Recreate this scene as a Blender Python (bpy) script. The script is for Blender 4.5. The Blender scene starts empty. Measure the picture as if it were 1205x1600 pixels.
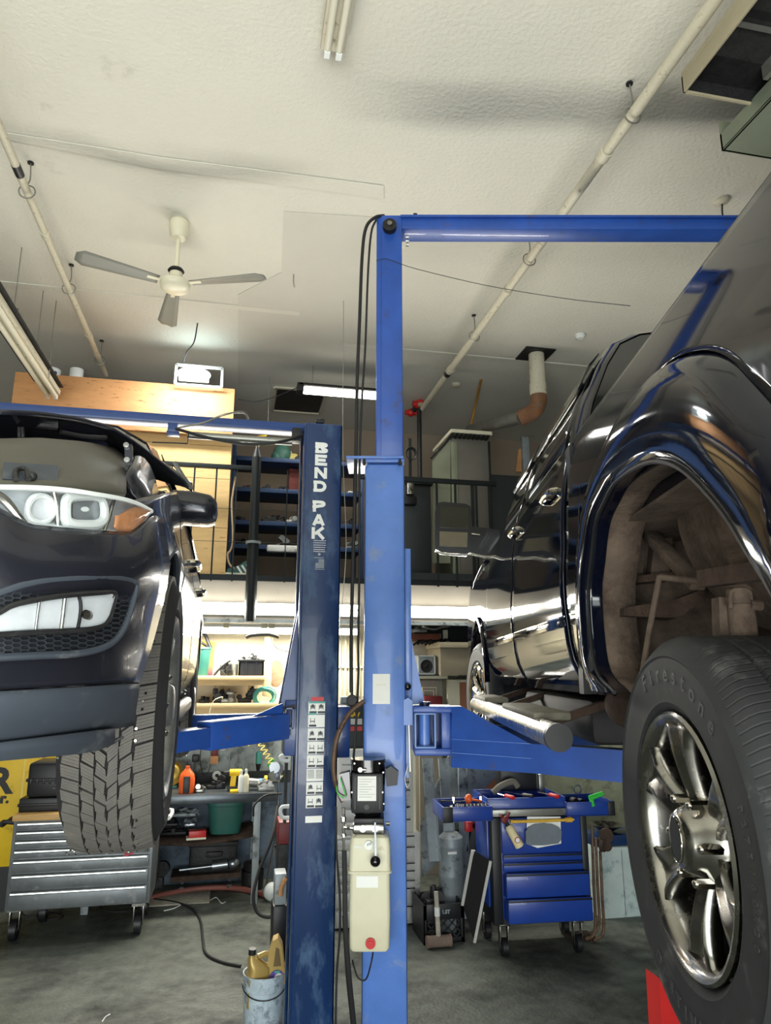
import bpy, bmesh, math, random
from mathutils import Vector, Matrix, Euler
random.seed(7)
R = math.radians
PI = math.pi
scene = bpy.context.scene
COL = scene.collection

# ------------------------------------------------------------------ camera
CAM_H = 2.0; FPX = 1100.0; PITCH = R(12.85); YAW = R(11.86)
cam_d = bpy.data.cameras.new('camera')
cam_d.sensor_fit = 'VERTICAL'; cam_d.sensor_height = 36.0
cam_d.lens = FPX / 1600.0 * 36.0
cam_d.clip_start = 0.05; cam_d.clip_end = 100
cam = bpy.data.objects.new('camera', cam_d); COL.objects.link(cam)
cam.location = (0, 0, CAM_H)
cam.rotation_euler = Euler((R(90) + PITCH, 0, -YAW), 'XYZ')
scene.camera = cam

# ------------------------------------------------------------------ world and light
scene.view_settings.view_transform = 'Standard'
scene.view_settings.look = 'None'
scene.view_settings.gamma = 1
scene.view_settings.use_curve_mapping = False
scene.view_settings.exposure = 0.5
world = bpy.data.worlds.new('daylight'); scene.world = world; world.use_nodes = True
wb = world.node_tree.nodes['Background']
wb.inputs[0].default_value = (0.80, 0.92, 1.0, 1); wb.inputs[1].default_value = 1.5

def area(name, loc, size, power, col=(1, 1, 1), rot=(0, 0, 0), spread=180):
    l = bpy.data.lights.new(name, 'AREA'); l.shape = 'RECTANGLE'
    l.size, l.size_y = size; l.energy = power; l.color = col; l.spread = R(spread)
    o = bpy.data.objects.new(name, l); COL.objects.link(o)
    o.location = loc; o.rotation_euler = rot
    return o
# daylight through the open garage door behind the camera, falling in and bounced up off the yard
area('door_daylight', (-1.2, -3.3, 1.9), (6.5, 3.2), 200, (0.93, 1.0, 0.96), (R(90), 0, 0))
area('yard_bounce', (-1.6, -2.8, 0.2), (8.5, 4.6) , 780, (1.0, 0.985, 0.94), (R(180 - 18), 0, 0))

# ------------------------------------------------------------------ projections: a pixel becomes a point at a real depth
def ray(u, v):
    dx = (u - 602.5) / FPX; dy = (v - 800) / FPX
    Rv = Vector((math.cos(YAW), -math.sin(YAW), 0)); Fv = Vector((math.sin(YAW), math.cos(YAW), 0))
    d = Rv * dx + Fv * (math.cos(PITCH) + dy * math.sin(PITCH))
    d.z = math.sin(PITCH) - dy * math.cos(PITCH)
    return d
EYE = Vector((0, 0, CAM_H))
def U(u, v, Y):
    d = ray(u, v); return EYE + d * (Y / d.y)
def UZ(u, v, Z):
    d = ray(u, v); return EYE + d * ((Z - CAM_H) / d.z)
class Frame:
    def __init__(s, yaw):
        a = R(yaw); s.yaw = -a
        s.ex = Vector((math.cos(a), -math.sin(a), 0)); s.ey = Vector((math.sin(a), math.cos(a), 0)); s.ez = Vector((0, 0, 1))
        s.M = Matrix((s.ex, s.ey, s.ez)).transposed().to_4x4()
    def w(s, x, y, z): return s.ex * x + s.ey * y + Vector((0, 0, z))
    def ux(s, u, v, X):
        d = ray(u, v); t = X / d.dot(s.ex); return (d.dot(s.ey) * t, CAM_H + d.z * t)      # (y, z) on the plane x = X
    def uy(s, u, v, Y):
        d = ray(u, v); t = Y / d.dot(s.ey); return (d.dot(s.ex) * t, CAM_H + d.z * t)      # (x, z) on the plane y = Y

# ------------------------------------------------------------------ materials
MATS = {}
def srgb(c):
    return tuple(((x / 255 / 12.92) if x / 255 <= 0.04045 else ((x / 255 + 0.055) / 1.055) ** 2.4) for x in c)
def mat(name, rgb, rough=0.5, metal=0.0, var=0.15, scale=6.0, bump=0.0, bscale=60.0, coat=0.0, dirt=None, dirt_amt=0.0,
        dirt_scale=4.0, trans=0.0, emit=None, estr=0.0, ior=1.45, stretch=(1, 1, 1), spec=0.5):
    if name in MATS: return MATS[name]
    m = bpy.data.materials.new(name); m.use_nodes = True; nt = m.node_tree; N = nt.nodes; L = nt.links
    b = N['Principled BSDF']
    c = srgb(rgb)
    b.inputs['Roughness'].default_value = rough; b.inputs['Metallic'].default_value = metal
    b.inputs['Coat Weight'].default_value = coat; b.inputs['Coat Roughness'].default_value = 0.04
    b.inputs['Transmission Weight'].default_value = trans; b.inputs['IOR'].default_value = ior
    b.inputs['Specular IOR Level'].default_value = spec
    tc = N.new('ShaderNodeTexCoord'); mp = N.new('ShaderNodeMapping'); mp.inputs['Scale'].default_value = stretch
    L.new(tc.outputs['Object'], mp.inputs['Vector'])
    last = None
    if var > 0:
        nz = N.new('ShaderNodeTexNoise'); nz.inputs['Scale'].default_value = scale; nz.inputs['Detail'].default_value = 6
        nz.inputs['Roughness'].default_value = 0.65
        L.new(mp.outputs[0], nz.inputs['Vector'])
        rp = N.new('ShaderNodeMapRange'); rp.inputs['From Min'].default_value = 0.3; rp.inputs['From Max'].default_value = 0.7
        L.new(nz.outputs['Fac'], rp.inputs['Value'])
        mx = N.new('ShaderNodeMix'); mx.data_type = 'RGBA'
        mx.inputs['A'].default_value = tuple(x * (1 - var) for x in c) + (1,)
        mx.inputs['B'].default_value = tuple(min(1, x * (1 + var * 0.7)) for x in c) + (1,)
        L.new(rp.outputs[0], mx.inputs['Factor']); last = mx.outputs['Result']
    if dirt is not None:
        n2 = N.new('ShaderNodeTexNoise'); n2.inputs['Scale'].default_value = dirt_scale; n2.inputs['Detail'].default_value = 9
        n2.inputs['Roughness'].default_value = 0.7
        L.new(mp.outputs[0], n2.inputs['Vector'])
        r2 = N.new('ShaderNodeMapRange'); r2.inputs['From Min'].default_value = 0.62 - dirt_amt * 0.3; r2.inputs['From Max'].default_value = 0.72 - dirt_amt * 0.1
        L.new(n2.outputs['Fac'], r2.inputs['Value'])
        m2 = N.new('ShaderNodeMix'); m2.data_type = 'RGBA'
        if last: L.new(last, m2.inputs['A'])
        else: m2.inputs['A'].default_value = c + (1,)
        m2.inputs['B'].default_value = srgb(dirt) + (1,)
        L.new(r2.outputs[0], m2.inputs['Factor']); last = m2.outputs['Result']
        rr = N.new('ShaderNodeMapRange'); rr.inputs['To Min'].default_value = rough; rr.inputs['To Max'].default_value = min(1, rough + 0.35)
        L.new(r2.outputs[0], rr.inputs['Value']); L.new(rr.outputs[0], b.inputs['Roughness'])
    if last: L.new(last, b.inputs['Base Color'])
    else: b.inputs['Base Color'].default_value = c + (1,)
    if bump > 0:
        n3 = N.new('ShaderNodeTexNoise'); n3.inputs['Scale'].default_value = bscale; n3.inputs['Detail'].default_value = 4
        L.new(mp.outputs[0], n3.inputs['Vector'])
        bp = N.new('ShaderNodeBump'); bp.inputs['Strength'].default_value = bump; bp.inputs['Distance'].default_value = 0.02
        L.new(n3.outputs['Fac'], bp.inputs['Height']); L.new(bp.outputs[0], b.inputs['Normal'])
    if emit is not None:
        b.inputs['Emission Color'].default_value = srgb(emit) + (1,); b.inputs['Emission Strength'].default_value = estr
    MATS[name] = m; return m

# ------------------------------------------------------------------ mesh builder
def catmull(pts, k=6, closed=False):
    P = [Vector(p) for p in pts]; n = len(P); out = []
    rng = range(n if closed else n - 1)
    for i in rng:
        p0 = P[(i - 1) % n] if (closed or i > 0) else P[0] * 2 - P[1]
        p1 = P[i]; p2 = P[(i + 1) % n]
        p3 = P[(i + 2) % n] if (closed or i + 2 < n) else P[n - 1] * 2 - P[n - 2]
        for j in range(k):
            t = j / k
            out.append(0.5 * ((2 * p1) + (p2 - p0) * t + (2 * p0 - 5 * p1 + 4 * p2 - p3) * t * t + (3 * p1 - p0 - 3 * p2 + p3) * t ** 3))
    if not closed: out.append(P[-1])
    return out
def resample(pts, n):
    P = [Vector(p) for p in pts]; d = [0]
    for a, b in zip(P, P[1:]): d.append(d[-1] + (b - a).length)
    out = []
    for i in range(n):
        t = d[-1] * i / (n - 1); j = 0
        while j < len(P) - 2 and d[j + 1] < t: j += 1
        s = (t - d[j]) / max(1e-9, d[j + 1] - d[j]); out.append(P[j].lerp(P[j + 1], min(1, max(0, s))))
    return out
ROOTM = {}
class MB:
    def __init__(s): s.bm = bmesh.new()
    def _face(s, vs):
        try: return s.bm.faces.new(vs)
        except ValueError: return None
    def boxM(s, M, size, bev=0.0):
        sx, sy, sz = [x / 2 for x in size]
        vs = [s.bm.verts.new(M @ Vector((x * sx, y * sy, z * sz))) for x in (-1, 1) for y in (-1, 1) for z in (-1, 1)]
        fs = [s._face([vs[i] for i in q]) for q in ((0, 1, 3, 2), (4, 6, 7, 5), (0, 4, 5, 1), (2, 3, 7, 6), (0, 2, 6, 4), (1, 5, 7, 3))]
        if bev > 0:
            es = list({e for f in fs for e in f.edges})
            bmesh.ops.bevel(s.bm, geom=es, offset=min(bev, min(size) * 0.45), segments=2, affect='EDGES', profile=0.5)
        return s
    def box(s, c, size, rz=0.0, bev=0.0, rx=0.0, ry=0.0):
        return s.boxM(Matrix.Translation(Vector(c)) @ Euler((rx, ry, rz)).to_matrix().to_4x4(), size, bev)
    def bb(s, a, b, bev=0.0, F=None):                     # box from corner to corner (in a frame F)
        a = Vector(a); b = Vector(b)
        M = Matrix.Translation((a + b) / 2)
        if F is not None: M = F.M @ M
        return s.boxM(M, tuple(max(1e-4, abs(b[i] - a[i])) for i in range(3)), bev)
    def bar(s, p0, p1, w, h, up=(0, 0, 1), bev=0.0):
        p0 = Vector(p0); p1 = Vector(p1); z = (p1 - p0).normalized(); u = Vector(up)
        x = u.cross(z)
        if x.length < 1e-4: x = Vector((1, 0, 0)).cross(z)
        x.normalize(); y = z.cross(x)
        M = Matrix.Translation((p0 + p1) / 2) @ Matrix((x, y, z)).transposed().to_4x4()
        return s.boxM(M, (w, h, (p1 - p0).length), bev)
    def ring(s, c, x, y, r, n): return [s.bm.verts.new(c + x * (math.cos(2 * PI * i / n) * r) + y * (math.sin(2 * PI * i / n) * r)) for i in range(n)]
    def bridge(s, A, B, closed=True):
        n = len(A)
        for i in range(n if closed else n - 1):
            s._face([A[i], A[(i + 1) % n], B[(i + 1) % n], B[i]])
    def cyl(s, p0, p1, r0, r1=None, n=20, cap=True):
        r1 = r0 if r1 is None else r1
        p0 = Vector(p0); p1 = Vector(p1); z = (p1 - p0).normalized()
        x = z.orthogonal().normalized(); y = z.cross(x)
        A = s.ring(p0, x, y, r0, n); B = s.ring(p1, x, y, r1, n); s.bridge(A, B)
        if cap: s._face(A[::-1]); s._face(B)
        return s
    def tube(s, pts, r, n=10, smooth=5, closed=False, cap=True):
        P = catmull(pts, smooth, closed) if smooth else [Vector(p) for p in pts]
        m = len(P); T = []
        for i in range(m):
            a = P[(i - 1) % m] if (closed or i > 0) else P[0]; b = P[(i + 1) % m] if (closed or i < m - 1) else P[-1]
            T.append((b - a).normalized())
        x = T[0].orthogonal().normalized(); rings = []
        for i in range(m):
            x = (x - T[i] * x.dot(T[i]))
            if x.length < 1e-6: x = T[i].orthogonal()
            x.normalize(); y = T[i].cross(x)
            rr = r(i / (m - 1)) if callable(r) else r
            rings.append(s.ring(P[i], x, y, rr, n))
        for A, B in zip(rings, rings[1:]): s.bridge(A, B)
        if closed: s.bridge(rings[-1], rings[0])
        elif cap: s._face(rings[0][::-1]); s._face(rings[-1])
        return s
    def prism(s, pts, vec):
        vec = Vector(vec); A = [s.bm.verts.new(Vector(p)) for p in pts]; B = [s.bm.verts.new(Vector(p) + vec) for p in pts]
        s.bridge(A, B); s._face(A[::-1]); s._face(B); return s
    def lathe(s, prof, M=None, n=32, cap0=True, cap1=True):    # profile of (radius, height) about local z
        M = M or Matrix(); rings = []
        for r, h in prof:
            rings.append([s.bm.verts.new(M @ Vector((math.cos(2 * PI * i / n) * r, math.sin(2 * PI * i / n) * r, h))) for i in range(n)])
        for A, B in zip(rings, rings[1:]): s.bridge(A, B)
        if cap0: s._face(rings[0][::-1])
        if cap1: s._face(rings[-1])
        return s
    def sph(s, c, r, n=16, m=10, M=None):
        r = (r, r, r) if not hasattr(r, '__len__') else r
        M = M or Matrix(); c = Vector(c); rows = []
        for j in range(1, m):
            a = PI * j / m
            rows.append([s.bm.verts.new(c + M @ Vector((r[0] * math.sin(a) * math.cos(2 * PI * i / n), r[1] * math.sin(a) * math.sin(2 * PI * i / n), r[2] * math.cos(a)))) for i in range(n)])
        for A, B in zip(rows, rows[1:]): s.bridge(A, B)
        t = s.bm.verts.new(c + M @ Vector((0, 0, r[2]))); b = s.bm.verts.new(c - M @ Vector((0, 0, r[2])))
        for i in range(n):
            s._face([rows[0][(i + 1) % n], rows[0][i], t]); s._face([rows[-1][i], rows[-1][(i + 1) % n], b])
        return s
    def grid(s, rows, closed=False):
        V = [[s.bm.verts.new(Vector(p)) for p in r] for r in rows]
        for A, B in zip(V, V[1:]): s.bridge(A, B, closed)
        return s
    def add(s, me, M):
        vs = [s.bm.verts.new(M @ v.co) for v in me.vertices]
        for p in me.polygons: s._face([vs[i] for i in p.vertices])
        return s
    def build(s, name, m, parent=None, solid=0.0, ang=35, weld=False, soff=-1.0):
        bmesh.ops.remove_doubles(s.bm, verts=s.bm.verts, dist=1e-5) if weld else None
        bmesh.ops.recalc_face_normals(s.bm, faces=s.bm.faces)
        me = bpy.data.meshes.new(name)
        o = bpy.data.objects.new(name, me); COL.objects.link(o)
        if parent is not None:
            Mp = ROOTM[parent.name]
            o.parent = parent; ROOTM[o.name] = Mp
            s.bm.transform(Mp.inverted())
        else:
            c = Vector((0, 0, 0))
            vs = s.bm.verts
            xs = [v.co.x for v in vs]; ys = [v.co.y for v in vs]; zs = [v.co.z for v in vs]
            c = Vector(((min(xs) + max(xs)) / 2, (min(ys) + max(ys)) / 2, min(zs)))
            s.bm.transform(Matrix.Translation(-c)); o.location = c; ROOTM[o.name] = Matrix.Translation(c)
        s.bm.to_mesh(me); s.bm.free()
        for p in me.polygons: p.use_smooth = True
        me.set_sharp_from_angle(angle=R(ang))
        me.materials.append(m)
        if solid:
            md = o.modifiers.new('thickness', 'SOLIDIFY'); md.thickness = solid; md.offset = soff
        return o
def tag(o, label, cat, group=None, kind=None):
    o['label'] = label; o['category'] = cat
    if group: o['group'] = group
    if kind: o['kind'] = kind
    return o
def thing(name, label, cat, loc=(0, 0, 0), group=None):
    o = bpy.data.objects.new(name, None); COL.objects.link(o); o.location = loc; o.empty_display_size = 0.05
    ROOTM[o.name] = Matrix.Translation(Vector(loc))
    return tag(o, label, cat, group)
def struct(o):
    o['kind'] = 'structure'; return o
def copy_tree(o, parent=None):
    kids = list(o.children)
    c = o.copy(); COL.objects.link(c)
    if parent is not None: c.parent = parent
    for k in kids: copy_tree(k, c)
    return c
def text_mesh(txt, size=1.0, ext=0.0, bold=0.0, align='CENTER'):
    cu = bpy.data.curves.new('t', 'FONT'); cu.body = txt; cu.size = size; cu.extrude = ext; cu.offset = bold
    cu.align_x = align; cu.align_y = 'CENTER'; cu.resolution_u = 3
    o = bpy.data.objects.new('t', cu); COL.objects.link(o)
    bpy.context.view_layer.update()
    me = bpy.data.meshes.new_from_object(o.evaluated_get(bpy.context.evaluated_depsgraph_get()))
    bpy.data.objects.remove(o); return me
def pbox(mb, u0, u1, v0, v1, Y, dy, bev=0.0):             # axis-aligned box whose front face, at depth Y, spans these pixels
    um = (u0 + u1) / 2; vm = (v0 + v1) / 2
    x0 = U(u0, vm, Y).x; x1 = U(u1, vm, Y).x; z1 = U(um, v0, Y).z; z0 = U(um, v1, Y).z
    mb.bb((x0, Y, z0), (x1, Y + dy, z1), bev); return (x0, x1, z0, z1)
# ------------------------------------------------------------------ palette
M_CEIL = mat('painted_ceiling', (212, 209, 195), 0.85, var=0.06, scale=0.6, bump=0.35, bscale=38, dirt=(168, 162, 145), dirt_amt=0.02, dirt_scale=0.5)
M_WALLUP = mat('upper_wall_paint', (150, 134, 116), 0.85, var=0.08, scale=1.2, bump=0.15, bscale=30)
M_WALLDN = mat('lower_wall_paint', (214, 205, 180), 0.75, var=0.06, scale=2, dirt=(160, 150, 128), dirt_amt=0.2, dirt_scale=3)
M_WALLPEG = mat('grimy_splash_panel', (150, 160, 158), 0.5, var=0.2, scale=4, dirt=(70, 75, 72), dirt_amt=0.45, dirt_scale=6)
M_FLOOR = mat('oily_concrete', (92, 97, 88), 0.5, var=0.3, scale=9, bump=0.3, bscale=40, dirt=(46, 48, 45), dirt_amt=0.6, dirt_scale=2.2)
M_FASCIA = mat('white_board', (214, 205, 190), 0.7, var=0.06, scale=3, dirt=(150, 140, 125), dirt_amt=0.1)
M_DARKWALL = mat('dark_side_wall', (120, 118, 108), 0.8, var=0.1)
M_NAVY = mat('navy_lift_paint', (18, 46, 88), 0.32, var=0.22, scale=5, coat=0.25, dirt=(60, 88, 120), dirt_amt=0.35, dirt_scale=9, bump=0.03, bscale=40, stretch=(1, 1, 0.4))
M_NAVY2 = mat('blue_beam_paint', (34, 62, 118), 0.35, var=0.15, coat=0.2)
M_BLUE = mat('bright_blue_lift_paint', (84, 122, 194), 0.36, var=0.14, scale=4, coat=0.2, dirt=(120, 135, 165), dirt_amt=0.16, dirt_scale=6, bump=0.03, bscale=30)
M_BLUE2 = mat('royal_blue_steel', (36, 76, 156), 0.38, var=0.18, scale=6, coat=0.15, dirt=(70, 60, 58), dirt_amt=0.12, dirt_scale=7)
M_CARTBLUE = mat('tool_cart_blue', (26, 60, 142), 0.35, var=0.12, coat=0.2)
M_BLACK = mat('black_plastic', (24, 25, 27), 0.45, var=0.15)
M_BLKG = mat('black_gloss', (14, 14, 15), 0.2, var=0.1, coat=0.4)
M_RUBBER = mat('black_rubber_hose', (30, 30, 30), 0.6, var=0.15)
M_TIRE = mat('tyre_rubber', (84, 81, 76), 0.75, var=0.2, scale=12, bump=0.15, bscale=180, dirt=(98, 94, 86), dirt_amt=0.3, dirt_scale=9)
M_TIRE2 = mat('truck_tyre_rubber', (42, 43, 44), 0.62, var=0.2, scale=14, dirt=(84, 84, 82), dirt_amt=0.25, dirt_scale=11, bump=0.05, bscale=150)
M_CHROME = mat('chrome', (205, 200, 190), 0.07, 1.0, var=0.05)
M_CHROMED = mat('dusty_chrome', (158, 156, 150), 0.22, 1.0, var=0.15, dirt=(120, 112, 98), dirt_amt=0.25, dirt_scale=12)
M_STEEL = mat('brushed_steel', (150, 155, 160), 0.3, 0.9, var=0.15, scale=5, stretch=(1, 1, 8))
M_GALV = mat('galvanised_steel', (150, 150, 142), 0.4, 0.75, var=0.2, scale=8)
M_SUV = mat('graphite_car_paint', (34, 35, 42), 0.25, 0.15, var=0.05, coat=0.4, scale=3)
M_SUVSIDE = M_SUV
M_TRUCK = mat('midnight_blue_car_paint', (9, 12, 24), 0.06, 0.0, var=0.05, coat=0.0, spec=0.5)
M_PLAST = mat('grey_bumper_plastic', (58, 64, 72), 0.55, var=0.12, dirt=(95, 98, 98), dirt_amt=0.2, dirt_scale=14)
M_GLASS = mat('dark_car_glass', (14, 18, 18), 0.05, 0.0, var=0, coat=0.6)
M_LENS = mat('clear_lens', (245, 248, 250), 0.02, 0.0, var=0, trans=1.0, ior=1.2)
M_REFL = mat('lamp_reflector', (236, 239, 240), 0.25, 0.3, var=0.1, scale=30)
M_WHITEP = mat('white_plastic', (225, 228, 224), 0.4, var=0.05)
M_AMBER = mat('amber_reflector', (216, 148, 100), 0.25, var=0.2, scale=40)
M_RUST = mat('rusty_steel', (70, 54, 44), 0.85, 0.1, var=0.4, scale=14, dirt=(48, 36, 30), dirt_amt=0.5, dirt_scale=8, bump=0.4, bscale=60)
M_RUSTL = mat('dusty_underbody', (92, 78, 66), 0.85, 0.0, var=0.35, scale=10, dirt=(58, 46, 38), dirt_amt=0.5, dirt_scale=7, bump=0.25, bscale=50)
M_UNDER = mat('underbody_black', (26, 26, 26), 0.7, var=0.3, scale=9)
M_WOOD = mat('pine_plywood', (222, 184, 122), 0.6, var=0.16, scale=3.5, dirt=(150, 96, 52), dirt_amt=0.1, dirt_scale=7, stretch=(1, 1, 5))
M_WOODO = mat('orange_plywood', (196, 142, 92), 0.6, var=0.14, scale=3, dirt=(96, 56, 32), dirt_amt=0.12, dirt_scale=9, stretch=(1, 1, 4))
M_SHELFW = mat('shelf_pine', (214, 188, 140), 0.65, var=0.12, scale=6, stretch=(1, 4, 4))
M_BUTCHER = mat('butcher_block', (200, 160, 100), 0.5, var=0.15, stretch=(1, 8, 8))
M_RAIL = mat('dark_rail_steel', (28, 34, 34), 0.5, 0.3, var=0.15)
M_RACK = mat('blue_rack_steel', (34, 56, 88), 0.5, 0.2, var=0.15)
M_IRON = mat('dark_cast_iron', (46, 46, 46), 0.55, 0.5, var=0.35, scale=18, bump=0.2, bscale=60)
M_ALU = mat('cast_aluminium', (150, 150, 146), 0.4, 0.7, var=0.3, scale=18)
M_GREYM = mat('grey_painted_steel', (146, 154, 156), 0.5, 0.2, var=0.15, dirt=(62, 66, 68), dirt_amt=0.3, dirt_scale=8)
M_CABG = mat('light_grey_cabinet', (204, 203, 196), 0.4, 0.2, var=0.08, dirt=(115, 112, 104), dirt_amt=0.15, dirt_scale=9)
M_SAGE = mat('sage_green_panel', (138, 142, 118), 0.55, var=0.08)
M_HEAT = mat('heater_sheet_metal', (165, 156, 130), 0.5, 0.25, var=0.12, scale=3)
M_HEATG = mat('heater_green_grey', (118, 126, 108), 0.5, 0.25, var=0.08)
M_PIPE = mat('cream_painted_pipe', (196, 190, 168), 0.5, var=0.1, scale=20, dirt=(130, 122, 104), dirt_amt=0.2, dirt_scale=20)
M_CREAM = mat('cream_plastic', (214, 208, 182), 0.4, var=0.06)
M_RES = mat('yellowed_reservoir_plastic', (205, 200, 172), 0.4, var=0.07, scale=5, dirt=(150, 142, 112), dirt_amt=0.12, dirt_scale=5)
M_RED = mat('red_plastic', (186, 36, 34), 0.4, var=0.1)
M_DKRED = mat('dark_red_paint', (112, 30, 32), 0.5, var=0.1)
M_YEL = mat('safety_yellow', (224, 186, 22), 0.5, var=0.08, dirt=(150, 120, 30), dirt_amt=0.15, dirt_scale=5)
M_ORANGE = mat('orange_plastic', (226, 96, 40), 0.4, var=0.1)
M_TEAL = mat('teal_plastic', (38, 92, 82), 0.45, var=0.15)
M_TEALL = mat('turquoise_plastic', (70, 150, 140), 0.4, var=0.12)
M_GREEN = mat('lime_plastic', (60, 190, 70), 0.4, var=0.08)
M_GOLD = mat('gold_plastic', (176, 148, 84), 0.35, 0.25, var=0.08)
M_PAPER = mat('paper_label', (232, 232, 226), 0.7, var=0.05)
M_INK = mat('ink_grey', (70, 74, 78), 0.7, var=0)
M_WHITE = mat('white_lettering', (226, 226, 220), 0.5, var=0.04)
M_HOSERED = mat('faded_red_hose', (140, 84, 74), 0.6, var=0.15)
M_BRASS = mat('brass', (168, 140, 66), 0.3, 0.8, var=0.2)
M_BUCKET = mat('paint_splashed_bucket', (176, 190, 198), 0.5, var=0.2, scale=12, dirt=(86, 92, 96), dirt_amt=0.45, dirt_scale=14)
M_TUBE = mat('lit_tube', (255, 255, 255), 0.5, var=0, emit=(255, 250, 236), estr=6)
M_TUBEOFF = mat('unlit_tube', (214, 210, 190), 0.3, var=0.03)
M_LED = mat('lit_led', (255, 255, 255), 0.5, var=0, emit=(225, 250, 255), estr=16)
M_BROWNHOSE = mat('oily_brown_hose', (92, 68, 46), 0.5, var=0.3, scale=30, dirt=(30, 26, 24), dirt_amt=0.4, dirt_scale=20)
M_PURP = mat('purple_plastic', (92, 66, 150), 0.45, var=0.1)
M_BAG = mat('green_bag', (70, 112, 98), 0.5, var=0.3, scale=20)
M_DARKB = mat('charcoal_cabinet', (40, 46, 46), 0.5, var=0.12)
# ================================================================== the room
CZ = 5.3; YB = 9.2; YW = 7.75; XL = -4.6; XR = 6.2; YF = -3.6
struct(MB().bb((XL, YF - 2, -0.1), (XR, YB, 0)).build('floor', M_FLOOR))
struct(MB().bb((XL, YF, CZ), (XR, YB, CZ + 0.12)).build('ceiling', M_CEIL))
struct(MB().bb((XL, YB, 2.7), (XR, YB + 0.12, CZ)).build('wall_back_upper', M_WALLUP))
struct(MB().bb((XL, YW, 0), (XR, YW + 0.12, 2.7)).build('wall_back_lower', M_WALLDN))
struct(MB().bb((XL - 0.12, YF, 0), (XL, YB, CZ)).build('wall_left', M_DARKWALL))
struct(MB().bb((XR, YF, 0), (XR + 0.12, YB, CZ)).build('wall_right', M_DARKWALL))
struct(MB().bb((XL, YF - 0.12, 3.9), (XR, YF, CZ)).bb((3.4, YF - 0.12, 0), (XR, YF, 3.9)).build('wall_front', M_DARKWALL))
# smooth patched strips of plaster and seams on the ceiling
c = MB()
for poly in ([(0, 215), (240, 262), (600, 310), (600, 290), (250, 245), (0, 205)],):
    pts = [UZ(u, v, CZ - 0.002) for u, v in poly]
    c.prism(pts, (0, 0, -0.006))
struct(c.build('trim_1', M_CEIL))
c = MB().bb((-4.4, 6.05, CZ - 0.008), (0.45, 6.12, CZ)).bb((0.95, 6.6, CZ - 0.01), (6, 6.66, CZ))
struct(c.build('trim_2', M_CEIL))
# smooth plaster patches without stipple
M_PATCH = mat('smooth_plaster_patch', (200, 197, 184), 0.8, var=0.05, scale=1)
c = MB()
c.prism([UZ(u, v, CZ - 0.001) for u, v in ((443, 330), (600, 340), (590, 600), (372, 600), (372, 460), (440, 425))], (0, 0, -0.004))
struct(c.build('trim_3', M_PATCH))
M_LEVEL = M_WALLUP
# mezzanine slab and its white fascia
struct(MB().bb((XL, 7.08, 2.72), (XR, YB, 2.86)).build('floor_mezzanine', M_DARKB))
struct(MB().bb((XL, 7.0, 2.50), (3.6, 7.05, 2.88)).build('trim_4', M_FASCIA))
struct(MB().bb((XL, 6.97, 2.875), (3.6, 7.09, 2.93)).build('trim_5', M_RAIL))
struct(MB().bb((XL, 6.98, 2.47), (3.6, 7.06, 2.505)).build('trim_6', M_GREYM))
# grimy splash panel and dark band behind the work bench
struct(MB().bb((-1.6, 7.72, 1.02), (4.2, 7.75, 1.50)).build('trim_7', M_WALLPEG))
struct(MB().bb((-1.6, 7.715, 0.90), (1.2, 7.75, 1.02)).build('trim_8', M_DARKB))
struct(MB().bb((-1.6, 7.715, 0.0), (1.2, 7.75, 0.90)).build('trim_9', mat('blue_grey_wall_paint', (92, 108, 124), 0.6, var=0.2, dirt=(50, 55, 60), dirt_amt=0.4)))
# ================================================================== left two-post lift (navy)
YP = 4.1
pTL = U(478, 661, YP); pTR = U(534, 662, YP); pBL = U(447, 1594, YP)
lx0 = pTL.x - 0.003; lx1 = pTR.x + 0.004; lz = pTL.z
lift1 = thing('two_post_lift', 'navy blue two-post car lift with white vertical lettering, holding the dark grey car', 'car lift', ((lx0 + lx1) / 2, YP + 0.15, 0))
m = MB()
m.bb((lx0, YP, 0), (lx1, YP + 0.012, lz), 0.004)
m.bb((lx1 - 0.012, YP, 0), (lx1, YP + 0.30, lz), 0.004)
m.bb((lx0, YP + 0.288, 0), (lx1, YP + 0.30, lz), 0.004)
m.bb((lx0 - 0.006, YP - 0.002, 0), (lx0 + 0.010, YP + 0.05, lz - 0.01), 0.004)
m.bb((lx0 - 0.006, YP + 0.25, 0), (lx0 + 0.010, YP + 0.302, lz - 0.01), 0.004)
m.build('column', M_NAVY, lift1)
MB().bb((lx0 + 0.002, YP + 0.005, lz - 0.006), (lx1 - 0.004, YP + 0.29, lz + 0.004)).build('top_cap', M_NAVY2, lift1)
MB().bb((lx0 - 0.2, YP - 0.08, 0), (lx1 + 0.06, YP + 0.4, 0.02), 0.004).build('base_plate', M_NAVY2, lift1)
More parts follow.
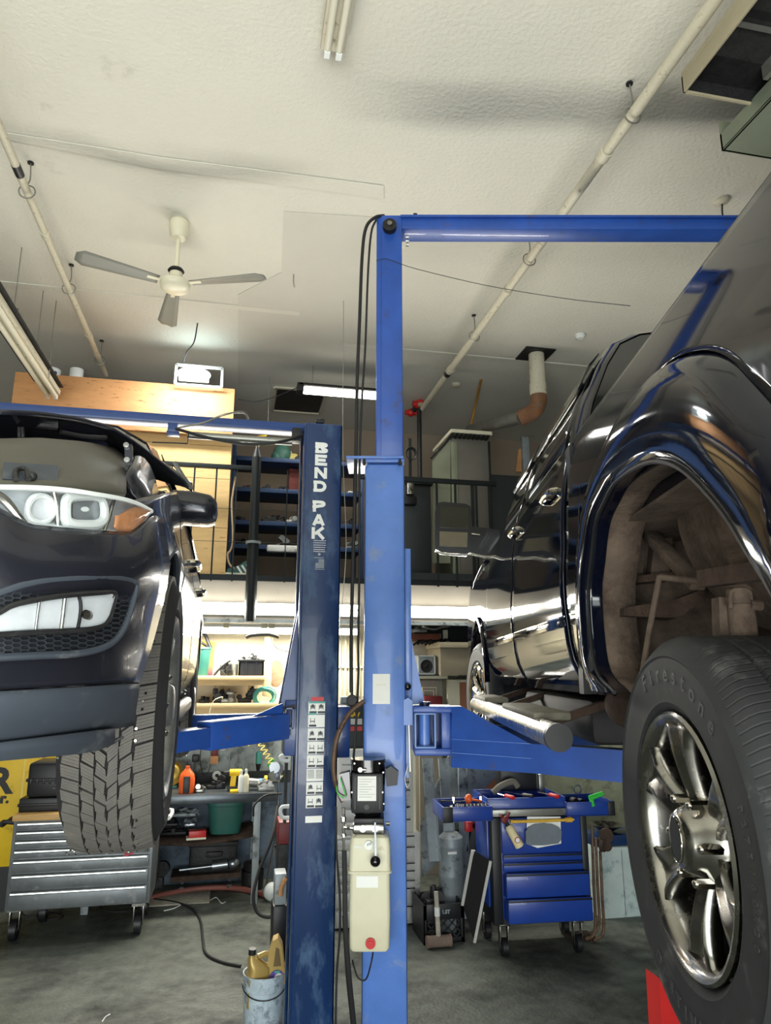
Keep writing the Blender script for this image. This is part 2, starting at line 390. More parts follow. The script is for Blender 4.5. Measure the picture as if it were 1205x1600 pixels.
def glyph(mb, ch, p, w, h, s):
    arc = lambda cx, cy, rx, ry, a0, a1: [(cx + rx * math.cos(R(a)), cy + ry * math.sin(R(a))) for a in [a0 + (a1 - a0) * k / 8 for k in range(9)]]
    e = s / w / 2; f = s / h / 2
    G = {'B': [[(e, 0), (e, 1)], [(0, 1 - f), (0.55, 1 - f)] + arc(0.6, 0.76, 0.33 - e + 0.05, 0.24 - f, 90, -90) + [(0, 0.52)], [(0.5, 0.5)] + arc(0.6, 0.26, 0.4 - e, 0.26 - f, 90, -90) + [(0, f)]],
         'E': [[(e, 0), (e, 1)], [(0, 1 - f), (0.95, 1 - f)], [(0, 0.5), (0.85, 0.5)], [(0, f), (0.97, f)]],
         'N': [[(e, 0), (e, 1)], [(1 - e, 0), (1 - e, 1)], [(e, 0.95), (1 - e, 0.05)]],
         'D': [[(e, 0), (e, 1)], [(0, 1 - f), (0.45, 1 - f)] + arc(0.5, 0.5, 0.5 - e, 0.5 - f, 90, -90) + [(0, f)]],
         'P': [[(e, 0), (e, 1)], [(0, 1 - f), (0.55, 1 - f)] + arc(0.6, 0.70, 0.4 - e, 0.30 - f, 90, -90) + [(0, 0.40)]],
         'A': [[(e, 0), (0.5, 0.95)], [(1 - e, 0), (0.5, 0.95)], [(0.2, 0.27), (0.8, 0.27)]],
         'K': [[(e, 0), (e, 1)], [(0.25, 0.42), (0.92, 1.0)], [(0.42, 0.6), (0.95, 0.0)]]}[ch]
    kk = 0
    for st in G:
        for a, b in zip(st, st[1:]):
            kk += 1
            A = p + Vector(((a[0] - 0.5) * w, 0, (a[1] - 0.5) * h)); B = p + Vector(((b[0] - 0.5) * w, 0, (b[1] - 0.5) * h))
            mb.boxM(Matrix.Translation((A + B) / 2 - Vector((0, 0.00015 * kk, 0))) @ Matrix.Rotation(math.atan2(-(B.z - A.z), B.x - A.x), 4, 'Y'), ((B - A).length + (s * 0.25 if len(st) > 2 else 0), 0.0016, s))
m = MB()
for ch, v in zip('BENDPAK', (700, 719, 739, 760, 791, 812, 833)):
    uc = 503 - (v - 700) * 0.045
    p = U(uc, v, YP - 0.0015)
    glyph(m, ch, p, 0.076, 0.070, 0.019)
m.build('lettering', M_WHITE, lift1)
m = MB()
for i, v in enumerate((844, 847.5, 851, 854.5, 858, 861)):
    a = U(490, v, YP - 0.001); b = U(509.5 - (i == 4) * 1, v + 1.5, YP - 0.001)
    k = 0
    x = a.x
    while x < b.x - 0.004:
        w_ = random.uniform(0.004, 0.009); m.bb((x, YP - 0.0015, b.z), (min(x + w_, b.x), YP, a.z)); x += w_ + 0.002
m.build('address_lettering', M_WHITE, lift1)
m = MB(); p = U(499, 866, YP); m.cyl((p.x, YP - 0.0015, p.z), (p.x, YP, p.z), 0.008, n=10)
pbox(m, 491, 506, 871, 871.8, YP - 0.0012, 0.0012); pbox(m, 492, 507, 889, 889.8, YP - 0.0012, 0.0012)
for k in range(7): pbox(m, 493 + (5 if k < 3 else 0), 506.5, 874 + k * 2, 875.2 + k * 2, YP - 0.0012, 0.0012)
m.build('flag_emblem', M_GREYM, lift1)
# instruction decal: rows of pictograms
m = MB(); dec = []
for i in range(9):
    v0 = 1096 + i * 21; v1 = v0 + 20
    if i == 8: v0, v1 = 1275, 1286
    sh = -(v0 - 1096) * 0.027
    pbox(m, 482 + sh, 508 + sh, v0, v1 - 0.6, YP - 0.0015, 0.0015)
decal = m.build('instruction_decal', M_PAPER, lift1)
m = MB()
rg = random.Random(3)
for i in range(8):
    v0 = 1096 + i * 21; sh = -(v0 - 1096) * 0.027
    for c0 in (483.5, 496.5):
        if i == 5:
            for k in range(7): pbox(m, c0 + sh, c0 + sh + 10.5, v0 + 2 + 2 * k, v0 + 2.7 + 2 * k, YP - 0.0022, 0.0007)
            continue
        if i == 1 and c0 > 490: continue
        cx = c0 + 5.5 + sh
        # small car, post and arm pictures
        pbox(m, cx - 3.4, cx + 3.4, v0 + 9.5, v0 + 10.8, YP - 0.0022, 0.0007)
        if rg.random() < 0.6:
            pbox(m, cx - 2.6, cx + 2.6, v0 + 6.2, v0 + 9.2, YP - 0.0022, 0.0007); pbox(m, cx - 1.6, cx + 1.6, v0 + 4.4, v0 + 6.2, YP - 0.0022, 0.0007)
        pbox(m, cx - 3.6, cx - 2.8, v0 + 5, v0 + 13, YP - 0.0022, 0.0007)
        if rg.random() < 0.7: pbox(m, cx + 2.8, cx + 3.6, v0 + 5, v0 + 13, YP - 0.0022, 0.0007)
        pbox(m, c0 + sh, c0 + sh + 11.4, v0 + 15.2, v0 + 18.6, YP - 0.0022, 0.0007)
m.build('pictogram', M_INK, decal)
m = MB(); pbox(m, 486, 506, 1089, 1095, YP - 0.0015, 0.0015); m.build('warning_label', M_RED, lift1)
m = MB(); pbox(m, 482.5, 495, 1114, 1117, YP - 0.0024, 0.0009); pbox(m, 483, 508, 1096, 1099, YP - 0.0024, 0.0009); m.build('teal_header', M_TEALL, decal)
# overhead cross beam with its padded shut-off bar
a = U(472, 663, YP + 0.1); b = U(472, 676, YP + 0.1)
XO = -3.75
MB().bb((XO, YP + 0.08, b.z), (lx0 + 0.01, YP + 0.19, a.z), 0.006).build('cross_beam', M_NAVY2, lift1)
m = MB(); p0 = U(292, 672, YP - 0.02); p1 = U(458, 686, YP - 0.02)
m.cyl((p0.x, YP + 0.05, p1.z + 0.005), (p1.x, YP + 0.05, p1.z + 0.005), 0.022, n=16)
m.build('padded_shutoff_bar', M_GALV, lift1)
m = MB(); pbox(m, 262, 277, 660, 674, YP + 0.03, 0.06, 0.003); pbox(m, 260, 280, 673, 679, YP + 0.035, 0.05, 0.002)
m.build('limit_switch', M_NAVY2, lift1)
m = MB(); pbox(m, 457, 472, 668, 688, YP + 0.02, 0.08, 0.004); m.build('bar_bracket', M_IRON, lift1)
m = MB(); m.tube([U(238, 691, 4.1), U(293, 693, 4.1), U(295, 676, 4.1)], 0.004, smooth=0)
m.tube([U(275, 670, 4.05), U(330, 685, 4.0), U(390, 694, 4.0), U(440, 690, 4.0), U(474, 680, 4.12)], 0.009)
m.build('supply_hose', M_RUBBER, lift1)
m = MB(); m.tube([U(276, 669, 4.05), U(320, 660, 4.0), U(350, 648, 3.95), U(380, 644, 4.0), U(388, 655, 4.05)], 0.006)
m.build('control_cable', M_GALV, lift1)
m = MB(); p = U(500, 657, YP + 0.1); m.cyl(p, p + Vector((0.03, 0, 0.0)), 0.012, n=10); m.box(p + Vector((0, 0, -0.008)), (0.05, 0.03, 0.02), bev=0.003)
m.build('cable_sheave', M_IRON, lift1)
# carriage, gusset and arms
m = MB()
g = [U(466, 955, YP + 0.06), U(437, 1108, YP + 0.06), U(470, 1108, YP + 0.06), U(470, 955, YP + 0.06)]
m.prism(g, (0, 0.015, 0)); m.prism([p + Vector((0, 0.16, 0)) for p in g], (0, 0.015, 0))
m.build('carriage_gusset', M_NAVY2, lift1)
m = MB(); q0 = U(440, 1100, YP + 0.05); q1 = U(470, 1180, YP + 0.05)
m.bb((q0.x + 0.02, YP + 0.03, q1.z), (lx0 + 0.15, YP + 0.27, q0.z + 0.02), 0.005)
m.build('carriage', M_NAVY2, lift1)
m = MB(); m.bar(U(441, 1134, 4.1), U(318, 1150, 3.75), 0.12, 0.135, bev=0.006)
t0 = U(385, 1124, 3.9); t1 = U(441, 1099, 4.05); t2 = U(443, 1125, 4.05)
m.prism([t0, t1, t2], (0.01, 0.09, 0))
arm = m.build('swing_arm', M_BLUE2, lift1)
MB().bar(U(330, 1150, 3.78), U(225, 1166, 3.45), 0.095, 0.095, bev=0.005).build('extension_tube', M_BLUE2, arm)
m = MB(); m.bar(U(441, 1128, 4.3), U(240, 1131, 4.75), 0.12, 0.10, bev=0.006); m.bar(U(300, 1127, 4.6), U(180, 1133, 4.95), 0.09, 0.07, bev=0.005)
m.build('swing_arm', M_BLUE2, lift1)
m = MB(); a = U(443, 1106, YP - 0.02); m.bar(U(442, 1109, YP), U(462, 1104, YP), 0.02, 0.02)
m.build('arm_pin', M_IRON, lift1)
m = MB()
o0 = U(446, 1106, YP - 0.03); o1 = U(458, 1139, YP - 0.03)
for (xa, xb, za, zb) in ((o0.x, o1.x, o0.z, o0.z - 0.008), (o0.x, o1.x, o1.z + 0.008, o1.z), (o0.x, o0.x + 0.006, o0.z, o1.z), (o1.x - 0.006, o1.x, o0.z, o1.z)):
    m.bb((xa, YP - 0.03, za), (xb, YP + 0.1, zb))
m.build('arm_restraint_frame', M_NAVY2, lift1)
m = MB(); pbox(m, 526, 547, 1104, 1184, YP + 0.1, 0.15, 0.005); m.build('rear_carriage_block', M_NAVY2, lift1)
m = MB()
m.tube([U(527, 1040, 4.3), U(525, 1080, 4.3), U(528, 1108, 4.25)], 0.003)
m.build('latch_wire', M_GALV, lift1)
# far column of the same lift, standing beyond the left edge of the view
m = MB(); m.bb((XO - 0.26, YP, 0), (XO, YP + 0.3, lz), 0.006); m.build('column', M_NAVY, lift1)

# ================================================================== right two-post lift (bright blue)
FL = Frame(11.7); YR = 4.0
def Q(u, v, y=YR):
    x, z = FL.uy(u, v, y); return FL.w(x, y, z)
def rb(mb, u0, u1, v0, v1, y, dy, bev=0.0):
    um = (u0 + u1) / 2; vm = (v0 + v1) / 2
    x0 = FL.uy(u0, vm, y)[0]; x1 = FL.uy(u1, vm, y)[0]; z1 = FL.uy(um, v0, y)[1]; z0 = FL.uy(um, v1, y)[1]
    mb.bb((x0, y, z0), (x1, y + dy, z1), bev, FL); return x0, x1, z0, z1
cx0 = FL.uy(571.5, 725, YR)[0] - 0.004; cx1 = FL.uy(632, 725, YR)[0]; cz = FL.uy(600, 724, YR)[1]
lift2 = thing('two_post_lift', 'bright blue two-post lift with tall extension and electric pump, holding the dark pickup', 'car lift', tuple(FL.w((cx0 + cx1) / 2, YR + 0.15, 0)))
m = MB(); m.bb((cx0, YR, 0), (cx1, YR + 0.28, cz), 0.02, FL); m.build('column', M_BLUE, lift2)
MB().bb((cx0 - 0.1, YR - 0.08, 0), (cx1 + 0.2, YR + 0.4, 0.02), 0.004, FL).build('base_plate', M_BLUE2, lift2)
ux0 = FL.uy(588, 520, YR + 0.04)[0]; ux1 = FL.uy(629, 520, YR + 0.04)[0]; uz1 = FL.uy(600, 336, YR + 0.04)[1]
m = MB(); m.bb((ux0, YR + 0.04, cz), (ux1, YR + 0.2, uz1), 0.006, FL)
m.bb((ux0 + 0.022, YR + 0.034, cz), (ux0 + 0.030, YR + 0.042, uz1 - 0.06), 0.001, FL)
m.build('extension_column', M_BLUE2, lift2)
m = MB(); rb(m, 541, 631, 712, 716, YR - 0.03, 0.34, 0.003); rb(m, 571, 632, 716, 722, YR - 0.015, 0.3, 0.003)
m.build('flange_plate', M_BLUE, lift2)
for u in (569, 625):
    m = MB(); p = Q(u, 722, YR - 0.03); m.cyl(p, p + FL.ey * 0.03, 0.011, n=6); m.cyl(p - FL.ez * 0.02, p + FL.ez * 0.02, 0.007, n=8); m.build('flange_bolt', M_IRON, lift2)
zb1 = FL.uy(640, 339, YR + 0.05)[1]; zb0 = zb1 - 0.085
m = MB(); m.bb((ux1 - 0.01, YR + 0.05, zb0), (ux1 + 2.9, YR + 0.20, zb1), 0.008, FL)
m.bb((ux1 - 0.01, YR + 0.03, zb1 - 0.012), (ux1 + 2.9, YR + 0.06, zb1 + 0.004), 0.002, FL)
m.build('overhead_beam', M_BLUE2, lift2)
MB().bb((ux1 + 2.88, YR, 0), (ux1 + 3.14, YR + 0.28, zb1), 0.01, FL).build('column', M_BLUE, lift2)
m = MB(); p = Q(609, 351, YR); m.cyl(p - FL.ey * 0.005, p + FL.ey * 0.04, 0.044, n=28); pul = m.build('pulley', M_IRON, lift2)
m = MB(); m.cyl(p - FL.ey * 0.02, p, 0.016, n=16); m.build('pulley_bolt', M_CHROMED, pul)
m = MB()
for dv in (371, 377, 383): p = Q(634, dv, YR + 0.06); m.cyl(p, p + FL.ex * 0.02, 0.009, n=8)
m.build('beam_bolt', M_CHROMED, lift2)
m = MB(); rb(m, 845, 853, 336, 340, YR + 0.05, 0.03); rb(m, 646, 652, 333, 340, YR + 0.05, 0.03); m.build('beam_clip', M_IRON, lift2)
m = MB()
m.tube([Q(600, 337, YR + 0.06), Q(586, 340, YR + 0.02), Q(572, 356, YR), Q(566, 400), Q(562, 500), Q(558, 600), Q(556, 720), Q(551, 900), Q(549, 1000), Q(549, 1082, YR)], 0.0105)
m.build('hydraulic_hose', M_RUBBER, lift2)
m = MB()
m.tube([Q(588, 343, YR), Q(580, 365, YR), Q(575, 430), Q(571, 540), Q(566, 620), Q(562, 720), Q(562, 860), Q(560, 1000), Q(560, 1060), Q(556, 1140), Q(551, 1200), Q(548, 1230)], 0.007)
m.build('hydraulic_hose', M_RUBBER, lift2)
m = MB(); m.tube([Q(569, 1096, YR - 0.04), Q(556, 1105, YR - 0.05), Q(541, 1122, YR - 0.06), Q(526, 1155, YR - 0.07), Q(521, 1195, YR - 0.08), Q(525, 1225, YR - 0.09), Q(536, 1253, YR - 0.1)], 0.013)
m.build('return_hose', M_BROWNHOSE, lift2)
m = MB(); p = Q(550, 1094, YR - 0.02); m.lathe([(0.008, -0.008), (0.026, -0.008), (0.03, 0), (0.026, 0.008), (0.008, 0.008)], Matrix.Translation(p) @ FL.M @ Matrix.Rotation(R(90), 4, 'X'), 20)
m.bar(Q(550, 1066, YR - 0.01), Q(550, 1088, YR - 0.02), 0.014, 0.014); m.build('safety_pulley', M_IRON, lift2)
m = MB()
m.tube([Q(537, 470, YR + 0.3), Q(536, 700, YR + 0.1), Q(541, 850, YR), Q(534, 960, YR), Q(533, 1060, YR)], 0.0022, n=6); m.build('safety_cable', M_GALV, lift2)
m = MB(); rb(m, 582.5, 609.5, 1053, 1100, YR - 0.0015, 0.0016); lab = m.build('paper_notice', M_PAPER, lift2)
m = MB()
for k in range(4): rb(m, 588 + k * 4, 591 + k * 4, 1069, 1070.5, YR - 0.0022, 0.0007)
m.build('notice_line', M_CREAM, lab)
# pump unit
PY = YR - 0.19
m = MB(); x0, x1, z0, z1 = rb(MB(), 547, 602, 1190, 1278, PY, 0.18)
xc = (x0 + x1) / 2
m.cyl(FL.w(xc, PY + 0.1, z0 + 0.02), FL.w(xc, PY + 0.1, z1 - 0.012), (x1 - x0) / 2, n=28)
m.cyl(FL.w(xc, PY + 0.1, z1 - 0.014), FL.w(xc, PY + 0.1, z1 + 0.004), (x1 - x0) / 2 + 0.003, n=28)
m.cyl(FL.w(xc, PY + 0.1, z0 + 0.02), FL.w(xc, PY + 0.1, z0 - 0.012), (x1 - x0) / 2 - 0.005, (x1 - x0) / 2 - 0.03, n=28)
m.bb((xc - 0.04, PY + 0.12, z0 + 0.05), (xc + 0.04, YR + 0.01, z1 - 0.05), 0, FL)
pu = m.build('pump_motor', M_BLKG, lift2)
m = MB(); ax0, ax1, az0, az1 = rb(m, 549.5, 599, 1209, 1271, PY - 0.012, 0.06, 0.006)
m.bb((ax0 + 0.015, PY - 0.018, az0 + 0.02), (ax0 + 0.021, PY - 0.01, az1 - 0.015), 0, FL); m.bb((ax1 - 0.021, PY - 0.018, az0 + 0.02), (ax1 - 0.015, PY - 0.01, az1 - 0.015), 0, FL)
p = Q(573, 1261, PY - 0.02); m.cyl(p, p + FL.ey * 0.012, 0.014, n=16)
m.build('motor_cover', M_BLACK, pu)
m = MB(); rb(m, 559, 588, 1213, 1251.5, PY - 0.0135, 0.0016); m.build('rating_label', M_PAPER, pu)
m = MB()
for k in range(8): rb(m, 561, 586 - (k % 3) * 5, 1217 + 4 * k, 1217.7 + 4 * k, PY - 0.0142, 0.0007)
m.build('rating_print', mat('faint_print', (165, 165, 160), 0.7, var=0), pu)
m = MB(); m.prism([Q(u, v, PY + 0.03) for u, v in ((603, 1202), (611, 1197), (623, 1206), (621, 1227), (604, 1229))], FL.ey * 0.07); m.build('capacitor_cover', M_BLACK, pu)
m = MB(); m.prism([Q(u, v, PY + 0.03) for u, v in ((530, 1210), (546, 1206), (548, 1250), (534, 1252), (527, 1240))], FL.ey * 0.08); m.build('switch_box', M_BLKG, pu)
m = MB(); m.tube([Q(532, 1216, PY), Q(538, 1236, PY - 0.01), Q(541, 1246, PY)], 0.003); m.tube([Q(526, 1228, PY), Q(528, 1240, PY), Q(538, 1247, PY)], 0.003); m.build('switch_wire', M_GREEN, pu)
m = MB()
for (u, v) in ((554, 1193), (593, 1193), (599, 1207), (598, 1238), (550, 1238), (600, 1256)):
    p = Q(u, v, PY - 0.014); m.cyl(p, p + FL.ey * 0.01, 0.004, n=8)
p = Q(563, 1203, PY); m.cyl(p, p + FL.ey * 0.03, 0.012, n=10); p = Q(566, 1203, PY); m.cyl(p, p + FL.ex * 0.02, 0.008, n=10)
m.build('screw', M_CHROMED, pu)
m = MB(); rb(m, 553, 600, 1279, 1288, PY + 0.01, 0.15, 0.004); m.build('pump_flange', M_BLACK, lift2)
m = MB(); rb(m, 551, 601, 1288, 1304, PY, 0.16, 0.008)
for u in (567, 586): p = Q(u, 1295, PY - 0.012); m.cyl(p, p + FL.ey * 0.02, 0.017, n=16); m.cyl(p - FL.ey * 0.008, p, 0.007, n=8)
p = Q(603, 1287, PY + 0.02); m.cyl(p, p + FL.ex * 0.02, 0.01, n=8)
m.build('valve_block', M_CHROMED, lift2)
m = MB()
m.cyl(Q(537, 1262, PY), Q(537, 1276, PY), 0.009, n=10); m.cyl(Q(537, 1276, PY), Q(537, 1283, PY), 0.013, n=6); m.cyl(Q(537, 1283, PY), Q(537, 1298, PY), 0.009, n=10)
m.cyl(Q(537, 1292, PY), Q(552, 1294, PY), 0.01, n=10); m.cyl(Q(542, 1292.5, PY), Q(547, 1293, PY), 0.014, n=6); m.cyl(Q(537, 1298, PY), Q(538, 1332, PY), 0.008, n=10); m.cyl(Q(537, 1302, PY), Q(538, 1308, PY), 0.012, n=6)
m.build('hose_fitting', M_CHROMED, lift2)
m = MB(); m.tube([Q(538, 1328, PY), Q(539, 1380, PY), Q(540, 1450, PY), Q(545, 1520, PY + 0.03), Q(553, 1600, PY + 0.1), Q(560, 1680, PY + 0.12)], 0.013); m.build('drop_hose', M_RUBBER, lift2)
m = MB(); m.tube([Q(525, 1260, PY + 0.1), Q(526, 1330, PY + 0.1), Q(531, 1400, PY + 0.1), Q(531, 1460, PY + 0.1), Q(526, 1530, PY + 0.12), Q(524, 1650, PY + 0.12)], 0.006)
m.tube([Q(536, 1430, PY + 0.05), Q(541, 1520, PY + 0.05), Q(549, 1600, PY + 0.1), Q(553, 1660, PY + 0.1)], 0.004)
m.tube([Q(583, 1488, PY + 0.05), Q(580, 1505, PY + 0.02), Q(572, 1530, PY + 0.04), Q(560, 1528, PY + 0.05), Q(553, 1510, PY + 0.08), Q(551, 1500, PY + 0.1)], 0.004)
m.build('power_cable', M_RUBBER, lift2)
# reservoir: rounded tank, waist seam
m = MB(); rx0, rx1, rz0, rz1 = rb(MB(), 545.5, 610, 1306, 1490, PY, 0.2)
def rrect(x0, x1, y0, y1, z, r=0.03, n=5):
    out = []
    for cx, cy, a0 in ((x1 - r, y1 - r, 0), (x0 + r, y1 - r, 90), (x0 + r, y0 + r, 180), (x1 - r, y0 + r, 270)):
        for k in range(n + 1):
            a = R(a0 + 90 * k / n); out.append(FL.w(cx + r * math.cos(a), cy + r * math.sin(a), z))
    return out
zs = rz1 - (rz1 - rz0) * 0.32
rows = []
for z, i in ((rz1, 0.02), (rz1 - 0.012, 0.006), (rz1 - 0.05, 0.0), (zs + 0.008, -0.002), (zs + 0.004, -0.008), (zs - 0.004, -0.008), (zs - 0.008, 0.002), (zs - 0.2, 0.0), (rz0 + 0.02, 0.004), (rz0 + 0.004, 0.012), (rz0, 0.025)):
    rows.append(rrect(rx0 + i, rx1 - i, PY - 0.0 + i, PY + 0.18 - i, z, 0.022))
m.grid(rows, True); m._face([m.bm.verts.new(p) for p in rows[0]]); m._face([m.bm.verts.new(p) for p in rows[-1]])
res = m.build('oil_reservoir', M_RES, lift2, weld=True)
m = MB(); p = Q(576, 1321, PY - 0.01); m.cyl(p, p + FL.ey * 0.02, 0.021, n=20); m.build('filler_cap', M_WHITEP, res)
m = MB(); rb(m, 574, 575, 1318, 1322, PY - 0.0125, 0.003); rb(m, 576.5, 577.5, 1317, 1321, PY - 0.0125, 0.003); rb(m, 579, 580, 1316, 1320, PY - 0.0125, 0.003)
m.build('cap_mark', M_INK, res)
m = MB(); p = Q(579, 1475, PY - 0.012); m.cyl(p, p + FL.ey * 0.02, 0.024, n=20); m.cyl(p - FL.ey * 0.006, p, 0.015, n=20); m.build('drain_plug', M_RED, res)
m = MB(); rb(m, 557, 591, 1369, 1387, PY - 0.0015, 0.002); m.build('blank_label', M_PAPER, res)
m = MB(); rb(m, 553.5, 565.5, 1321, 1326, PY - 0.001, 0.0012); m.build('small_label', M_GALV, res)
m = MB(); m.bar(Q(586, 1285, PY - 0.02), Q(587, 1338, PY - 0.05), 0.009, 0.009); lv = m.build('release_lever', M_STEEL, lift2)
m = MB(); m.sph(Q(586.5, 1346, PY - 0.055), 0.026); m.build('ball_knob', M_BLKG, lv)
# carriage on the right flank
m = MB(); rb(m, 632, 643, 857, 1092, YR + 0.05, 0.1, 0.005); rb(m, 629, 640, 1130, 1215, YR + 0.06, 0.1)
m.build('carriage', M_BLUE, lift2)
m = MB(); m.prism([Q(u, v, YR + 0.08) for u, v in ((641, 985), (646, 1015), (664, 1100), (641, 1100))], FL.ey * 0.02); m.build('carriage_gusset', M_BLUE, lift2)
m = MB(); m.prism([Q(u, v, YR + 0.0) for u, v in ((631, 1094), (638, 1090), (645, 1096), (645, 1133), (631, 1133))], FL.ey * 0.08); lk = m.build('lock_housing', M_BLUE, lift2)
m = MB(); p = Q(637, 1073, YR + 0.02); m.sph(p, 0.02); m.bar(p, Q(637, 1092, YR + 0.03), 0.006, 0.006); m.build('lock_knob', M_BLKG, lk)
m = MB(); m.bar(Q(639, 1133, YR + 0.02), Q(641, 1206, YR + 0.02), 0.007, 0.007); m.tube([Q(638, 1196, YR), Q(633, 1215, YR), Q(636, 1230, YR), Q(641, 1222, YR), Q(638, 1200, YR)], 0.0025, n=6); m.build('lock_rod', M_GALV, lk)
# pivot bracket: open box with the pin inside
YA = YR - 0.1
m = MB(); x0, x1, z0, z1 = rb(MB(), 648, 681, 1114, 1169, YA, 0.1)
t = 0.008
m.bb((x0, YA - 0.02, z1 - t), (x1, YA + 0.12, z1), 0.002, FL); m.bb((x0, YA - 0.02, z0), (x1, YA + 0.12, z0 + t), 0.002, FL)
m.bb((x0, YA - 0.02, z0), (x0 + t, YA + 0.12, z1), 0.002, FL); m.bb((x1 - t, YA - 0.02, z0), (x1, YA + 0.12, z1), 0.002, FL)
br = m.build('pivot_bracket', mat('worn_light_blue_edge', (120, 150, 205), 0.4, var=0.15), lift2)
m = MB(); m.cyl(FL.w((x0 + x1) / 2, YA + 0.06, z0), FL.w((x0 + x1) / 2, YA + 0.06, z1), 0.03, n=20); m.build('pivot_pin', M_BLUE, br)
m = MB(); rb(m, 646, 708, 1104, 1114, YA, 0.24, 0.004); rb(m, 648, 706, 1170, 1181, YA, 0.24, 0.004); rb(m, 690, 705, 1112, 1172, YA + 0.02, 0.16, 0.004); rb(m, 640, 706, 1112, 1172, YA + 0.2, 0.02)
m.build('pivot_yoke', M_BLUE2, br)
m = MB(); p = Q(664, 1103, YA + 0.08); m.cyl(p, p + FL.ez * 0.022, 0.026, 0.032, n=12); m.build('pin_head', M_CHROMED, br)
# main arm: deep tapered box swung towards the viewer
def arm_plate(ylist, outline, w, name, mt, par):
    mb = MB(); A = []; 
    for (u, v, y) in outline: A.append(Q(u, v, y))
    mb.prism(A, FL.ey * w); return mb.build(name, mt, par)
YE = 3.45
def ya(u): return YA + (YE - YA) * (u - 700) / (968 - 700)
arm2 = arm_plate(None, [(u, v, ya(u)) for u, v in ((706, 1104), (722, 1104), (828, 1162), (968, 1172), (1060, 1179), (1060, 1232), (968, 1222), (830, 1208), (705, 1199))], 0.13, 'swing_arm', M_BLUE2, lift2)
m = MB(); m.bar(Q(830, 1185, ya(830) - 0.004), Q(706, 1176, ya(706) - 0.004), 0.006, 0.004); m.bar(Q(706, 1155, ya(706) - 0.002), Q(829, 1162, ya(829) - 0.002), 0.006, 0.004, bev=0.001)
m.build('weld_bead', M_BLUE, arm2)
m = MB(); m.bar(Q(1040, 1200, 3.2) + FL.ey * 0.06, Q(1180, 1210, 2.9) + FL.ey * 0.06, 0.1, 0.1, bev=0.005); m.build('extension_tube', M_BLUE2, arm2)
m = MB(); m.bar(Q(690, 1150, YR + 0.25), Q(905, 1150, 4.6), 0.14, 0.12, bev=0.006); m.bar(Q(850, 1150, 4.5), Q(925, 1152, 4.8), 0.12, 0.1, bev=0.006); fa = m.build('swing_arm', M_NAVY2, lift2)
m = MB(); p = Q(883, 1142, 4.5); m.cyl(p, p + FL.ez * 0.04, 0.05, 0.045, n=16); m.build('lift_pad', M_IRON, fa)
# thin wire strung from the extension to the truck cab
m = MB(); m.tube([Q(588, 407, YR), Q(606, 405, YR), Q(650, 420, YR), Q(760, 446, YR), Q(880, 466, 3.6), Q(985, 478, 3.2)], 0.0022, n=6)
tag(m.build('overhead_wire', M_RUBBER), 'thin dark wire sagging from the blue lift extension towards the pickup roof', 'wire')
# ================================================================== wheels
def wheelM(c, out, up=Vector((0, 0, 1))):
    out = out.normalized(); y = up; x = y.cross(out)
    return Matrix.Translation(c) @ Matrix((x, y, out)).transposed().to_4x4()
def tread_material(name, rgb, yaw, N_, R_, skew, amp=0.6):
    m = mat(name, rgb, 0.7, var=0.2, scale=14, dirt=(84, 84, 82), dirt_amt=0.25, dirt_scale=11)
    nt = m.node_tree; N = nt.nodes; L = nt.links; b = N['Principled BSDF']
    tc = N.new('ShaderNodeTexCoord'); mp = N.new('ShaderNodeMapping'); mp.inputs['Rotation'].default_value = (0, 0, yaw)
    sp = N.new('ShaderNodeSeparateXYZ'); L.new(tc.outputs['Object'], mp.inputs[0]); L.new(mp.outputs[0], sp.inputs[0])
    def mth(op, a=None, b_=None, va=0, vb=0):
        n = N.new('ShaderNodeMath'); n.operation = op
        if a is not None: L.new(a, n.inputs[0])
        else: n.inputs[0].default_value = va
        if b_ is not None: L.new(b_, n.inputs[1])
        else: n.inputs[1].default_value = vb
        return n.outputs[0]
    an = mth('ARCTAN2', sp.outputs[2], sp.outputs[1])
    ph = mth('ADD', mth('MULTIPLY', an, vb=N_), mth('MULTIPLY', sp.outputs[0], vb=skew))
    sn = mth('SINE', ph)
    st = mth('SMOOTH_MIN', mth('MULTIPLY', mth('ADD', sn, vb=0.86), vb=6), vb=1)
    r2 = mth('SQRT', mth('ADD', mth('MULTIPLY', sp.outputs[1], sp.outputs[1]), mth('MULTIPLY', sp.outputs[2], sp.outputs[2])))
    msk = mth('GREATER_THAN', r2, vb=R_ - 0.028)
    h = mth('MULTIPLY', st, msk)
    bp = N.new('ShaderNodeBump'); bp.inputs['Strength'].default_value = amp; bp.inputs['Distance'].default_value = 0.006
    L.new(h, bp.inputs['Height']); L.new(bp.outputs[0], b.inputs['Normal'])
    return m
def build_centred(mb, name, m, parent, c):
    o = mb.build(name, m, parent)
    d = Vector(c) - ROOTM[parent.name].translation
    # mesh coordinates are relative to the root; move the origin to the wheel centre
    o.data.transform(Matrix.Translation(-d)); o.location = d; ROOTM[o.name] = Matrix.Translation(Vector(c))
    return o
def tyre_profile(Rr, w, rim, grooves=(0.25, 0.5, 0.75), gd=0.008):
    mid = (Rr + rim) / 2
    side = [(rim - 0.004, -0.022), (rim + 0.006, -0.006), (rim + 0.018, 0.002), (rim + 0.022, 0.0045), (rim + 0.03, 0.003), (mid, 0.010), (Rr - 0.05, 0.006), (Rr - 0.045, 0.009), (Rr - 0.03, 0.0), (Rr - 0.022, -0.008), (Rr - 0.008, -0.022), (Rr - 0.001, -0.04)]
    out = list(side); a, b = -0.045, -w + 0.045
    for g in grooves:
        h = a + (b - a) * g
        out += [(Rr + 0.0, h + 0.007), (Rr - gd, h + 0.005), (Rr - gd, h - 0.005), (Rr, h - 0.007)]
    out += [(r, -w - h) for r, h in reversed(side)]
    return out
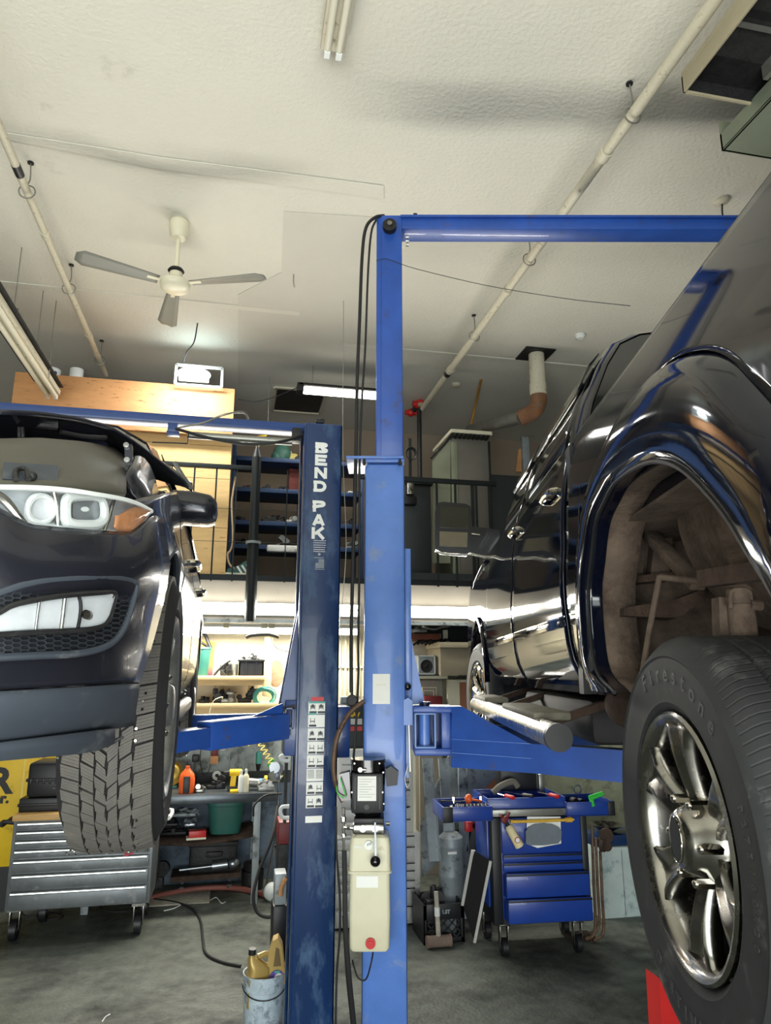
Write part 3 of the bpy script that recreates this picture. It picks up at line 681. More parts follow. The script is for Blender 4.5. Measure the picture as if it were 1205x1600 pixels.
def alloy(parent, M, rim, k6=6, phase=90.0, mt=None, w=0.2, cap_r=0.05, spoke_w=1.0, names=True):
    mt = mt or M_CHROMED
    m = MB()
    m.lathe([(rim + 0.004, -0.012), (rim + 0.008, 0.0), (rim + 0.002, 0.006), (rim - 0.008, 0.002), (rim - 0.016, -0.010), (rim - 0.024, -0.03), (rim - 0.028, -w)], M, 56, cap0=False, cap1=False)
    rimo = m.build('rim', mt, parent, ang=50)
    m = MB(); m.lathe([(0.0, -0.13), (rim - 0.03, -0.13), (rim - 0.03, -0.14), (0, -0.14)], M, 32, False, False)
    m.lathe([(0.0, -0.10), (rim * 0.62, -0.10), (rim * 0.62, -0.115), (0, -0.115)], M, 32, False, False)
    m.build('brake_disc', M_UNDER, rimo)
    for k in range(k6):
        m = MB(); a0 = R(phase + 360 / k6 * k); rows = []
        for i in range(11):
            t = i / 10; r = 0.045 + (rim - 0.010 - 0.045) * t
            hw = spoke_w * (0.030 + 0.004 * math.sin(t * PI) * -1 + 0.024 * t ** 2)
            if t > 0.85: hw += spoke_w * 0.030 * ((t - 0.85) / 0.15) ** 2
            base = -0.055 + 0.045 * math.sin(min(1, t * 1.1) * PI / 2) - 0.004 * t
            row = []
            for s, hh in ((-1, -0.035), (-0.95, -0.006), (-0.8, 0.002), (-0.62, 0.0), (-0.3, -0.010), (0, -0.013), (0.3, -0.010), (0.62, 0.0), (0.8, 0.002), (0.95, -0.006), (1, -0.035)):
                x = hw * s; row.append(M @ Vector((math.cos(a0) * r - math.sin(a0) * x, math.sin(a0) * r + math.cos(a0) * x, base + hh)))
            rows.append(row)
        m.grid(rows); m.build('spoke', mt, rimo, solid=0.006, ang=60)
    m = MB(); m.lathe([(cap_r * 1.75, -0.07), (cap_r * 1.7, -0.05), (cap_r * 1.25, -0.028), (cap_r * 1.1, -0.004), (cap_r * 0.95, 0.006), (cap_r * 0.72, 0.010), (0, 0.010)], M, 32, cap1=False)
    m.build('hub_cap', mt, rimo, ang=60)
    for k in range(k6):
        m = MB(); a = R(phase + 360 / k6 * (k + 0.5)); c = M @ Vector((math.cos(a) * cap_r * 1.5, math.sin(a) * cap_r * 1.5, -0.05)); z = (M.to_3x3() @ Vector((0, 0, 1)))
        m.cyl(c, c + z * 0.042, 0.0115, 0.0105, 6); m.sph(c + z * 0.042, 0.0095, 8, 6)
        m.build('lug_nut', M_CHROME, rimo)
    return rimo

# ================================================================== pickup truck on the right lift
T = Frame(13.0); TX = 0.60; TC = 1.62
truck = thing('pickup_truck', 'dark midnight blue crew cab pickup raised on the right lift, seen from its rear wheel', 'pickup truck', tuple(T.w(TC, 3.3, 1.5)))
def tside(v, z):
    x = TX
    if z > 2.45: x += 0.05 * ((z - 2.45) / 0.38) ** 2
    elif z < 2.12: x += 0.07 * ((2.12 - z) / 0.18) ** 2
    else: x += -0.012 * math.sin((z - 2.12) / 0.33 * PI)
    return x
def tcurve(px, X=TX): return [T.ux(u, v, X) for u, v in px]
inner = tcurve([(978, 1082), (949, 1050), (939, 993), (935, 921), (939, 884), (947, 819), (963, 782), (980, 754), (1020, 727), (1057, 721), (1094, 737), (1138, 778), (1171, 819), (1193, 855)]) + [(1.06, 2.08), (1.04, 1.95)]
outer = tcurve([(944, 1078), (929, 1040), (922, 990), (920, 930), (921, 884), (925, 819), (941, 737), (972, 656), (1004, 607), (1045, 563), (1086, 549), (1126, 551), (1159, 567), (1187, 595)]) + [(0.985, 2.33), (0.955, 2.15), (0.94, 1.95)]
def up(pts): return [Vector((p[0], p[1], 0)) for p in pts]
inner = resample(catmull(up(inner), 5), 56); outer = resample(catmull(up(outer), 5), 56)
def zhole(v, curve):
    best = None
    for a, b in zip(curve, curve[1:]):
        if (a.x - v) * (b.x - v) <= 0 and a.x != b.x:
            z = a.y + (b.y - a.y) * (v - a.x) / (b.x - a.x); best = z if best is None else max(best, z)
    return best
def side_panel(v0, v1, name, par, hole=None, ztop=2.83, zbot=1.935, n=40, frame=T, side=tside, m_=M_TRUCK, nz=16, ztf=None, mirror=None, solid=0.012):
    vs = [v0 + (v1 - v0) * i / n for i in range(n + 1)]
    if hole:
        lo = min(p.x for p in hole); hi = max(p.x for p in hole)
        for e in (lo, hi):
            if v0 < e < v1: vs += [e - 0.0015, e + 0.0015, e - 0.01, e + 0.01, e - 0.03, e + 0.03]
        vs = sorted(x for x in vs if v0 <= x <= v1)
    rows = []
    for v in vs:
        zb = zbot; h = zhole(v, hole) if hole else None
        if h: zb = max(zb, h)
        zt = ztf(v) if ztf else ztop
        rows.append([frame.w(side(v, zb + (zt - zb) * j / nz), v, zb + (zt - zb) * j / nz) for j in range(nz + 1)])
    mb = MB(); mb.grid(rows)
    return mb.build(name, m_, par, solid=solid, soff=1.0, ang=50)
bed = side_panel(0.35, 2.44, 'bed_side', truck, hole=outer, n=70)
# rolled bed rail cap
m = MB(); m.tube([T.w(0.66, 0.35, 2.828), T.w(0.66, 2.44, 2.828)], 0.022, n=12, smooth=0)
m.build('bed_rail_cap', M_BLACK, bed)
# flare
m = MB(); rows = []
for k, (t, x) in enumerate(((0, 0.0), (0.02, -0.010), (0.10, -0.040), (0.30, -0.052), (0.6, -0.052), (0.85, -0.048), (0.97, -0.036), (1.0, -0.018), (1.0, 0.015))):
    rows.append([T.w(tside(0, max(1.95, o.y + (i.y - o.y) * t)) * 0 + TX + x + (0.05 * ((max(o.y, 2.45) - 2.45) / 0.38) ** 2) * (1 - t), o.x + (i.x - o.x) * t, o.y + (i.y - o.y) * t) for o, i in zip(outer, inner)])
m.grid(rows); flare = m.build('fender_flare', M_TRUCK, bed, ang=60)
m = MB(); m.tube([T.w(TX - 0.030, p.x, p.y) for p in inner], 0.006, n=6, smooth=0); m.build('flare_lip', M_BLACK, bed)
# fuel door
fc = T.ux(917, 752, TX)
m = MB(); pts = [T.w(tside(0, fc[1] + 0.10 * math.sin(a)) - 0.006, fc[0] + 0.085 * math.cos(a), fc[1] + 0.10 * math.sin(a)) for a in [2 * PI * i / 32 for i in range(32)]]
m.tube(pts, 0.0035, n=6, smooth=0, closed=True)
m.build('fuel_door', M_BLKG, bed)
# bed interior walls, front wall, tailgate, floor and far side
m = MB(); m.bb((0.68, 0.38, 2.46), (0.70, 2.42, 2.80), 0, T); m.bb((0.66, 2.40, 2.44), (2 * TC - 0.66, 2.43, 2.82), 0, T); m.bb((0.66, 0.35, 2.05), (2 * TC - 0.66, 0.40, 2.80), 0, T)
m.bb((0.68, 0.38, 2.44), (2 * TC - 0.68, 2.42, 2.46), 0, T); m.bb((2 * TC - 0.66, 0.35, 1.94), (2 * TC - 0.6, 2.44, 2.83), 0.01, T)
m.build('bed_box', M_TRUCK, truck)
# cab
rear_door = side_panel(2.50, 3.645, 'rear_door', truck, n=24)
front_door = side_panel(3.66, 4.80, 'front_door', truck, n=24)
fa_ = [Vector((5.37 + 0.47 * math.cos(R(a)), 1.92 + 0.47 * math.sin(R(a)), 0)) for a in range(-2, 183, 6)]
fend = side_panel(4.815, 6.2, 'front_fender', truck, hole=fa_, n=44, ztf=lambda v: 2.80 - 0.03 * (v - 4.8) ** 2, zbot=1.95)
m = MB(); m.tube([T.w(TX - 0.012, p.x, p.y) for p in fa_], 0.02, n=8, smooth=0); m.build('wheel_lip', M_TRUCK, fend)
m = MB(); m.bb((0.615, 2.44, 1.93), (0.66, 2.50, 2.80), 0, T); m.build('cab_gap_shade', M_BLACK, truck)  # black strip put in the open bed-to-cab gap to stand for its shade
def cabsec(v, k=1.0, dz=0.0):
    half = [(0.655, 2.83), (0.70, 3.0), (0.765, 3.16), (0.82, 3.25), (0.90, 3.29), (1.1, 3.315), (TC, 3.33)]
    half = [(TC + (x - TC) * k, 2.83 + (z - 2.83) * (1 + dz)) for x, z in half]
    full = half + [(2 * TC - x, z) for x, z in reversed(half[:-1])]
    return [T.w(x, v, z) for x, z in full]
m = MB(); m.grid([cabsec(2.49, 0.97, -0.06), cabsec(2.53, 0.99, -0.02), cabsec(2.60), cabsec(3.2), cabsec(3.8), cabsec(4.25, 1, -0.01), cabsec(4.42, 0.99, -0.06)])
roof = m.build('cab_roof', M_TRUCK, truck, ang=60)
m = MB(); s1 = cabsec(2.495, 0.965, -0.07); m._face([m.bm.verts.new(p) for p in s1]); m.build('rear_window', M_GLASS, truck)
m = MB(); s1 = cabsec(4.42, 0.99, -0.06); s2 = [T.w(0.64 + (2 * TC - 1.28) * i / 12, 5.15 - 0.06 * abs(i - 6) / 6, 2.83) for i in range(13)]; m.grid([s1, s2]); m.build('windshield', M_GLASS, truck)
# side glass let into the cab side, with rain visors over it
def glasspane(v0, v1, name, door):
    m = MB(); rows = []
    for i in range(9):
        v = v0 + (v1 - v0) * i / 8
        rows.append([T.w(x - 0.004, v, z) for x, z in ((0.664, 2.86), (0.70, 2.99), (0.755, 3.135), (0.79, 3.20))])
    m.grid(rows); return m.build(name, M_GLASS, door, solid=0.004)
glasspane(2.66, 3.60, 'door_glass', rear_door); glasspane(3.70, 4.40, 'door_glass', front_door)
m = MB(); m.grid([[T.w(x, v, z) for x, z in ((0.735, 3.11), (0.725, 3.12), (0.76, 3.20), (0.80, 3.245))] for v in (2.62, 2.7, 3.2, 3.58)]); m.build('rain_visor', M_BLKG, rear_door, solid=0.004)
m = MB(); m.grid([[T.w(x, v, z) for x, z in ((0.735, 3.11), (0.725, 3.12), (0.76, 3.20), (0.80, 3.245))] for v in (3.68, 3.9, 4.2, 4.36)]); m.build('rain_visor', M_BLKG, front_door, solid=0.004)
# hood, front end, floor
m = MB(); rows = []
for v, z in ((5.1, 2.84), (5.4, 2.83), (5.9, 2.78), (6.2, 2.68), (6.28, 2.5), (6.3, 2.0)):
    rows.append([T.w(x, v, z - (0.04 if abs(x - TC) > 0.9 else 0)) for x in (0.62, 0.8, 1.2, TC, 2.04, 2.44, 2 * TC - 0.62)])
m.grid(rows); m.build('hood', M_TRUCK, truck, solid=0.01)
m = MB(); m.bb((2 * TC - 0.66, 2.5, 1.94), (2 * TC - 0.6, 6.2, 2.83), 0.01, T); m.build('far_side_panel', M_TRUCK, truck)
m = MB(); m.bb((0.7, 2.5, 1.98), (2 * TC - 0.7, 5.0, 2.02), 0, T); m.bb((0.66, 2.5, 1.93), (0.74, 4.8, 2.0), 0.01, T); m.build('cab_floor', M_RUST, truck)
m = MB()
for xr in (1.05, 2 * TC - 1.05): m.bb((xr - 0.04, 0.35, 1.80), (xr + 0.04, 6.1, 1.95), 0.005, T)
for vv in (0.5, 1.2, 2.45, 3.6, 4.6): m.bb((1.05, vv, 1.83), (2 * TC - 1.05, vv + 0.08, 1.92), 0.005, T)
m.build('chassis_frame', M_RUST, truck)
# body side crease, built as an added raised strip; chrome stands for its bright line
for (v0, v1, par) in ((2.22, 2.43, bed), (2.51, 3.635, rear_door), (3.67, 4.79, front_door)):
    m = MB(); m.bb((TX - 0.020, v0, 2.155), (TX + 0.0, v1, 2.20), 0.008, T); mo = m.build('side_crease', M_TRUCK, par)
    m = MB(); m.bb((TX - 0.0215, v0, 2.190), (TX - 0.014, v1, 2.197), 0.002, T); m.build('crease_bright_line', M_CHROME, mo)
# door handles
for (u, v, par) in ((859, 776, rear_door), (803, 832, front_door)):
    hv, hz = T.ux(u, v, TX)
    x = tside(0, hz)
    m = MB(); m.tube([T.w(x + 0.002, hv + 0.10, hz), T.w(x - 0.03, hv + 0.08, hz), T.w(x - 0.036, hv, hz + 0.003), T.w(x - 0.03, hv - 0.08, hz), T.w(x + 0.002, hv - 0.10, hz)], 0.014, n=10)
    h = m.build('door_handle', M_CHROME, par)
    m = MB(); m.sph(T.w(x + 0.004, hv, hz), (0.012, 0.075, 0.035), 16, 10, T.M); m.build('handle_cup', M_BLKG, h)
m = MB(); a = T.ux(770, 965, TX); m.bb((TX - 0.006, a[0], a[1] - 0.02), (TX + 0.004, a[0] + 0.14, a[1] + 0.02), 0.002, T); m.build('fender_badge', M_CHROMED, fend)
# tow mirror
def TQ(u, v, y): x, z = T.uy(u, v, y); return T.w(x, y, z)
MY = 4.45
m = MB(); A = [TQ(u, v, MY) for u, v in ((681, 796), (684, 786), (692, 784), (728, 787), (735, 791), (737, 800), (736, 862), (730, 866), (690, 863), (681, 858))]
m.prism(A, T.ey * 0.10); mir = m.build('tow_mirror', M_BLKG, front_door, ang=50)
m = MB(); m.prism([TQ(u, v, MY - 0.004) for u, v in ((687, 790), (732, 793), (732, 826), (687, 824))], T.ey * 0.003); m.build('mirror_glass', mat('mirror_silver', (120, 124, 122), 0.02, 1.0, var=0), mir)
m = MB(); m.prism([TQ(u, v, MY - 0.006) for u, v in ((687, 830), (731, 832), (730, 855), (687, 853))], T.ey * 0.003); m.build('blind_spot_glass', mat('mirror_bright_reflection', (215, 210, 200), 0.03, 1.0, var=0), mir)  # lower glass: its bright reflection is put into a lighter silver
m = MB(); m.tube([TQ(681, 862, MY - 0.01), TQ(700, 866, MY - 0.012), TQ(736, 867, MY - 0.01)], 0.006, n=8); m.build('bright_edge', M_CHROME, mir)
m = MB(); m.prism([TQ(u, v, MY + 0.03) for u, v in ((736, 822), (780, 828), (792, 868), (760, 869), (736, 864))], T.ey * 0.08)
ma = m.build('mirror_arm', M_BLKG, front_door)
m = MB(); m.tube([TQ(736, 865, MY + 0.02), TQ(760, 870, MY + 0.02), TQ(782, 868, MY + 0.02)], 0.006, n=8); m.tube([TQ(737, 834, MY + 0.02), TQ(750, 836, MY + 0.02)], 0.005, n=8); m.build('bright_edge', M_CHROME, ma)
# running board
RX = 0.50
e0 = T.ux(766, 1102, RX); e1 = T.ux(905, 1128, RX - 0.02)
zr = 1.80
m = MB(); m.tube([T.w(RX + 0.12, 4.92, zr + 0.02), T.w(RX + 0.03, 4.86, zr), T.w(RX, 4.7, zr), T.w(RX, 3.6, zr), T.w(RX, 2.35, zr)], 0.042, n=18)
rbd = m.build('running_board', M_CHROMED, truck)
m = MB(); m.cyl(T.w(RX, 2.36, zr), T.w(RX, 2.325, zr), 0.044, 0.044, 20); m.build('end_cap', M_BLACK, rbd)
for (v0, v1) in ((4.15, 4.75), (2.65, 3.45)):
    m = MB(); m.bb((RX - 0.02, v0, zr + 0.03), (RX + 0.12, v1, zr + 0.062), 0.012, T); m.build('step_pad', mat('worn_step_pad', (120, 116, 102), 0.7, var=0.3, scale=20), rbd)
for vv in (2.75, 3.9, 4.6): MB().bar(T.w(RX, vv, zr), T.w(0.95, vv, zr + 0.14), 0.05, 0.03, bev=0.004).build('step_bracket', M_RUST, rbd)
# rear wheel
WC = T.w(TX + 0.0, 1.635, 1.652)
W = wheelM(WC, -T.ex + T.ey * 0.012)
m = MB(); m.lathe(tyre_profile(0.430, 0.275, 0.262), W, 120, False, False)
M_TT = tread_material('truck_tread', (44, 45, 46), R(13), 130, 0.430, 60, 0.35)
tyre = build_centred(m, 'rear_wheel', M_TT, truck, WC)
for ch_, r_, a0, sgn, sz, st in (('Firestone', 0.345, 112, -1, 0.052, 8.2), ('DESTINATION', 0.343, -122, 1, 0.040, 6.6), ('P275/60R20', 0.345, 20, -1, 0.022, 4.0)):
    m = MB()
    for i, ch in enumerate(ch_):
        a = R(a0 + sgn * i * st)
        me = text_mesh(ch, sz, 0.0012, 0.0008)
        rot = a - PI / 2 if sgn < 0 else a + PI / 2
        m.add(me, W @ Matrix.Translation((math.cos(a) * r_, math.sin(a) * r_, 0.0095)) @ Matrix.Rotation(rot, 4, 'Z'))
    m.build('sidewall_lettering', mat('raised_rubber', (54, 54, 54), 0.55, var=0.1), tyre)
rim = alloy(truck, W, 0.256, 6, 90, M_CHROMED, 0.22, 0.058, 1.15)
m = MB(); m.lathe([(0.0, 0.013), (0.036, 0.013), (0.038, 0.011)], W @ Matrix.Diagonal((0.8, 1.2, 1, 1)), 28, False, False); m.build('oval_badge', M_BLACK, rim)
m = MB(); pts = [W @ Vector((0.0315 * math.cos(a), 0.0465 * math.sin(a), 0.0115)) for a in [2 * PI * i / 28 for i in range(28)]]; m.tube(pts, 0.002, n=6, smooth=0, closed=True); m.build('badge_ring', M_CHROME, rim)
# front wheel
WF = T.w(TX - 0.03, 5.32, 1.80); W2 = wheelM(WF, -T.ex - T.ey * 0.12)
m = MB(); m.lathe(tyre_profile(0.418, 0.275, 0.268), W2, 72, False, False); fw = build_centred(m, 'front_wheel', M_TT, truck, WF)
alloy(truck, W2, 0.262, 6, 90, M_CHROME, 0.22, 0.058, 1.05)
# wheel well, suspension, underbody
m = MB(); m.grid([[T.w(x, p.x, p.y) for p in inner] for x in (TX + 0.012, TX + 0.05, TX + 0.11)]); m.build('wheel_well_lip', M_RUSTL, truck, solid=0.004)
m = MB(); m.bb((0.64, 2.32, 1.96), (1.4, 2.34, 2.44), 0, T); m.bb((1.08, 0.5, 2.0), (1.10, 2.32, 2.44), 0, T); m.bb((0.66, 0.5, 2.425), (1.4, 2.34, 2.435), 0, T)
rows = []
for a in range(0, 91, 10): rows.append([T.w(1.08 - 0.30 * math.sin(R(a)) ** 1.0, v, 2.10 + 0.34 * (1 - math.cos(R(a)))) for v in (0.5, 1.0, 1.5, 1.95)])
m.grid(rows); m.build('wheel_well', M_RUSTL, truck)
def tq(u, v, y): x, z = T.uy(u, v, y); return T.w(x, y, z)
for (u0, u1) in ((972, 1004), (1016, 1046)):
    m = MB(); m.prism([tq(u0, 905, 2.26), tq(u1, 905, 2.26), tq(u1 + 14, 740, 2.26), tq(u0 + 18, 740, 2.26)], T.ey * 0.05); m.build('inner_rib', M_RUSTL, truck)
m = MB(); m.prism([tq(963, 903, 2.22), tq(1055, 893, 2.22), tq(1052, 905, 2.22), tq(965, 913, 2.22)], T.ey * 0.08); m.build('rib_ledge', M_RUST, truck)
m = MB(); m.bar(tq(1016, 836, 2.15), tq(1092, 916, 1.9), 0.045, 0.03, bev=0.006); m.bar(tq(1120, 800, 1.8), tq(1165, 890, 1.6), 0.05, 0.02); m.build('diagonal_brace', M_RUSTL, truck)
m = MB(); m.prism([tq(975, 950, 2.1), tq(1060, 935, 2.1), tq(1100, 920, 2.1), tq(1105, 935, 2.1), tq(1060, 966, 2.1), tq(975, 962, 2.1)], T.ey * 0.1); m.build('cross_member', M_RUST, truck)
MB().bar(tq(1100, 905, 1.7), tq(1205, 890, 1.5), 0.04, 0.04).build('cross_member', M_RUST, truck)
m = MB(); m.tube([tq(1003, 1060, 1.9), tq(1015, 985, 1.9), tq(1031, 900, 1.9)], 0.008, smooth=0); m.tube([tq(1031, 902, 1.9), tq(1180, 917, 1.75)], 0.009, smooth=0); m.build('brace_rod', M_RUSTL, truck)
a = tq(1163, 1010, 1.62); b = tq(1156, 945, 1.62)
m = MB(); m.cyl(a - Vector((0, 0, 0.15)), b, 0.036, 0.03, n=18); m.cyl(b, b + Vector((0, 0, 0.035)), 0.026, n=18)
m.tube([tq(1142, 950, 1.6), tq(1142, 925, 1.6), tq(1156, 921, 1.6), tq(1172, 925, 1.6), tq(1173, 950, 1.6)], 0.005, smooth=2); m.bar(tq(1128, 935, 1.64), tq(1130, 1000, 1.64), 0.04, 0.03); m.cyl(tq(1172, 945, 1.6), tq(1190, 946, 1.6), 0.012, n=10)
m.build('shock_absorber', M_RUSTL, truck)
m = MB(); m.bb((0.86, 1.8, 1.70), (1.5, 2.3, 1.98), 0.03, T); m.build('underbody_shield', M_UNDER, truck)
m = MB(); m.cyl(T.w(0.83, 1.60, 1.655), T.w(2 * TC - 0.83, 1.60, 1.655), 0.045, n=18); m.sph(T.w(TC, 1.60, 1.655), (0.16, 0.17, 0.16)); m.build('rear_axle', M_RUST, truck)
m = MB()
for i in range(4): m.tube([T.w(1.05, 0.85 + 0.08 * i, 1.86 - 0.0 * i), T.w(1.05, 1.6, 1.70 - i * 0.012), T.w(1.05, 2.35 - 0.08 * i, 1.88)], 0.011, n=8)
m.build('leaf_spring', M_RUST, truck)
m = MB(); m.cyl(T.w(1.3, 2.2, 1.80), T.w(1.3, 3.6, 1.84), 0.10, n=20); m.cyl(T.w(1.3, 1.3, 1.82), T.w(1.3, 2.2, 1.80), 0.04, n=14); m.build('exhaust_muffler', M_RUST, truck)
m = MB(); m.bb((0.80, 2.2, 1.80), (1.0, 2.75, 1.98), 0.03, T); m.sph(T.w(0.72, 2.30, 1.90), (0.07, 0.10, 0.07), 14, 10); m.build('body_mount', M_RUST, truck)
m = MB(); m.bb((0.75, 2.9, 1.72), (1.25, 4.4, 1.9), 0.04, T); m.build('fuel_tank', M_UNDER, truck)
# ================================================================== grey car on the left lift, nose towards the viewer
C = Frame(-1.0)
XC = -1.06 - 0.02
suv = thing('car', 'dark graphite crossover raised on the left lift, hood ajar, nose towards the viewer', 'car', tuple(C.w(XC, 3.4, 1.6)))
PLAN = [(-1.06, 1.03), (-0.7, 1.045), (-0.5, 1.07), (-0.36, 1.115), (-0.28, 1.17), (-0.215, 1.25), (-0.17, 1.36), (-0.143, 1.5), (-0.13, 1.65), (-0.125, 1.9), (-0.125, 5.6)]
def fpt(s, z, off=0.0):                                # point on the nose by running length of the plan curve
    return None
PV = catmull([Vector((x, y, 0)) for x, y in PLAN[:-1]], 8) + [Vector((-0.125, 5.6, 0))]
PCACHE = {}
def onplan(u, v, off=0.0):
    d = ray(u, v); dx, dy = d.dot(C.ex), d.dot(C.ey)
    best = None; key = round(off, 4)
    if key not in PCACHE:
        N_ = []
        for i in range(len(PV)):
            e = PV[min(i + 1, len(PV) - 1)] - PV[max(i - 1, 0)]; N_.append(Vector((e.y, -e.x, 0)).normalized())
        PCACHE[key] = [p + n * off for p, n in zip(PV, N_)]
    PL = PCACHE[key]
    for a, b in zip(PL, PL[1:]):
        ex, ey = b.x - a.x, b.y - a.y; ax, ay = a.x, a.y
        den = dx * ey - dy * ex
        if abs(den) < 1e-9: continue
        t = (ax * ey - ay * ex) / den; s = (ax * dy - ay * dx) / den
        if -0.02 <= s <= 1.02 and t > 0 and (best is None or t < best[0]): best = (t, C.w(dx * t, dy * t, CAM_H + d.z * t))
    if best is None:                                   # past the silhouette: use the flank plane
        t = PV[-2].y / dy; return C.w(dx * t, dy * t, CAM_H + d.z * t)
    return best[1]
def lerp_poly(pts, u):
    for a, b in zip(pts, pts[1:]):
        if a[0] <= u <= b[0]: return a[1] + (b[1] - a[1]) * (u - a[0]) / max(1e-6, b[0] - a[0])
    return pts[0][1] if u < pts[0][0] else pts[-1][1]
def nose_panel(top, bot, name, m_, par, nu=36, nv=8, off=lambda t: 0.0, solid=0.012, mirror=None, ang=50, uend=None):
    u0 = min(top[0][0], bot[0][0]); u1 = min(top[-1][0], bot[-1][0])
    rows = []
    for i in range(nu + 1):
        u = u0 + (u1 - u0) * i / nu
        a = lerp_poly(top, u); b = lerp_poly(bot, u)
        row = []
        for j in range(nv + 1):
            uu, v = u, a + (b - a) * j / nv
            if uend:
                uu = u0 + (lerp_poly(uend, v) - u0) * i / nu; a2 = lerp_poly(top, uu); b2 = lerp_poly(bot, uu); v = a2 + (b2 - a2) * j / nv
            row.append(onplan(uu, v, off(j / nv)))
        rows.append(row)
    mb = MB()
    if mirror == 'join': rows = [[mirr(p) for p in r] for r in rows[::-1]] + rows
    mb.grid(rows)
    o = mb.build(name, m_, par, solid=solid, soff=0, ang=ang)
    if mirror == 'copy': MB().grid([[mirr(p) for p in r] for r in rows]).build(name, m_, par, solid=solid, soff=0, ang=ang)
    return o
def mirr(p):
    x = p.dot(C.ex); y = p.dot(C.ey); return C.w(2 * XC - x, y, p.z)
UL = -560
# bumper body, from below the lamp to the seam of the valance
bump_top = [(UL, 800), (-60, 775), (0, 797), (20, 812), (50, 823), (130, 830), (205, 836), (236, 800), (246, 835)]
body = nose_panel([(UL, 790), (-60, 775), (0, 797), (25, 814), (50, 823), (130, 830), (200, 834), (236, 806), (246, 812)], [(UL, 1080), (0, 1078), (215, 1066), (246, 1064)], 'front_bumper', M_SUV, suv, nu=60, nv=26, off=lambda t: 0.012 * math.sin(t * PI * 2.2) + 0.02 * math.sin(t * PI), mirror='join', uend=[(800, 250), (840, 256), (880, 262), (930, 254), (1000, 236), (1066, 214)])
val = nose_panel([(UL, 1082), (0, 1080), (216, 1068), (238, 1066)], [(UL, 1168), (0, 1160), (206, 1131), (238, 1110)], 'lower_valance', M_PLAST, suv, nu=44, nv=8, off=lambda t: 0.016 - 0.05 * t * t, mirror='join', uend=[(1066, 214), (1130, 203)])
m = MB(); rows = []
for i in range(30):
    u = UL + (178 - UL) * i / 29; a = lerp_poly([(UL, 1165), (0, 1160), (185, 1137)], u); b = lerp_poly([(UL, 1192), (0, 1186), (120, 1176), (165, 1168), (178, 1160)], u)
    rows.append([onplan(u, a, -0.012), onplan(u, (a + b) / 2, -0.015), onplan(u, b, -0.03), onplan(u, b, -0.03) + Vector((0, 0.12, 0.0))])
m.grid([[mirr(p) for p in r] for r in rows[::-1]] + rows); m.build('air_deflector', M_PLAST, suv, solid=0.006, soff=0)
# panel above the lamp, the ceiling's brown reflection put into its colour (closed nose under the open hood)
cov = nose_panel([(UL, 690), (0, 690), (60, 688), (130, 693), (195, 705)], [(UL, 762), (0, 762), (110, 764), (200, 776)], 'radiator_cover', mat('reflection_brown_cover', (82, 79, 68), 0.6, var=0.1), suv, nu=40, nv=5, off=lambda t: -0.22 + 0.20 * t, mirror='join')
m = MB(); rows = [[onplan(u, v, o) for (v, o) in ((712 + (u - 5) * 0.12, -0.14), (752, -0.02))] for u in range(2, 92, 8)]
m.prism([onplan(6, 722, -0.08), onplan(90, 727, -0.08), onplan(90, 755, -0.03), onplan(3, 748, -0.03)], C.ey * 0.03)
lt = m.build('latch_bracket', M_PLAST, cov)
m = MB(); m.tube([onplan(25, 750, -0.02), onplan(25, 735, -0.05), onplan(40, 733, -0.05), onplan(45, 748, -0.02)], 0.004); m.sph(onplan(50, 744, -0.03), 0.008); m.build('hood_latch', M_IRON, cov)
# head lamp
HT = [(UL, 770), (-140, 770), (-60, 762), (0, 762), (60, 763), (110, 767), (150, 773), (190, 780), (215, 788), (236, 798)]
HB = [(UL, 771), (-140, 772), (-60, 780), (0, 797), (20, 810), (50, 821), (90, 826), (130, 829), (170, 831), (203, 833), (222, 818), (236, 800)]
lamp = nose_panel(HT[1:], HB[1:], 'head_lamp', M_REFL, suv, nu=44, nv=6, off=lambda t: -0.045 * math.sin(t * PI) - 0.004, solid=0.003, mirror='copy')
def ridge(par, pts, r, m_, name, off=0.0):
    mb = MB(); P = [onplan(u, v, off) for u, v in pts]; mb.tube(P, r, n=8, smooth=4); return mb.build(name, m_, par)
def oval(par, cu, cv, ru, rv, r, m_, name, off, fill=False, sq=2.0):
    pts = []
    for i in range(24):
        a = 2 * PI * i / 24; ca, sa = math.cos(a), math.sin(a)
        pts.append(onplan(cu + ru * math.copysign(abs(ca) ** (2 / sq), ca), cv + rv * math.copysign(abs(sa) ** (2 / sq), sa), off))
    mb = MB()
    for P in (pts,):
        if fill: mb.prism(P, C.ey * 0.02)
        else: mb.tube(P, r, n=8, smooth=0, closed=True)
    return mb.build(name, m_, par)
oval(lamp, 128, 798, 29, 21, 0.009, M_WHITEP, 'projector_ring', -0.012, sq=3.4)
oval(lamp, 128, 798, 20, 14, 0, mat('smoked_lens', (160, 164, 166), 0.2, 0.4, var=0.1), 'projector_lens', -0.018, True, sq=3.2)
oval(lamp, 127, 797, 6, 3, 0, M_WHITEP, 'projector_bulb', -0.022 + 0.006, True)
oval(lamp, 60, 796, 20, 18, 0.005, M_WHITEP, 'turn_reflector_ring', -0.02)
oval(lamp, 60, 796, 15, 14, 0, M_REFL, 'turn_reflector', -0.026, True)
amb = nose_panel([(176, 806), (200, 797), (222, 800), (234, 803)], [(172, 820), (180, 827), (203, 830), (222, 815), (234, 804)], 'amber_reflector', M_AMBER, lamp, nu=10, nv=4, off=lambda t: -0.012, solid=0.003)
ridge(lamp, [(176, 778), (166, 800), (158, 830)], 0.004, M_CHROMED, 'bezel', -0.012)
ridge(lamp, [(-20, 766), (10, 785), (38, 818)], 0.006, M_CHROMED, 'bezel', -0.004)
ridge(lamp, [(80, 766), (84, 795), (88, 826)], 0.004, M_CHROMED, 'bezel', -0.018)
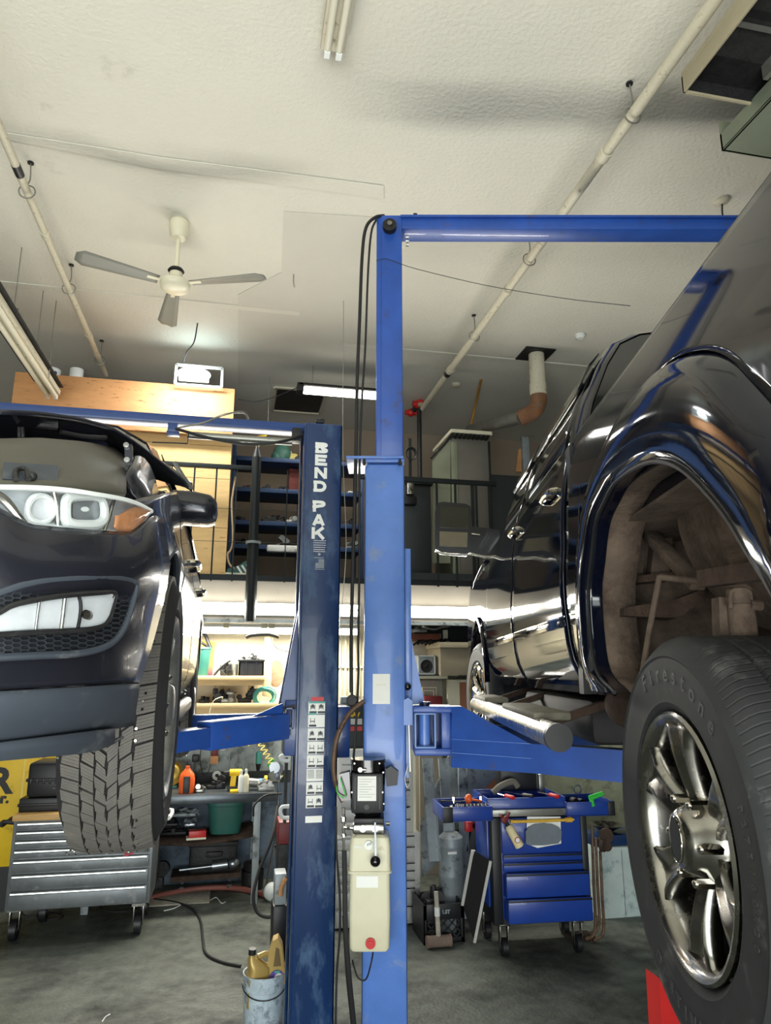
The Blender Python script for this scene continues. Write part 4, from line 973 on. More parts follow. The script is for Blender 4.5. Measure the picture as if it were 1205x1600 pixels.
ridge(lamp, [(-140, 771), (-60, 763), (0, 762), (60, 763), (110, 767), (150, 773), (190, 780), (215, 788), (236, 799)], 0.005, M_WHITEP, 'light_guide', 0.002)
lens = nose_panel(HT[1:], HB[1:], 'lamp_lens', M_LENS, lamp, nu=40, nv=6, off=lambda t: 0.004 + 0.012 * math.sin(t * PI), solid=0.0, mirror='copy')
# fog lamp in its honeycomb pocket
PT = [(-60, 945), (-20, 934), (0, 926), (40, 913), (80, 906), (130, 903), (180, 903), (206, 908), (212, 915)]
PB = [(-60, 1030), (0, 1026), (60, 1024), (120, 1021), (160, 1012), (182, 998), (196, 975), (206, 945), (212, 916)]
def bo(v):
    t = (v - 812) / (1068 - 812); return 0.012 * math.sin(t * PI * 2.2) + 0.02 * math.sin(t * PI)
pock = nose_panel(PT, PB, 'fog_pocket', M_BLACK, suv, nu=30, nv=8, off=lambda t: 0.022, solid=0.006, mirror='copy')
ridge(pock, [(-60, 945), (0, 926), (40, 913), (80, 906), (130, 903), (180, 903), (206, 908), (212, 917), (206, 945), (196, 975), (182, 998), (160, 1012), (120, 1021), (60, 1024), (0, 1027), (-60, 1030)], 0.006, M_PLAST, 'pocket_rim', 0.028)
FT = [(-40, 975), (0, 957), (20, 946), (60, 937), (100, 931), (150, 927), (176, 926), (180, 930)]
FB = [(-40, 992), (0, 991), (50, 988), (100, 986), (140, 983), (164, 975), (174, 955), (180, 931)]
m = MB()
def inside(u, v):
    return lerp_poly(PT, u) + 3 < v < lerp_poly(PB, u) - 3 and 0 - 60 < u < 208 and not (lerp_poly(FT, u) - 6 < v < lerp_poly(FB, u) + 5 and u < 184)
hs = 8.6
for r_ in range(-2, 18):
    for c_ in range(-5, 18):
        cu = c_ * hs * 1.5; cvv = 900 + r_ * hs * 0.9 + (hs * 0.45 if c_ % 2 else 0)
        if inside(cu, cvv):
            P = [onplan(cu + hs * math.cos(R(60 * k)), cvv + hs * 0.52 * math.sin(R(60 * k)), 0.027) for k in range(6)]
            m.tube(P, 0.0016, n=4, smooth=0, closed=True)
m.build('honeycomb_mesh', mat('honeycomb_plastic', (44, 48, 54), 0.4, var=0.1), pock)
fog = nose_panel(FT, FB, 'fog_lamp', M_REFL, suv, nu=26, nv=5, off=lambda t: 0.046, solid=0.003, mirror='copy')
ridge(fog, FT + FB[::-1], 0.0045, M_IRON, 'lamp_frame', 0.052)
oval(fog, 133, 960, 7, 7, 0, M_CHROMED, 'fog_bulb', 0.056, True)
ridge(fog, [(60, 942), (56, 965), (54, 986)], 0.002, M_CHROMED, 'reflector_rib', 0.050)
ridge(fog, [(100, 934), (96, 960), (94, 984)], 0.003, M_CHROMED, 'reflector_rib', 0.050)
ridge(fog, [(122, 931), (124, 950), (120, 982)], 0.003, M_IRON, 'reflector_rib', 0.050)
nose_panel(FT, FB, 'lamp_lens', M_LENS, fog, nu=24, nv=4, off=lambda t: 0.058 + 0.008 * math.sin(t * PI), solid=0.0)
# grille between the lamps (beyond the left edge of the view)
m = MB(); m.bb((XC - 0.42, 1.02, 1.95), (XC + 0.42, 1.03, 2.28), 0.02, C)
gr = m.build('grille', M_BLACK, suv)
m = MB()
for z in (2.02, 2.1, 2.18): m.bb((XC - 0.4, 1.0, z), (XC + 0.4, 1.03, z + 0.02), 0.006, C)
m.build('grille_bar', M_CHROMED, gr)
# flank: fender, doors
arch = [Vector((2.02 + 0.42 * math.cos(R(a)), 1.90 + 0.43 * math.sin(R(a)), 0)) for a in range(-40, 222, 6)]
def sside(v, z):
    x = -0.152 - 0.05 * ((z - 2.2) / 0.5) ** 2
    if v < 1.9: x -= 0.09 * ((1.9 - v) / 0.4) ** 2.2
    if z < 1.98: x -= 0.06 * ((1.98 - z) / 0.13)
    x += 0.012 * math.exp(-((z - 2.33) / 0.05) ** 2)
    if v > 5.0: x -= 0.08 * ((v - 5.0) / 0.8) ** 2
    return x
def shoulder(v): return 2.33 + 0.26 * min(1, max(0, (v - 1.5) / 0.9)) ** 0.8 + 0.03 * max(0, v - 2.4) / 2
fl = side_panel(1.50, 2.36, 'front_fender', suv, hole=arch, ztf=shoulder, zbot=1.85, n=40, frame=C, side=sside, m_=M_SUVSIDE)
m = MB(); m.tube([C.w(sside(p.x, p.y) + 0.004, p.x, p.y) for p in arch if p.y > 1.86], 0.011, n=8, smooth=0); m.build('arch_trim', M_PLAST, fl)
fd = side_panel(2.375, 3.42, 'front_door', suv, ztf=shoulder, zbot=1.85, n=20, frame=C, side=sside, m_=M_SUVSIDE)
rd = side_panel(3.435, 4.45, 'rear_door', suv, ztf=shoulder, zbot=1.85, n=20, frame=C, side=sside, m_=M_SUVSIDE)
arch2 = [Vector((4.65 + 0.42 * math.cos(R(a)), 1.90 + 0.43 * math.sin(R(a)), 0)) for a in range(-40, 222, 6)]
qp = side_panel(4.46, 5.75, 'quarter_panel', suv, hole=arch2, ztf=shoulder, zbot=1.86, n=36, frame=C, side=sside, m_=M_SUVSIDE)
for v_ in (2.95, 3.95):
    z_ = 2.42
    m = MB(); x = sside(v_, z_); m.tube([C.w(x, v_ - 0.11, z_), C.w(x + 0.045, v_ - 0.09, z_ + 0.004), C.w(x + 0.05, v_, z_ + 0.006), C.w(x + 0.045, v_ + 0.09, z_ + 0.004), C.w(x, v_ + 0.11, z_)], 0.013, n=10)
    m.build('door_handle', M_CHROME, fd if v_ < 3.4 else rd)
m = MB(); m.bb((-0.20, 2.4, 1.80), (-0.15, 4.2, 1.87), 0.02, C); m.build('sill_trim', M_BLACK, suv)
def ssec(v, k, top):
    half = [(-0.165, shoulder(v)), (-0.24, 2.80), (-0.34, 3.02), (-0.46, 3.10), (-0.7, 3.13), (XC, 3.14)]
    half = [(x * k + XC * (1 - k), shoulder(v) + (z - shoulder(v)) * top) for x, z in half]
    return [C.w(x, v, z) for x, z in half + [(2 * XC - x, z) for x, z in reversed(half[:-1])]]
m = MB(); m.grid([ssec(2.95, 0.99, 0.8), ssec(3.3, 1, 0.97), ssec(3.8, 1, 1), ssec(4.6, 1, 0.97), ssec(5.3, 0.99, 0.9), ssec(5.7, 0.97, 0.55)])
m.build('cabin_roof', M_SUV, suv, ang=60)
m = MB(); m.grid([ssec(2.2, 0.97, 0.06), ssec(2.95, 0.985, 0.79)]); m.build('windshield', M_GLASS, suv)
m = MB(); m.grid([[C.w(x + 0.006, v, z) for x, z in ((-0.17, 2.63), (-0.24, 2.80), (-0.31, 2.95))] for v in (3.15, 3.6, 4.4)]); m.build('side_glass', M_GLASS, suv, solid=0.004)
m = MB(); m.grid([[C.w(2 * XC - sside(v, z), v, z) for z in (1.75, 1.9, 2.1, 2.3, 2.5, 2.62)] for v in (1.5, 1.9, 2.4, 3.5, 4.5, 5.7)]); m.build('far_side_panel', M_SUVSIDE, suv, solid=0.01)
m = MB(); m.bb((2 * XC + 0.2, 5.68, 1.95), (-0.24, 5.75, 2.9), 0.05, C); m.build('tailgate', M_SUV, suv)
m = MB(); m.bb((2 * XC + 0.24, 2.42, 1.86), (-0.22, 4.2, 1.9), 0.01, C); m.bb((2 * XC + 0.5, 1.3, 1.90), (-0.5, 5.5, 2.3), 0.05, C); m.build('underbody', M_UNDER, suv)
# hood held ajar
top = [(-300, 636), (-100, 637), (0, 641), (60, 644), (120, 652), (170, 665), (212, 690), (252, 722), (281, 745), (301, 763)]
low = [(-300, 684), (-100, 684), (0, 688), (60, 687), (125, 691), (172, 700), (212, 738), (240, 746), (270, 756), (298, 764)]
m = MB(); rows = []
for i in range(40):
    u = -300 + 600 * i / 39; t = max(0, min(1, u / 300)); Yr = 1.55 + 0.8 * t ** 1.3; Yl = 1.95 + 0.42 * t
    a = lerp_poly(top, u); b = lerp_poly(low, u)
    P = [U(u, b, Yl), U(u, b + (a - b) * 0.5, (Yl + Yr) / 2 - 0.03 + 0.05 * t), U(u, a + 3, Yr)]
    rows.append(P)
m.grid(rows); hood = m.build('hood_liner', mat('hood_underside', (17, 19, 21), 0.5, var=0.5, scale=9, bump=0.15, bscale=18), suv, solid=0.01, soff=0)
m = MB(); rows = []
for i in range(40):
    u = -300 + 600 * i / 39; t = max(0, min(1, u / 300)); Yr = 1.55 + 0.8 * t ** 1.3
    a = lerp_poly(top, u); p = U(u, a + 3, Yr); q = U(u, a - 0.5 + 1.0, Yr - 0.008); e = q + Vector((0, 0.35 * (1 - t), 0.015)); e2 = q + Vector((0, 0.75 * (1 - t) + 0.01, -0.01))
    lo_ = U(u, a + (7 if u < 175 else 3), Yr - 0.012)
    rows.append([lo_, q, e, e2])
m.grid(rows); hd = m.build('hood', M_SUV, suv, solid=0.006, soff=0, ang=50)
m = MB(); m.tube([U(272, 722, 2.28), U(286, 745, 2.3), U(299, 762, 2.33)], 0.008, n=6, smooth=0); m.build('hood_edge_seal', M_GALV, hd)
for u0, v0, u1, v1, uu in ((8, 660, 36, 672, 0), (60, 668, 165, 680, 1), (262, 705, 270, 716, 0)):
    pass
m = MB(); m.tube([U(5, 655, 1.7), U(40, 660, 1.7), U(90, 665, 1.72)], 0.012); m.tube([U(30, 668, 1.65), U(30, 684, 1.65)], 0.004); m.tube([U(35, 668, 1.65), U(36, 684, 1.65)], 0.004); m.tube([U(95, 675, 1.75), U(130, 682, 1.8), U(165, 684, 1.85)], 0.006); m.build('hood_striker', M_IRON, hood)
# hinge arm with its two bolts, and the fluted fender corner
m = MB(); m.prism([U(u, v, 1.75) for u, v in ((194, 694), (206, 694), (208, 725), (206, 742), (198, 765), (192, 765), (196, 730))], (0, 0.02, 0))
hg = m.build('hood_hinge', M_SUV, suv)
m = MB()
for uv in ((198, 697), (199, 720)): p = U(*uv, 1.75); m.cyl(p, p + Vector((0, -0.01, 0)), 0.007, n=10); m.cyl(p, p + Vector((0, -0.014, 0)), 0.004, n=10)
m.build('hinge_bolt', M_CHROMED, hg)
m = MB(); rows = []
for (u0, u1, Y0, Y1, v0, v1) in ((196, 214, 1.6, 1.75, 745, 712), (206, 222, 1.62, 1.85, 772, 716), (216, 232, 1.62, 1.95, 782, 728), (228, 240, 1.62, 2.05, 792, 748), (238, 246, 1.66, 2.1, 806, 770)):
    rows.append([U(u0, v0, Y0), U((u0 + u1) / 2, (v0 + v1) / 2, (Y0 + Y1) / 2), U(u1, v1, Y1)])
m.grid(rows); m.build('fender_top', M_SUV, suv, solid=0.01, soff=0)
# door mirror
m = MB(); P = [U(u, v, 2.62) for u, v in ((258, 800), (262, 775), (270, 766), (300, 767), (330, 774), (339, 783), (340, 800), (336, 812), (325, 815), (280, 812), (262, 806))]
rows = []
cM = sum(P, Vector()) / len(P)
for k, y in ((0.55, -0.05), (0.85, -0.035), (0.97, -0.01), (1.0, 0.04), (0.97, 0.10), (0.93, 0.12)):
    rows.append([cM + (p - cM) * k + Vector((0, y, 0)) for p in P])
m.grid(rows, True); m._face([m.bm.verts.new(p) for p in rows[0]]); m._face([m.bm.verts.new(p) for p in rows[-1]])
mi = m.build('door_mirror', M_SUV, suv, weld=True, ang=50)
m = MB(); m.tube([U(240, 792, 2.58), U(255, 798, 2.6), U(275, 800, 2.64)], 0.018, n=12); m.build('mirror_stalk', M_BLACK, mi)
m = MB(); m.tube([U(262, 807, 2.58), U(290, 814, 2.58), U(325, 816, 2.59), U(337, 812, 2.6)], 0.003, n=8); m.build('mirror_lower_edge', M_BLACK, mi)
# wheels
def snow_tyre(c, rimr=0.235, Rr=0.36, w=0.235):
    W_ = wheelM(c, C.ex)
    m = MB(); pr = tyre_profile(Rr - 0.009, w, rimr, (), 0)
    m.lathe(pr, W_, 90, False, False)
    o = build_centred(m, 'tyre', mat('tyre_groove_rubber', (30, 30, 30), 0.85, var=0.2, bump=0.1, bscale=100), suv, c)
    m = MB(); N_ = 70; q_ = w / 0.235; cols = [(a * q_, b * q_, c, d) for a, b, c, d in ((-0.012, -0.055, 0.0, 0.25), (-0.060, -0.088, 0.25, 0.75), (-0.092, -0.1155, 0.75, 1.35), (-0.1195, -0.143, 1.35, 0.75), (-0.147, -0.175, 0.75, 0.25), (-0.180, -0.223, 0.25, 0.0))]
    rgn = random.Random(5)
    for ci, (h0, h1, s0, s1) in enumerate(cols):
        for k in range(N_):
            da = 2 * PI / N_; ph = (0.5 if ci % 2 else 0.0) * da
            ga = 0.055 * da; jz = rgn.uniform(-0.08, 0.08) * da
            a_ = []
            def pt(h, a, r):
                rr = r - (0.018 * ((abs(h + w / 2) - 0.072) / 0.03) ** 2 if abs(h + w / 2) > 0.072 else 0.0)
                return m.bm.verts.new(W_ @ Vector((math.cos(a) * rr, math.sin(a) * rr, h)))
            z = 0.0025 if k % 2 else -0.0025
            cs = [(h0, k * da + ph + s0 * da + ga), (h0 + z * (ci in (1, 3)), (k + 1) * da + ph + s0 * da - ga + jz), (h1, (k + 1) * da + ph + s1 * da - ga + jz), (h1 + z, k * da + ph + s1 * da + ga)]
            # each block split by three sipes
            for q in range(4):
                f0, f1 = q / 4 + 0.009, (q + 1) / 4 - 0.009
                def mix(i, j, f): return (cs[i][0] + (cs[j][0] - cs[i][0]) * f, cs[i][1] + (cs[j][1] - cs[i][1]) * f)
                qq = [mix(0, 1, f0), mix(0, 1, f1), mix(3, 2, f1), mix(3, 2, f0)]
                T_ = [pt(h, a, Rr) for h, a in qq]; B_ = [pt(h, a, Rr - 0.012) for h, a in qq]
                m.bridge(B_, T_); m._face(T_)
    m.build('tread_block', M_TIRE, o)
    m = MB()
    for k in range(96):
        a = rgn.uniform(0, 2 * PI); h = rgn.choice((-0.03, -0.045, -0.075, -0.16, -0.19, -0.205)) + rgn.uniform(-0.008, 0.008)
        p = W_ @ Vector((math.cos(a) * (Rr - 0.002), math.sin(a) * (Rr - 0.002), h)); q = W_ @ Vector((math.cos(a) * (Rr + 0.0008), math.sin(a) * (Rr + 0.0008), h)); m.cyl(p, q, 0.003, n=6)
    m.build('stud', M_CHROME, o)
    alloy(suv, W_, rimr - 0.006, 5, 70, M_ALU, 0.19, 0.05, 1.1)
    return o
snow_tyre(C.w(-0.128, 2.05, 1.915), 0.235, 0.355, 0.21)
m = MB(); m.prism([U(u, v, 2.5) for u, v in ((250, 985), (268, 960), (272, 1040), (270, 1100), (262, 1138), (250, 1140))], (0, 0.012, 0)); m.build('mud_flap', M_BLACK, suv)
snow_tyre(C.w(-0.155, 4.65, 1.86))
for yy in (1.95, 4.65):
    m = MB(); W_ = wheelM(C.w(2 * XC + 0.155, yy, 1.9), -C.ex); m.lathe(tyre_profile(0.36, 0.235, 0.235), W_, 48, False, False); m.cyl(C.w(2 * XC + 0.2, yy, 1.9), C.w(2 * XC + 0.3, yy, 1.9), 0.24); m.build('far_wheel', M_TIRE, suv)
m = MB(); m.grid([[C.w(x, 2.02 + 0.42 * math.cos(R(a)), 1.9 + 0.43 * math.sin(R(a))) for a in range(15, 171, 5)] for x in (-0.17, -0.45)]); m.build('wheel_liner', M_BLACK, suv, solid=0.004)
m = MB(); m.cyl(C.w(-0.35, 1.95, 1.9), C.w(2 * XC + 0.35, 1.95, 1.9), 0.025); m.cyl(C.w(-0.42, 1.98, 1.9), C.w(-0.44, 2.0, 2.35), 0.035); m.build('front_suspension', M_IRON, suv)
# ================================================================== overhead: fan, lights, pipes, heater, flue
FC = UZ(281, 345, CZ)
fan = thing('ceiling_fan', 'white ceiling fan with three grey blades on a down rod', 'ceiling fan', tuple(FC))
zr0 = U(277, 425, FC.y).z
m = MB(); m.lathe([(0.02, -0.16), (0.05, -0.15), (0.072, -0.08), (0.075, -0.02), (0.06, 0.0)], Matrix.Translation(FC), 24); m.build('canopy', M_CREAM, fan)
hubz = U(275, 446, FC.y).z
m = MB(); m.cyl(FC + Vector((0, 0, -0.14)), Vector((FC.x, FC.y, hubz + 0.08)), 0.018, n=14); m.build('down_rod', M_CREAM, fan)
m = MB(); m.lathe([(0.0, -0.045), (0.075, -0.042), (0.10, -0.025), (0.108, -0.005), (0.108, 0.02), (0.095, 0.032), (0.06, 0.045), (0.05, 0.07), (0.045, 0.10), (0.0, 0.10)], Matrix.Translation((FC.x, FC.y, hubz)), 36, False, False)
hub = m.build('motor_housing', M_CREAM, fan, ang=40)
m = MB(); m.lathe([(0.035, 0.10), (0.06, 0.115), (0.05, 0.13), (0.03, 0.125)], Matrix.Translation((FC.x, FC.y, hubz)), 20); m.build('ball_shroud', M_IRON, hub)
M_BLADE = mat('grey_fan_blade', (122, 122, 112), 0.5, var=0.05)
for a in (-20, 100, 200):
    Mb = Matrix.Translation((FC.x, FC.y, hubz + 0.012)) @ Matrix.Rotation(R(a), 4, 'Z') @ Matrix.Rotation(R(10), 4, 'X')
    m = MB(); rows = []
    for i in range(12):
        t = i / 11; r = 0.12 + 0.56 * t; w = 0.045 + 0.035 * t if t < 0.93 else 0.08 - 0.04 * (t - 0.93) / 0.07
        rows.append([Mb @ Vector((r, s * w, 0.006 * (1 - s * s))) for s in (-1, -0.5, 0, 0.5, 1)])
    m.grid(rows); bl = m.build('blade', M_BLADE, fan, solid=0.004)
    m = MB(); m.bar(Mb @ Vector((0.07, 0, 0)), Mb @ Vector((0.2, 0, 0.0)), 0.03, 0.006); m.build('blade_bracket', M_CREAM, bl)

def hang_hook(p, name, label, drop=0.25, loop=0.05):
    t = thing(name, label, 'hanger', (p.x, p.y, CZ))
    m = MB(); m.cyl((p.x, p.y, CZ - 0.01), (p.x, p.y, CZ), 0.02, n=12); m.build('ceiling_plate', M_IRON, t)
    m = MB(); m.tube([(p.x, p.y, CZ), (p.x + 0.01, p.y, CZ - drop * 0.5), (p.x + 0.0, p.y, p.z + loop)] + [(p.x + loop * math.sin(a), p.y, p.z + loop * math.cos(a)) for a in [PI * 2 * k / 8 for k in range(1, 9)]], 0.005, n=6, smooth=3); m.build('wire_loop', M_GALV, t)
# long painted pipes
def pipe(u0, v0, u1, v1, z, r, name, label, ext=0.0):
    a = UZ(u0, v0, z); b = UZ(u1, v1, z); x = (a.x + b.x) / 2
    y0 = min(a.y, b.y) - ext; y1 = max(a.y, b.y)
    t = thing(name, label, 'pipe', (x, (y0 + y1) / 2, z))
    m = MB(); m.cyl((x, y0, z), (x, y1, z), r, n=16); m.build('pipe_run', M_PIPE, t)
    for k in range(int((y1 - y0) / 1.6)):
        yy = y0 + 0.9 + 1.6 * k
        m = MB(); m.cyl((x, yy, z), (x, yy + 0.07, z), r * 1.25, n=16); m.build('coupling', M_PIPE if k != 1 else M_PIPE, t)
    return t, x, y0, y1
pz = CZ - 0.22
t, xl, y0, y1 = pipe(0, 200, 165, 585, pz, 0.026, 'ceiling_pipe', 'cream painted pipe hung under the ceiling left of the fan', 1.5)
m = MB(); p = U(26, 265, UZ(26, 265, pz).y); m.cyl((xl, p.y - 0.05, pz), (xl, p.y + 0.05, pz), 0.028, n=16); m.build('black_tape', M_BLACK, t)
for (u, v) in ((50, 300), (118, 452), (153, 563)):
    yy = UZ(u, v, pz).y; hang_hook(Vector((xl, yy, pz)), 'pipe_hanger', {50: 'wire hanger holding the left ceiling pipe, nearest the viewer', 118: 'wire hanger holding the left ceiling pipe beside the fan', 153: 'wire hanger at the far end of the left ceiling pipe'}[u])
t, xr_, y0, y1 = pipe(1120, 0, 660, 638, pz, 0.034, 'ceiling_pipe', 'cream painted pipe hung under the ceiling on the right, passing over the blue beam', 1.5)
m = MB(); yy = UZ(703, 582, pz).y; m.cyl((xr_, yy - 0.06, pz), (xr_, yy + 0.06, pz), 0.037, n=16); m.build('black_tape', M_BLACK, t)
for (u, v, l) in ((985, 180, 'wire hanger on the right ceiling pipe in front of the blue beam'), (823, 405, 'wire hanger on the right ceiling pipe just beyond the blue beam'), (735, 525, 'wire hanger on the right ceiling pipe midway to the flue')):
    yy = UZ(u, v, pz).y; hang_hook(Vector((xr_, yy, pz)), 'pipe_hanger', l)
# dark stand pipe with red fittings at the far end
yy = y1
RZ = 7.9
t = thing('stand_pipe', 'dark vertical sprinkler pipe with red fittings at its top, behind the blue post', 'pipe', tuple(U(657, 750, RZ)))
m = MB(); a = U(655, 632, RZ); b = U(657, 752, RZ); m.cyl((a.x, RZ, 2.9), (a.x, RZ, a.z), 0.028, n=16); m.build('riser', M_IRON, t)
m = MB(); m.sph((a.x, RZ, a.z), 0.06, 14, 10); m.cyl((a.x - 0.08, RZ, a.z), (a.x + 0.08, RZ, a.z), 0.04, n=12); m.cyl((a.x, RZ - 0.08, a.z), (a.x, RZ + 0.08, a.z), 0.04, n=12); m.build('tee_fitting', M_RED, t)
c2 = U(642, 645, RZ + 0.1)
m = MB(); m.cyl((a.x, RZ, a.z), c2, 0.03, n=12); m.build('branch', M_IRON, t)
m = MB(); m.sph(c2, 0.05, 12, 8); m.cyl(c2 - Vector((0.07, 0, 0)), c2 + Vector((0.07, 0, 0)), 0.03, n=12); m.build('tee_fitting', M_RED, t)
m = MB(); m.cyl((a.x, RZ, a.z), (xr_, UZ(660, 638, pz).y - 0.1, pz), 0.03, n=12); m.build('branch', M_PIPE, t)

# fluorescent fixtures
def twin_tube(name, label, p0, p1, lit, up_=True, tubes=2, sp=0.05, r=0.019, hang=0.0):
    p0 = Vector(p0); p1 = Vector(p1); d = (p1 - p0).normalized(); s = d.cross(Vector((0, 0, 1))).normalized()
    t = thing(name, label, 'light fixture', tuple((p0 + p1) / 2))
    m = MB(); m.bar(p0 - d * 0.03 + Vector((0, 0, 0.045)), p1 + d * 0.03 + Vector((0, 0, 0.045)), sp * tubes + 0.03, 0.05, up=(0, 0, 1), bev=0.004); hs_ = m.build('housing', M_WHITEP if lit else M_PIPE, t)
    for k in range(tubes):
        o = s * sp * (k - (tubes - 1) / 2) * 1.25
        m = MB(); m.cyl(p0 + o, p1 + o, r, n=14); tb = m.build('tube', M_TUBE if lit else M_TUBEOFF, t)
        m = MB(); m.bar(p0 + o - d * 0.04, p0 + o, 0.03, 0.045); m.bar(p1 + o, p1 + o + d * 0.04, 0.03, 0.045); m.build('lamp_holder', M_WHITEP, tb)
    return t
a = UZ(521, 78, CZ - 0.09)
twin_tube('tube_light', 'unlit twin tube ceiling light at the top edge of the photo', (a.x, a.y - 1.25, CZ - 0.09), (a.x, a.y, CZ - 0.09), False)
zz = CZ - 0.55
a = U(80, 618, 6.75); b = UZ(0, 483, a.z)
t = twin_tube('tube_light', 'unlit twin tube light hung at the left edge over the plywood board', (a.x, b.y - 0.9, a.z), (a.x, a.y, a.z), False, sp=0.055, r=0.022)
m = MB(); m.bar((a.x - 0.09, b.y - 0.9, a.z + 0.07), (a.x - 0.09, a.y - 0.2, a.z + 0.07), 0.03, 0.05); m.bar((a.x + 0.0, b.y - 0.9, a.z + 0.09), (a.x + 0.0, a.y, a.z + 0.09), 0.2, 0.01); m.build('reflector', M_IRON, t)
m = MB()
for yy in (b.y + 0.4, a.y - 0.6): m.cyl((a.x, yy, a.z + 0.08), (a.x, yy, CZ), 0.004, n=6)
m.build('hanging_wire', M_GALV, t)
# lit tube beside the blue extension, over the mezzanine
p0 = U(474, 608, 7.2); p1 = U(600, 618, 7.2)
t = thing('tube_light', 'lit white tube light behind the hoses of the blue lift extension', 'light fixture', tuple((p0 + p1) / 2))
m = MB(); m.bb((p0.x, 7.14, p0.z - 0.04), (p1.x + 0.1, 7.26, p0.z + 0.02), 0.02); m.build('diffuser', M_TUBE, t)
m = MB(); m.bb((p0.x - 0.05, 7.13, p0.z + 0.02), (p1.x + 0.12, 7.27, p0.z + 0.05), 0.004); m.bb((p0.x - 0.07, 7.13, p0.z - 0.045), (p0.x, 7.27, p0.z + 0.05), 0.006); m.build('housing', M_IRON, t)
m = MB()
for xx in (p0.x + 0.1, p1.x): m.cyl((xx, 7.2, p0.z + 0.05), (xx, 7.2, CZ), 0.003, n=6)
m.build('hanging_wire', M_GALV, t)
m = MB(); m.tube([p0 + Vector((-0.05, 0, 0.02)), U(430, 620, 7.2), U(400, 627, 7.2), U(372, 624, 7.2)], 0.005, n=6); m.build('power_cord', M_RUBBER, t)
area('tube_glow_mezzanine', ((p0.x + p1.x) / 2, 7.1, p0.z - 0.08), (1.0, 0.1), 14, (1, 0.98, 0.92), (0, 0, 0))
# LED flood on its white frame
LY = 6.9
t = thing('flood_light', 'glaring white LED flood light in a square frame above the plywood board', 'flood light', tuple(U(310, 600, LY)))
c = U(303, 585, LY)
m = MB(); m.sph(c, (0.165, 0.04, 0.075), 28, 12); m.build('led_panel', M_LED, t)
m = MB(); q0 = U(276, 570, LY + 0.05); q1 = U(346, 606, LY + 0.05)
for s in (((q0.x, q0.z), (q1.x, q0.z)), ((q1.x, q0.z), (q1.x, q1.z)), ((q0.x, q0.z), (q0.x, q1.z)), ((q0.x, q1.z), (q1.x, q1.z))):
    m.bar((s[0][0], LY + 0.05, s[0][1]), (s[1][0], LY + 0.05, s[1][1]), 0.025, 0.025)
m.build('square_frame', M_WHITEP, t)
m = MB(); m.box((c.x, LY + 0.05, c.z), (0.3, 0.03, 0.12), bev=0.01); m.build('heat_sink', M_WHITEP, t)
m = MB(); m.tube([U(312, 462, 6.3), U(312, 482, 6.4), U(308, 510, 6.5), U(303, 535, 6.6), U(292, 550, 6.7), U(287, 566, 6.85)], 0.006, n=8); m.build('power_cord', M_RUBBER, t)
area('flood_glow', (c.x, LY - 0.35, c.z - 0.02), (0.5, 0.2), 28, (0.95, 0.98, 1.0), (R(16), 0, 0))
# tubes along the mezzanine fascia and under it
zf = U(690, 961, 6.9).z
for (u0, u1, lab) in ((646, 760, 'lit tube light along the white fascia right of the blue post'), (303, 560, 'lit tube light along the white fascia behind the navy post')):
    xa = U(u0, 950, 6.9).x; xb = U(u1, 950, 6.9).x
    if u0 == 646: xb += 0.6; xa -= 0.3
    else: xa -= 1.2; xb = U(560, 950, 6.9).x
    t = thing('tube_light', lab, 'light fixture', ((xa + xb) / 2, 6.93, zf))
    m = MB(); m.cyl((xa, 6.92, zf), (xb, 6.92, zf), 0.021, n=14); m.cyl((xa, 6.92, zf + 0.065), (xb, 6.92, zf + 0.065), 0.021, n=14); m.build('tube', M_TUBE, t)
    m = MB(); m.bb((xa - 0.03, 6.95, zf - 0.03), (xb + 0.03, 6.995, zf + 0.09), 0.005); m.build('housing', M_WHITEP, t)
    area('fascia_glow', ((xa + xb) / 2, 6.85, zf + 0.03), (xb - xa, 0.12), 26 * (xb - xa), (1, 0.97, 0.88), (R(90), 0, PI), 170)
za = U(380, 985, 7.25).z
xa = U(308, 985, 7.25).x - 0.5; xb = U(560, 985, 7.25).x
t = thing('tube_light', 'lit twin tube light under the mezzanine above the shelf of parts', 'light fixture', ((xa + xb) / 2, 7.25, za))
m = MB(); m.cyl((xa, 7.25, za), (xb, 7.25, za), 0.02, n=12); m.build('tube', M_TUBE, t)
m = MB(); m.cyl((xa, 7.32, za - 0.01), (xb, 7.32, za - 0.01), 0.02, n=12); m.build('tube', M_TUBE, t)
m = MB(); m.bb((xa, 7.22, za + 0.03), (xb, 7.36, za + 0.06)); m.bb((xa + 0.3, 7.28, za + 0.06), (xa + 0.32, 7.3, 2.72)); m.bb((xb - 0.3, 7.28, za + 0.06), (xb - 0.28, 7.3, 2.72)); m.build('housing', M_WHITEP, t)
m = MB()
for u in (349, 408, 420): q = U(u, 977, 7.25); m.bb((q.x, 7.2, za + 0.02), (q.x + 0.06, 7.28, za + 0.16), 0.004)
m.build('lamp_holder', M_CREAM, t)
m = MB(); m.tube([U(385, 996, 7.2), U(395, 993, 7.18), U(420, 992, 7.18), U(435, 996, 7.2)], 0.018, n=8); m.build('pull_cover', M_GALV, t)
area('under_mezzanine_glow', ((xa + xb) / 2, 7.3, za - 0.05), (xb - xa, 0.15), 55, (1, 0.96, 0.84), (0, 0, 0))
m = MB(); m.tube([(U(424, 990, 7.3).x, 7.32, za), U(424, 998, 7.4), U(430, 1010, 7.4), U(440, 1016, 7.4), U(452, 1018, 7.4)], 0.005, n=6); tag(m.build('loose_cable', M_RUBBER), 'dark cable looping below the under-mezzanine tube light', 'cable')

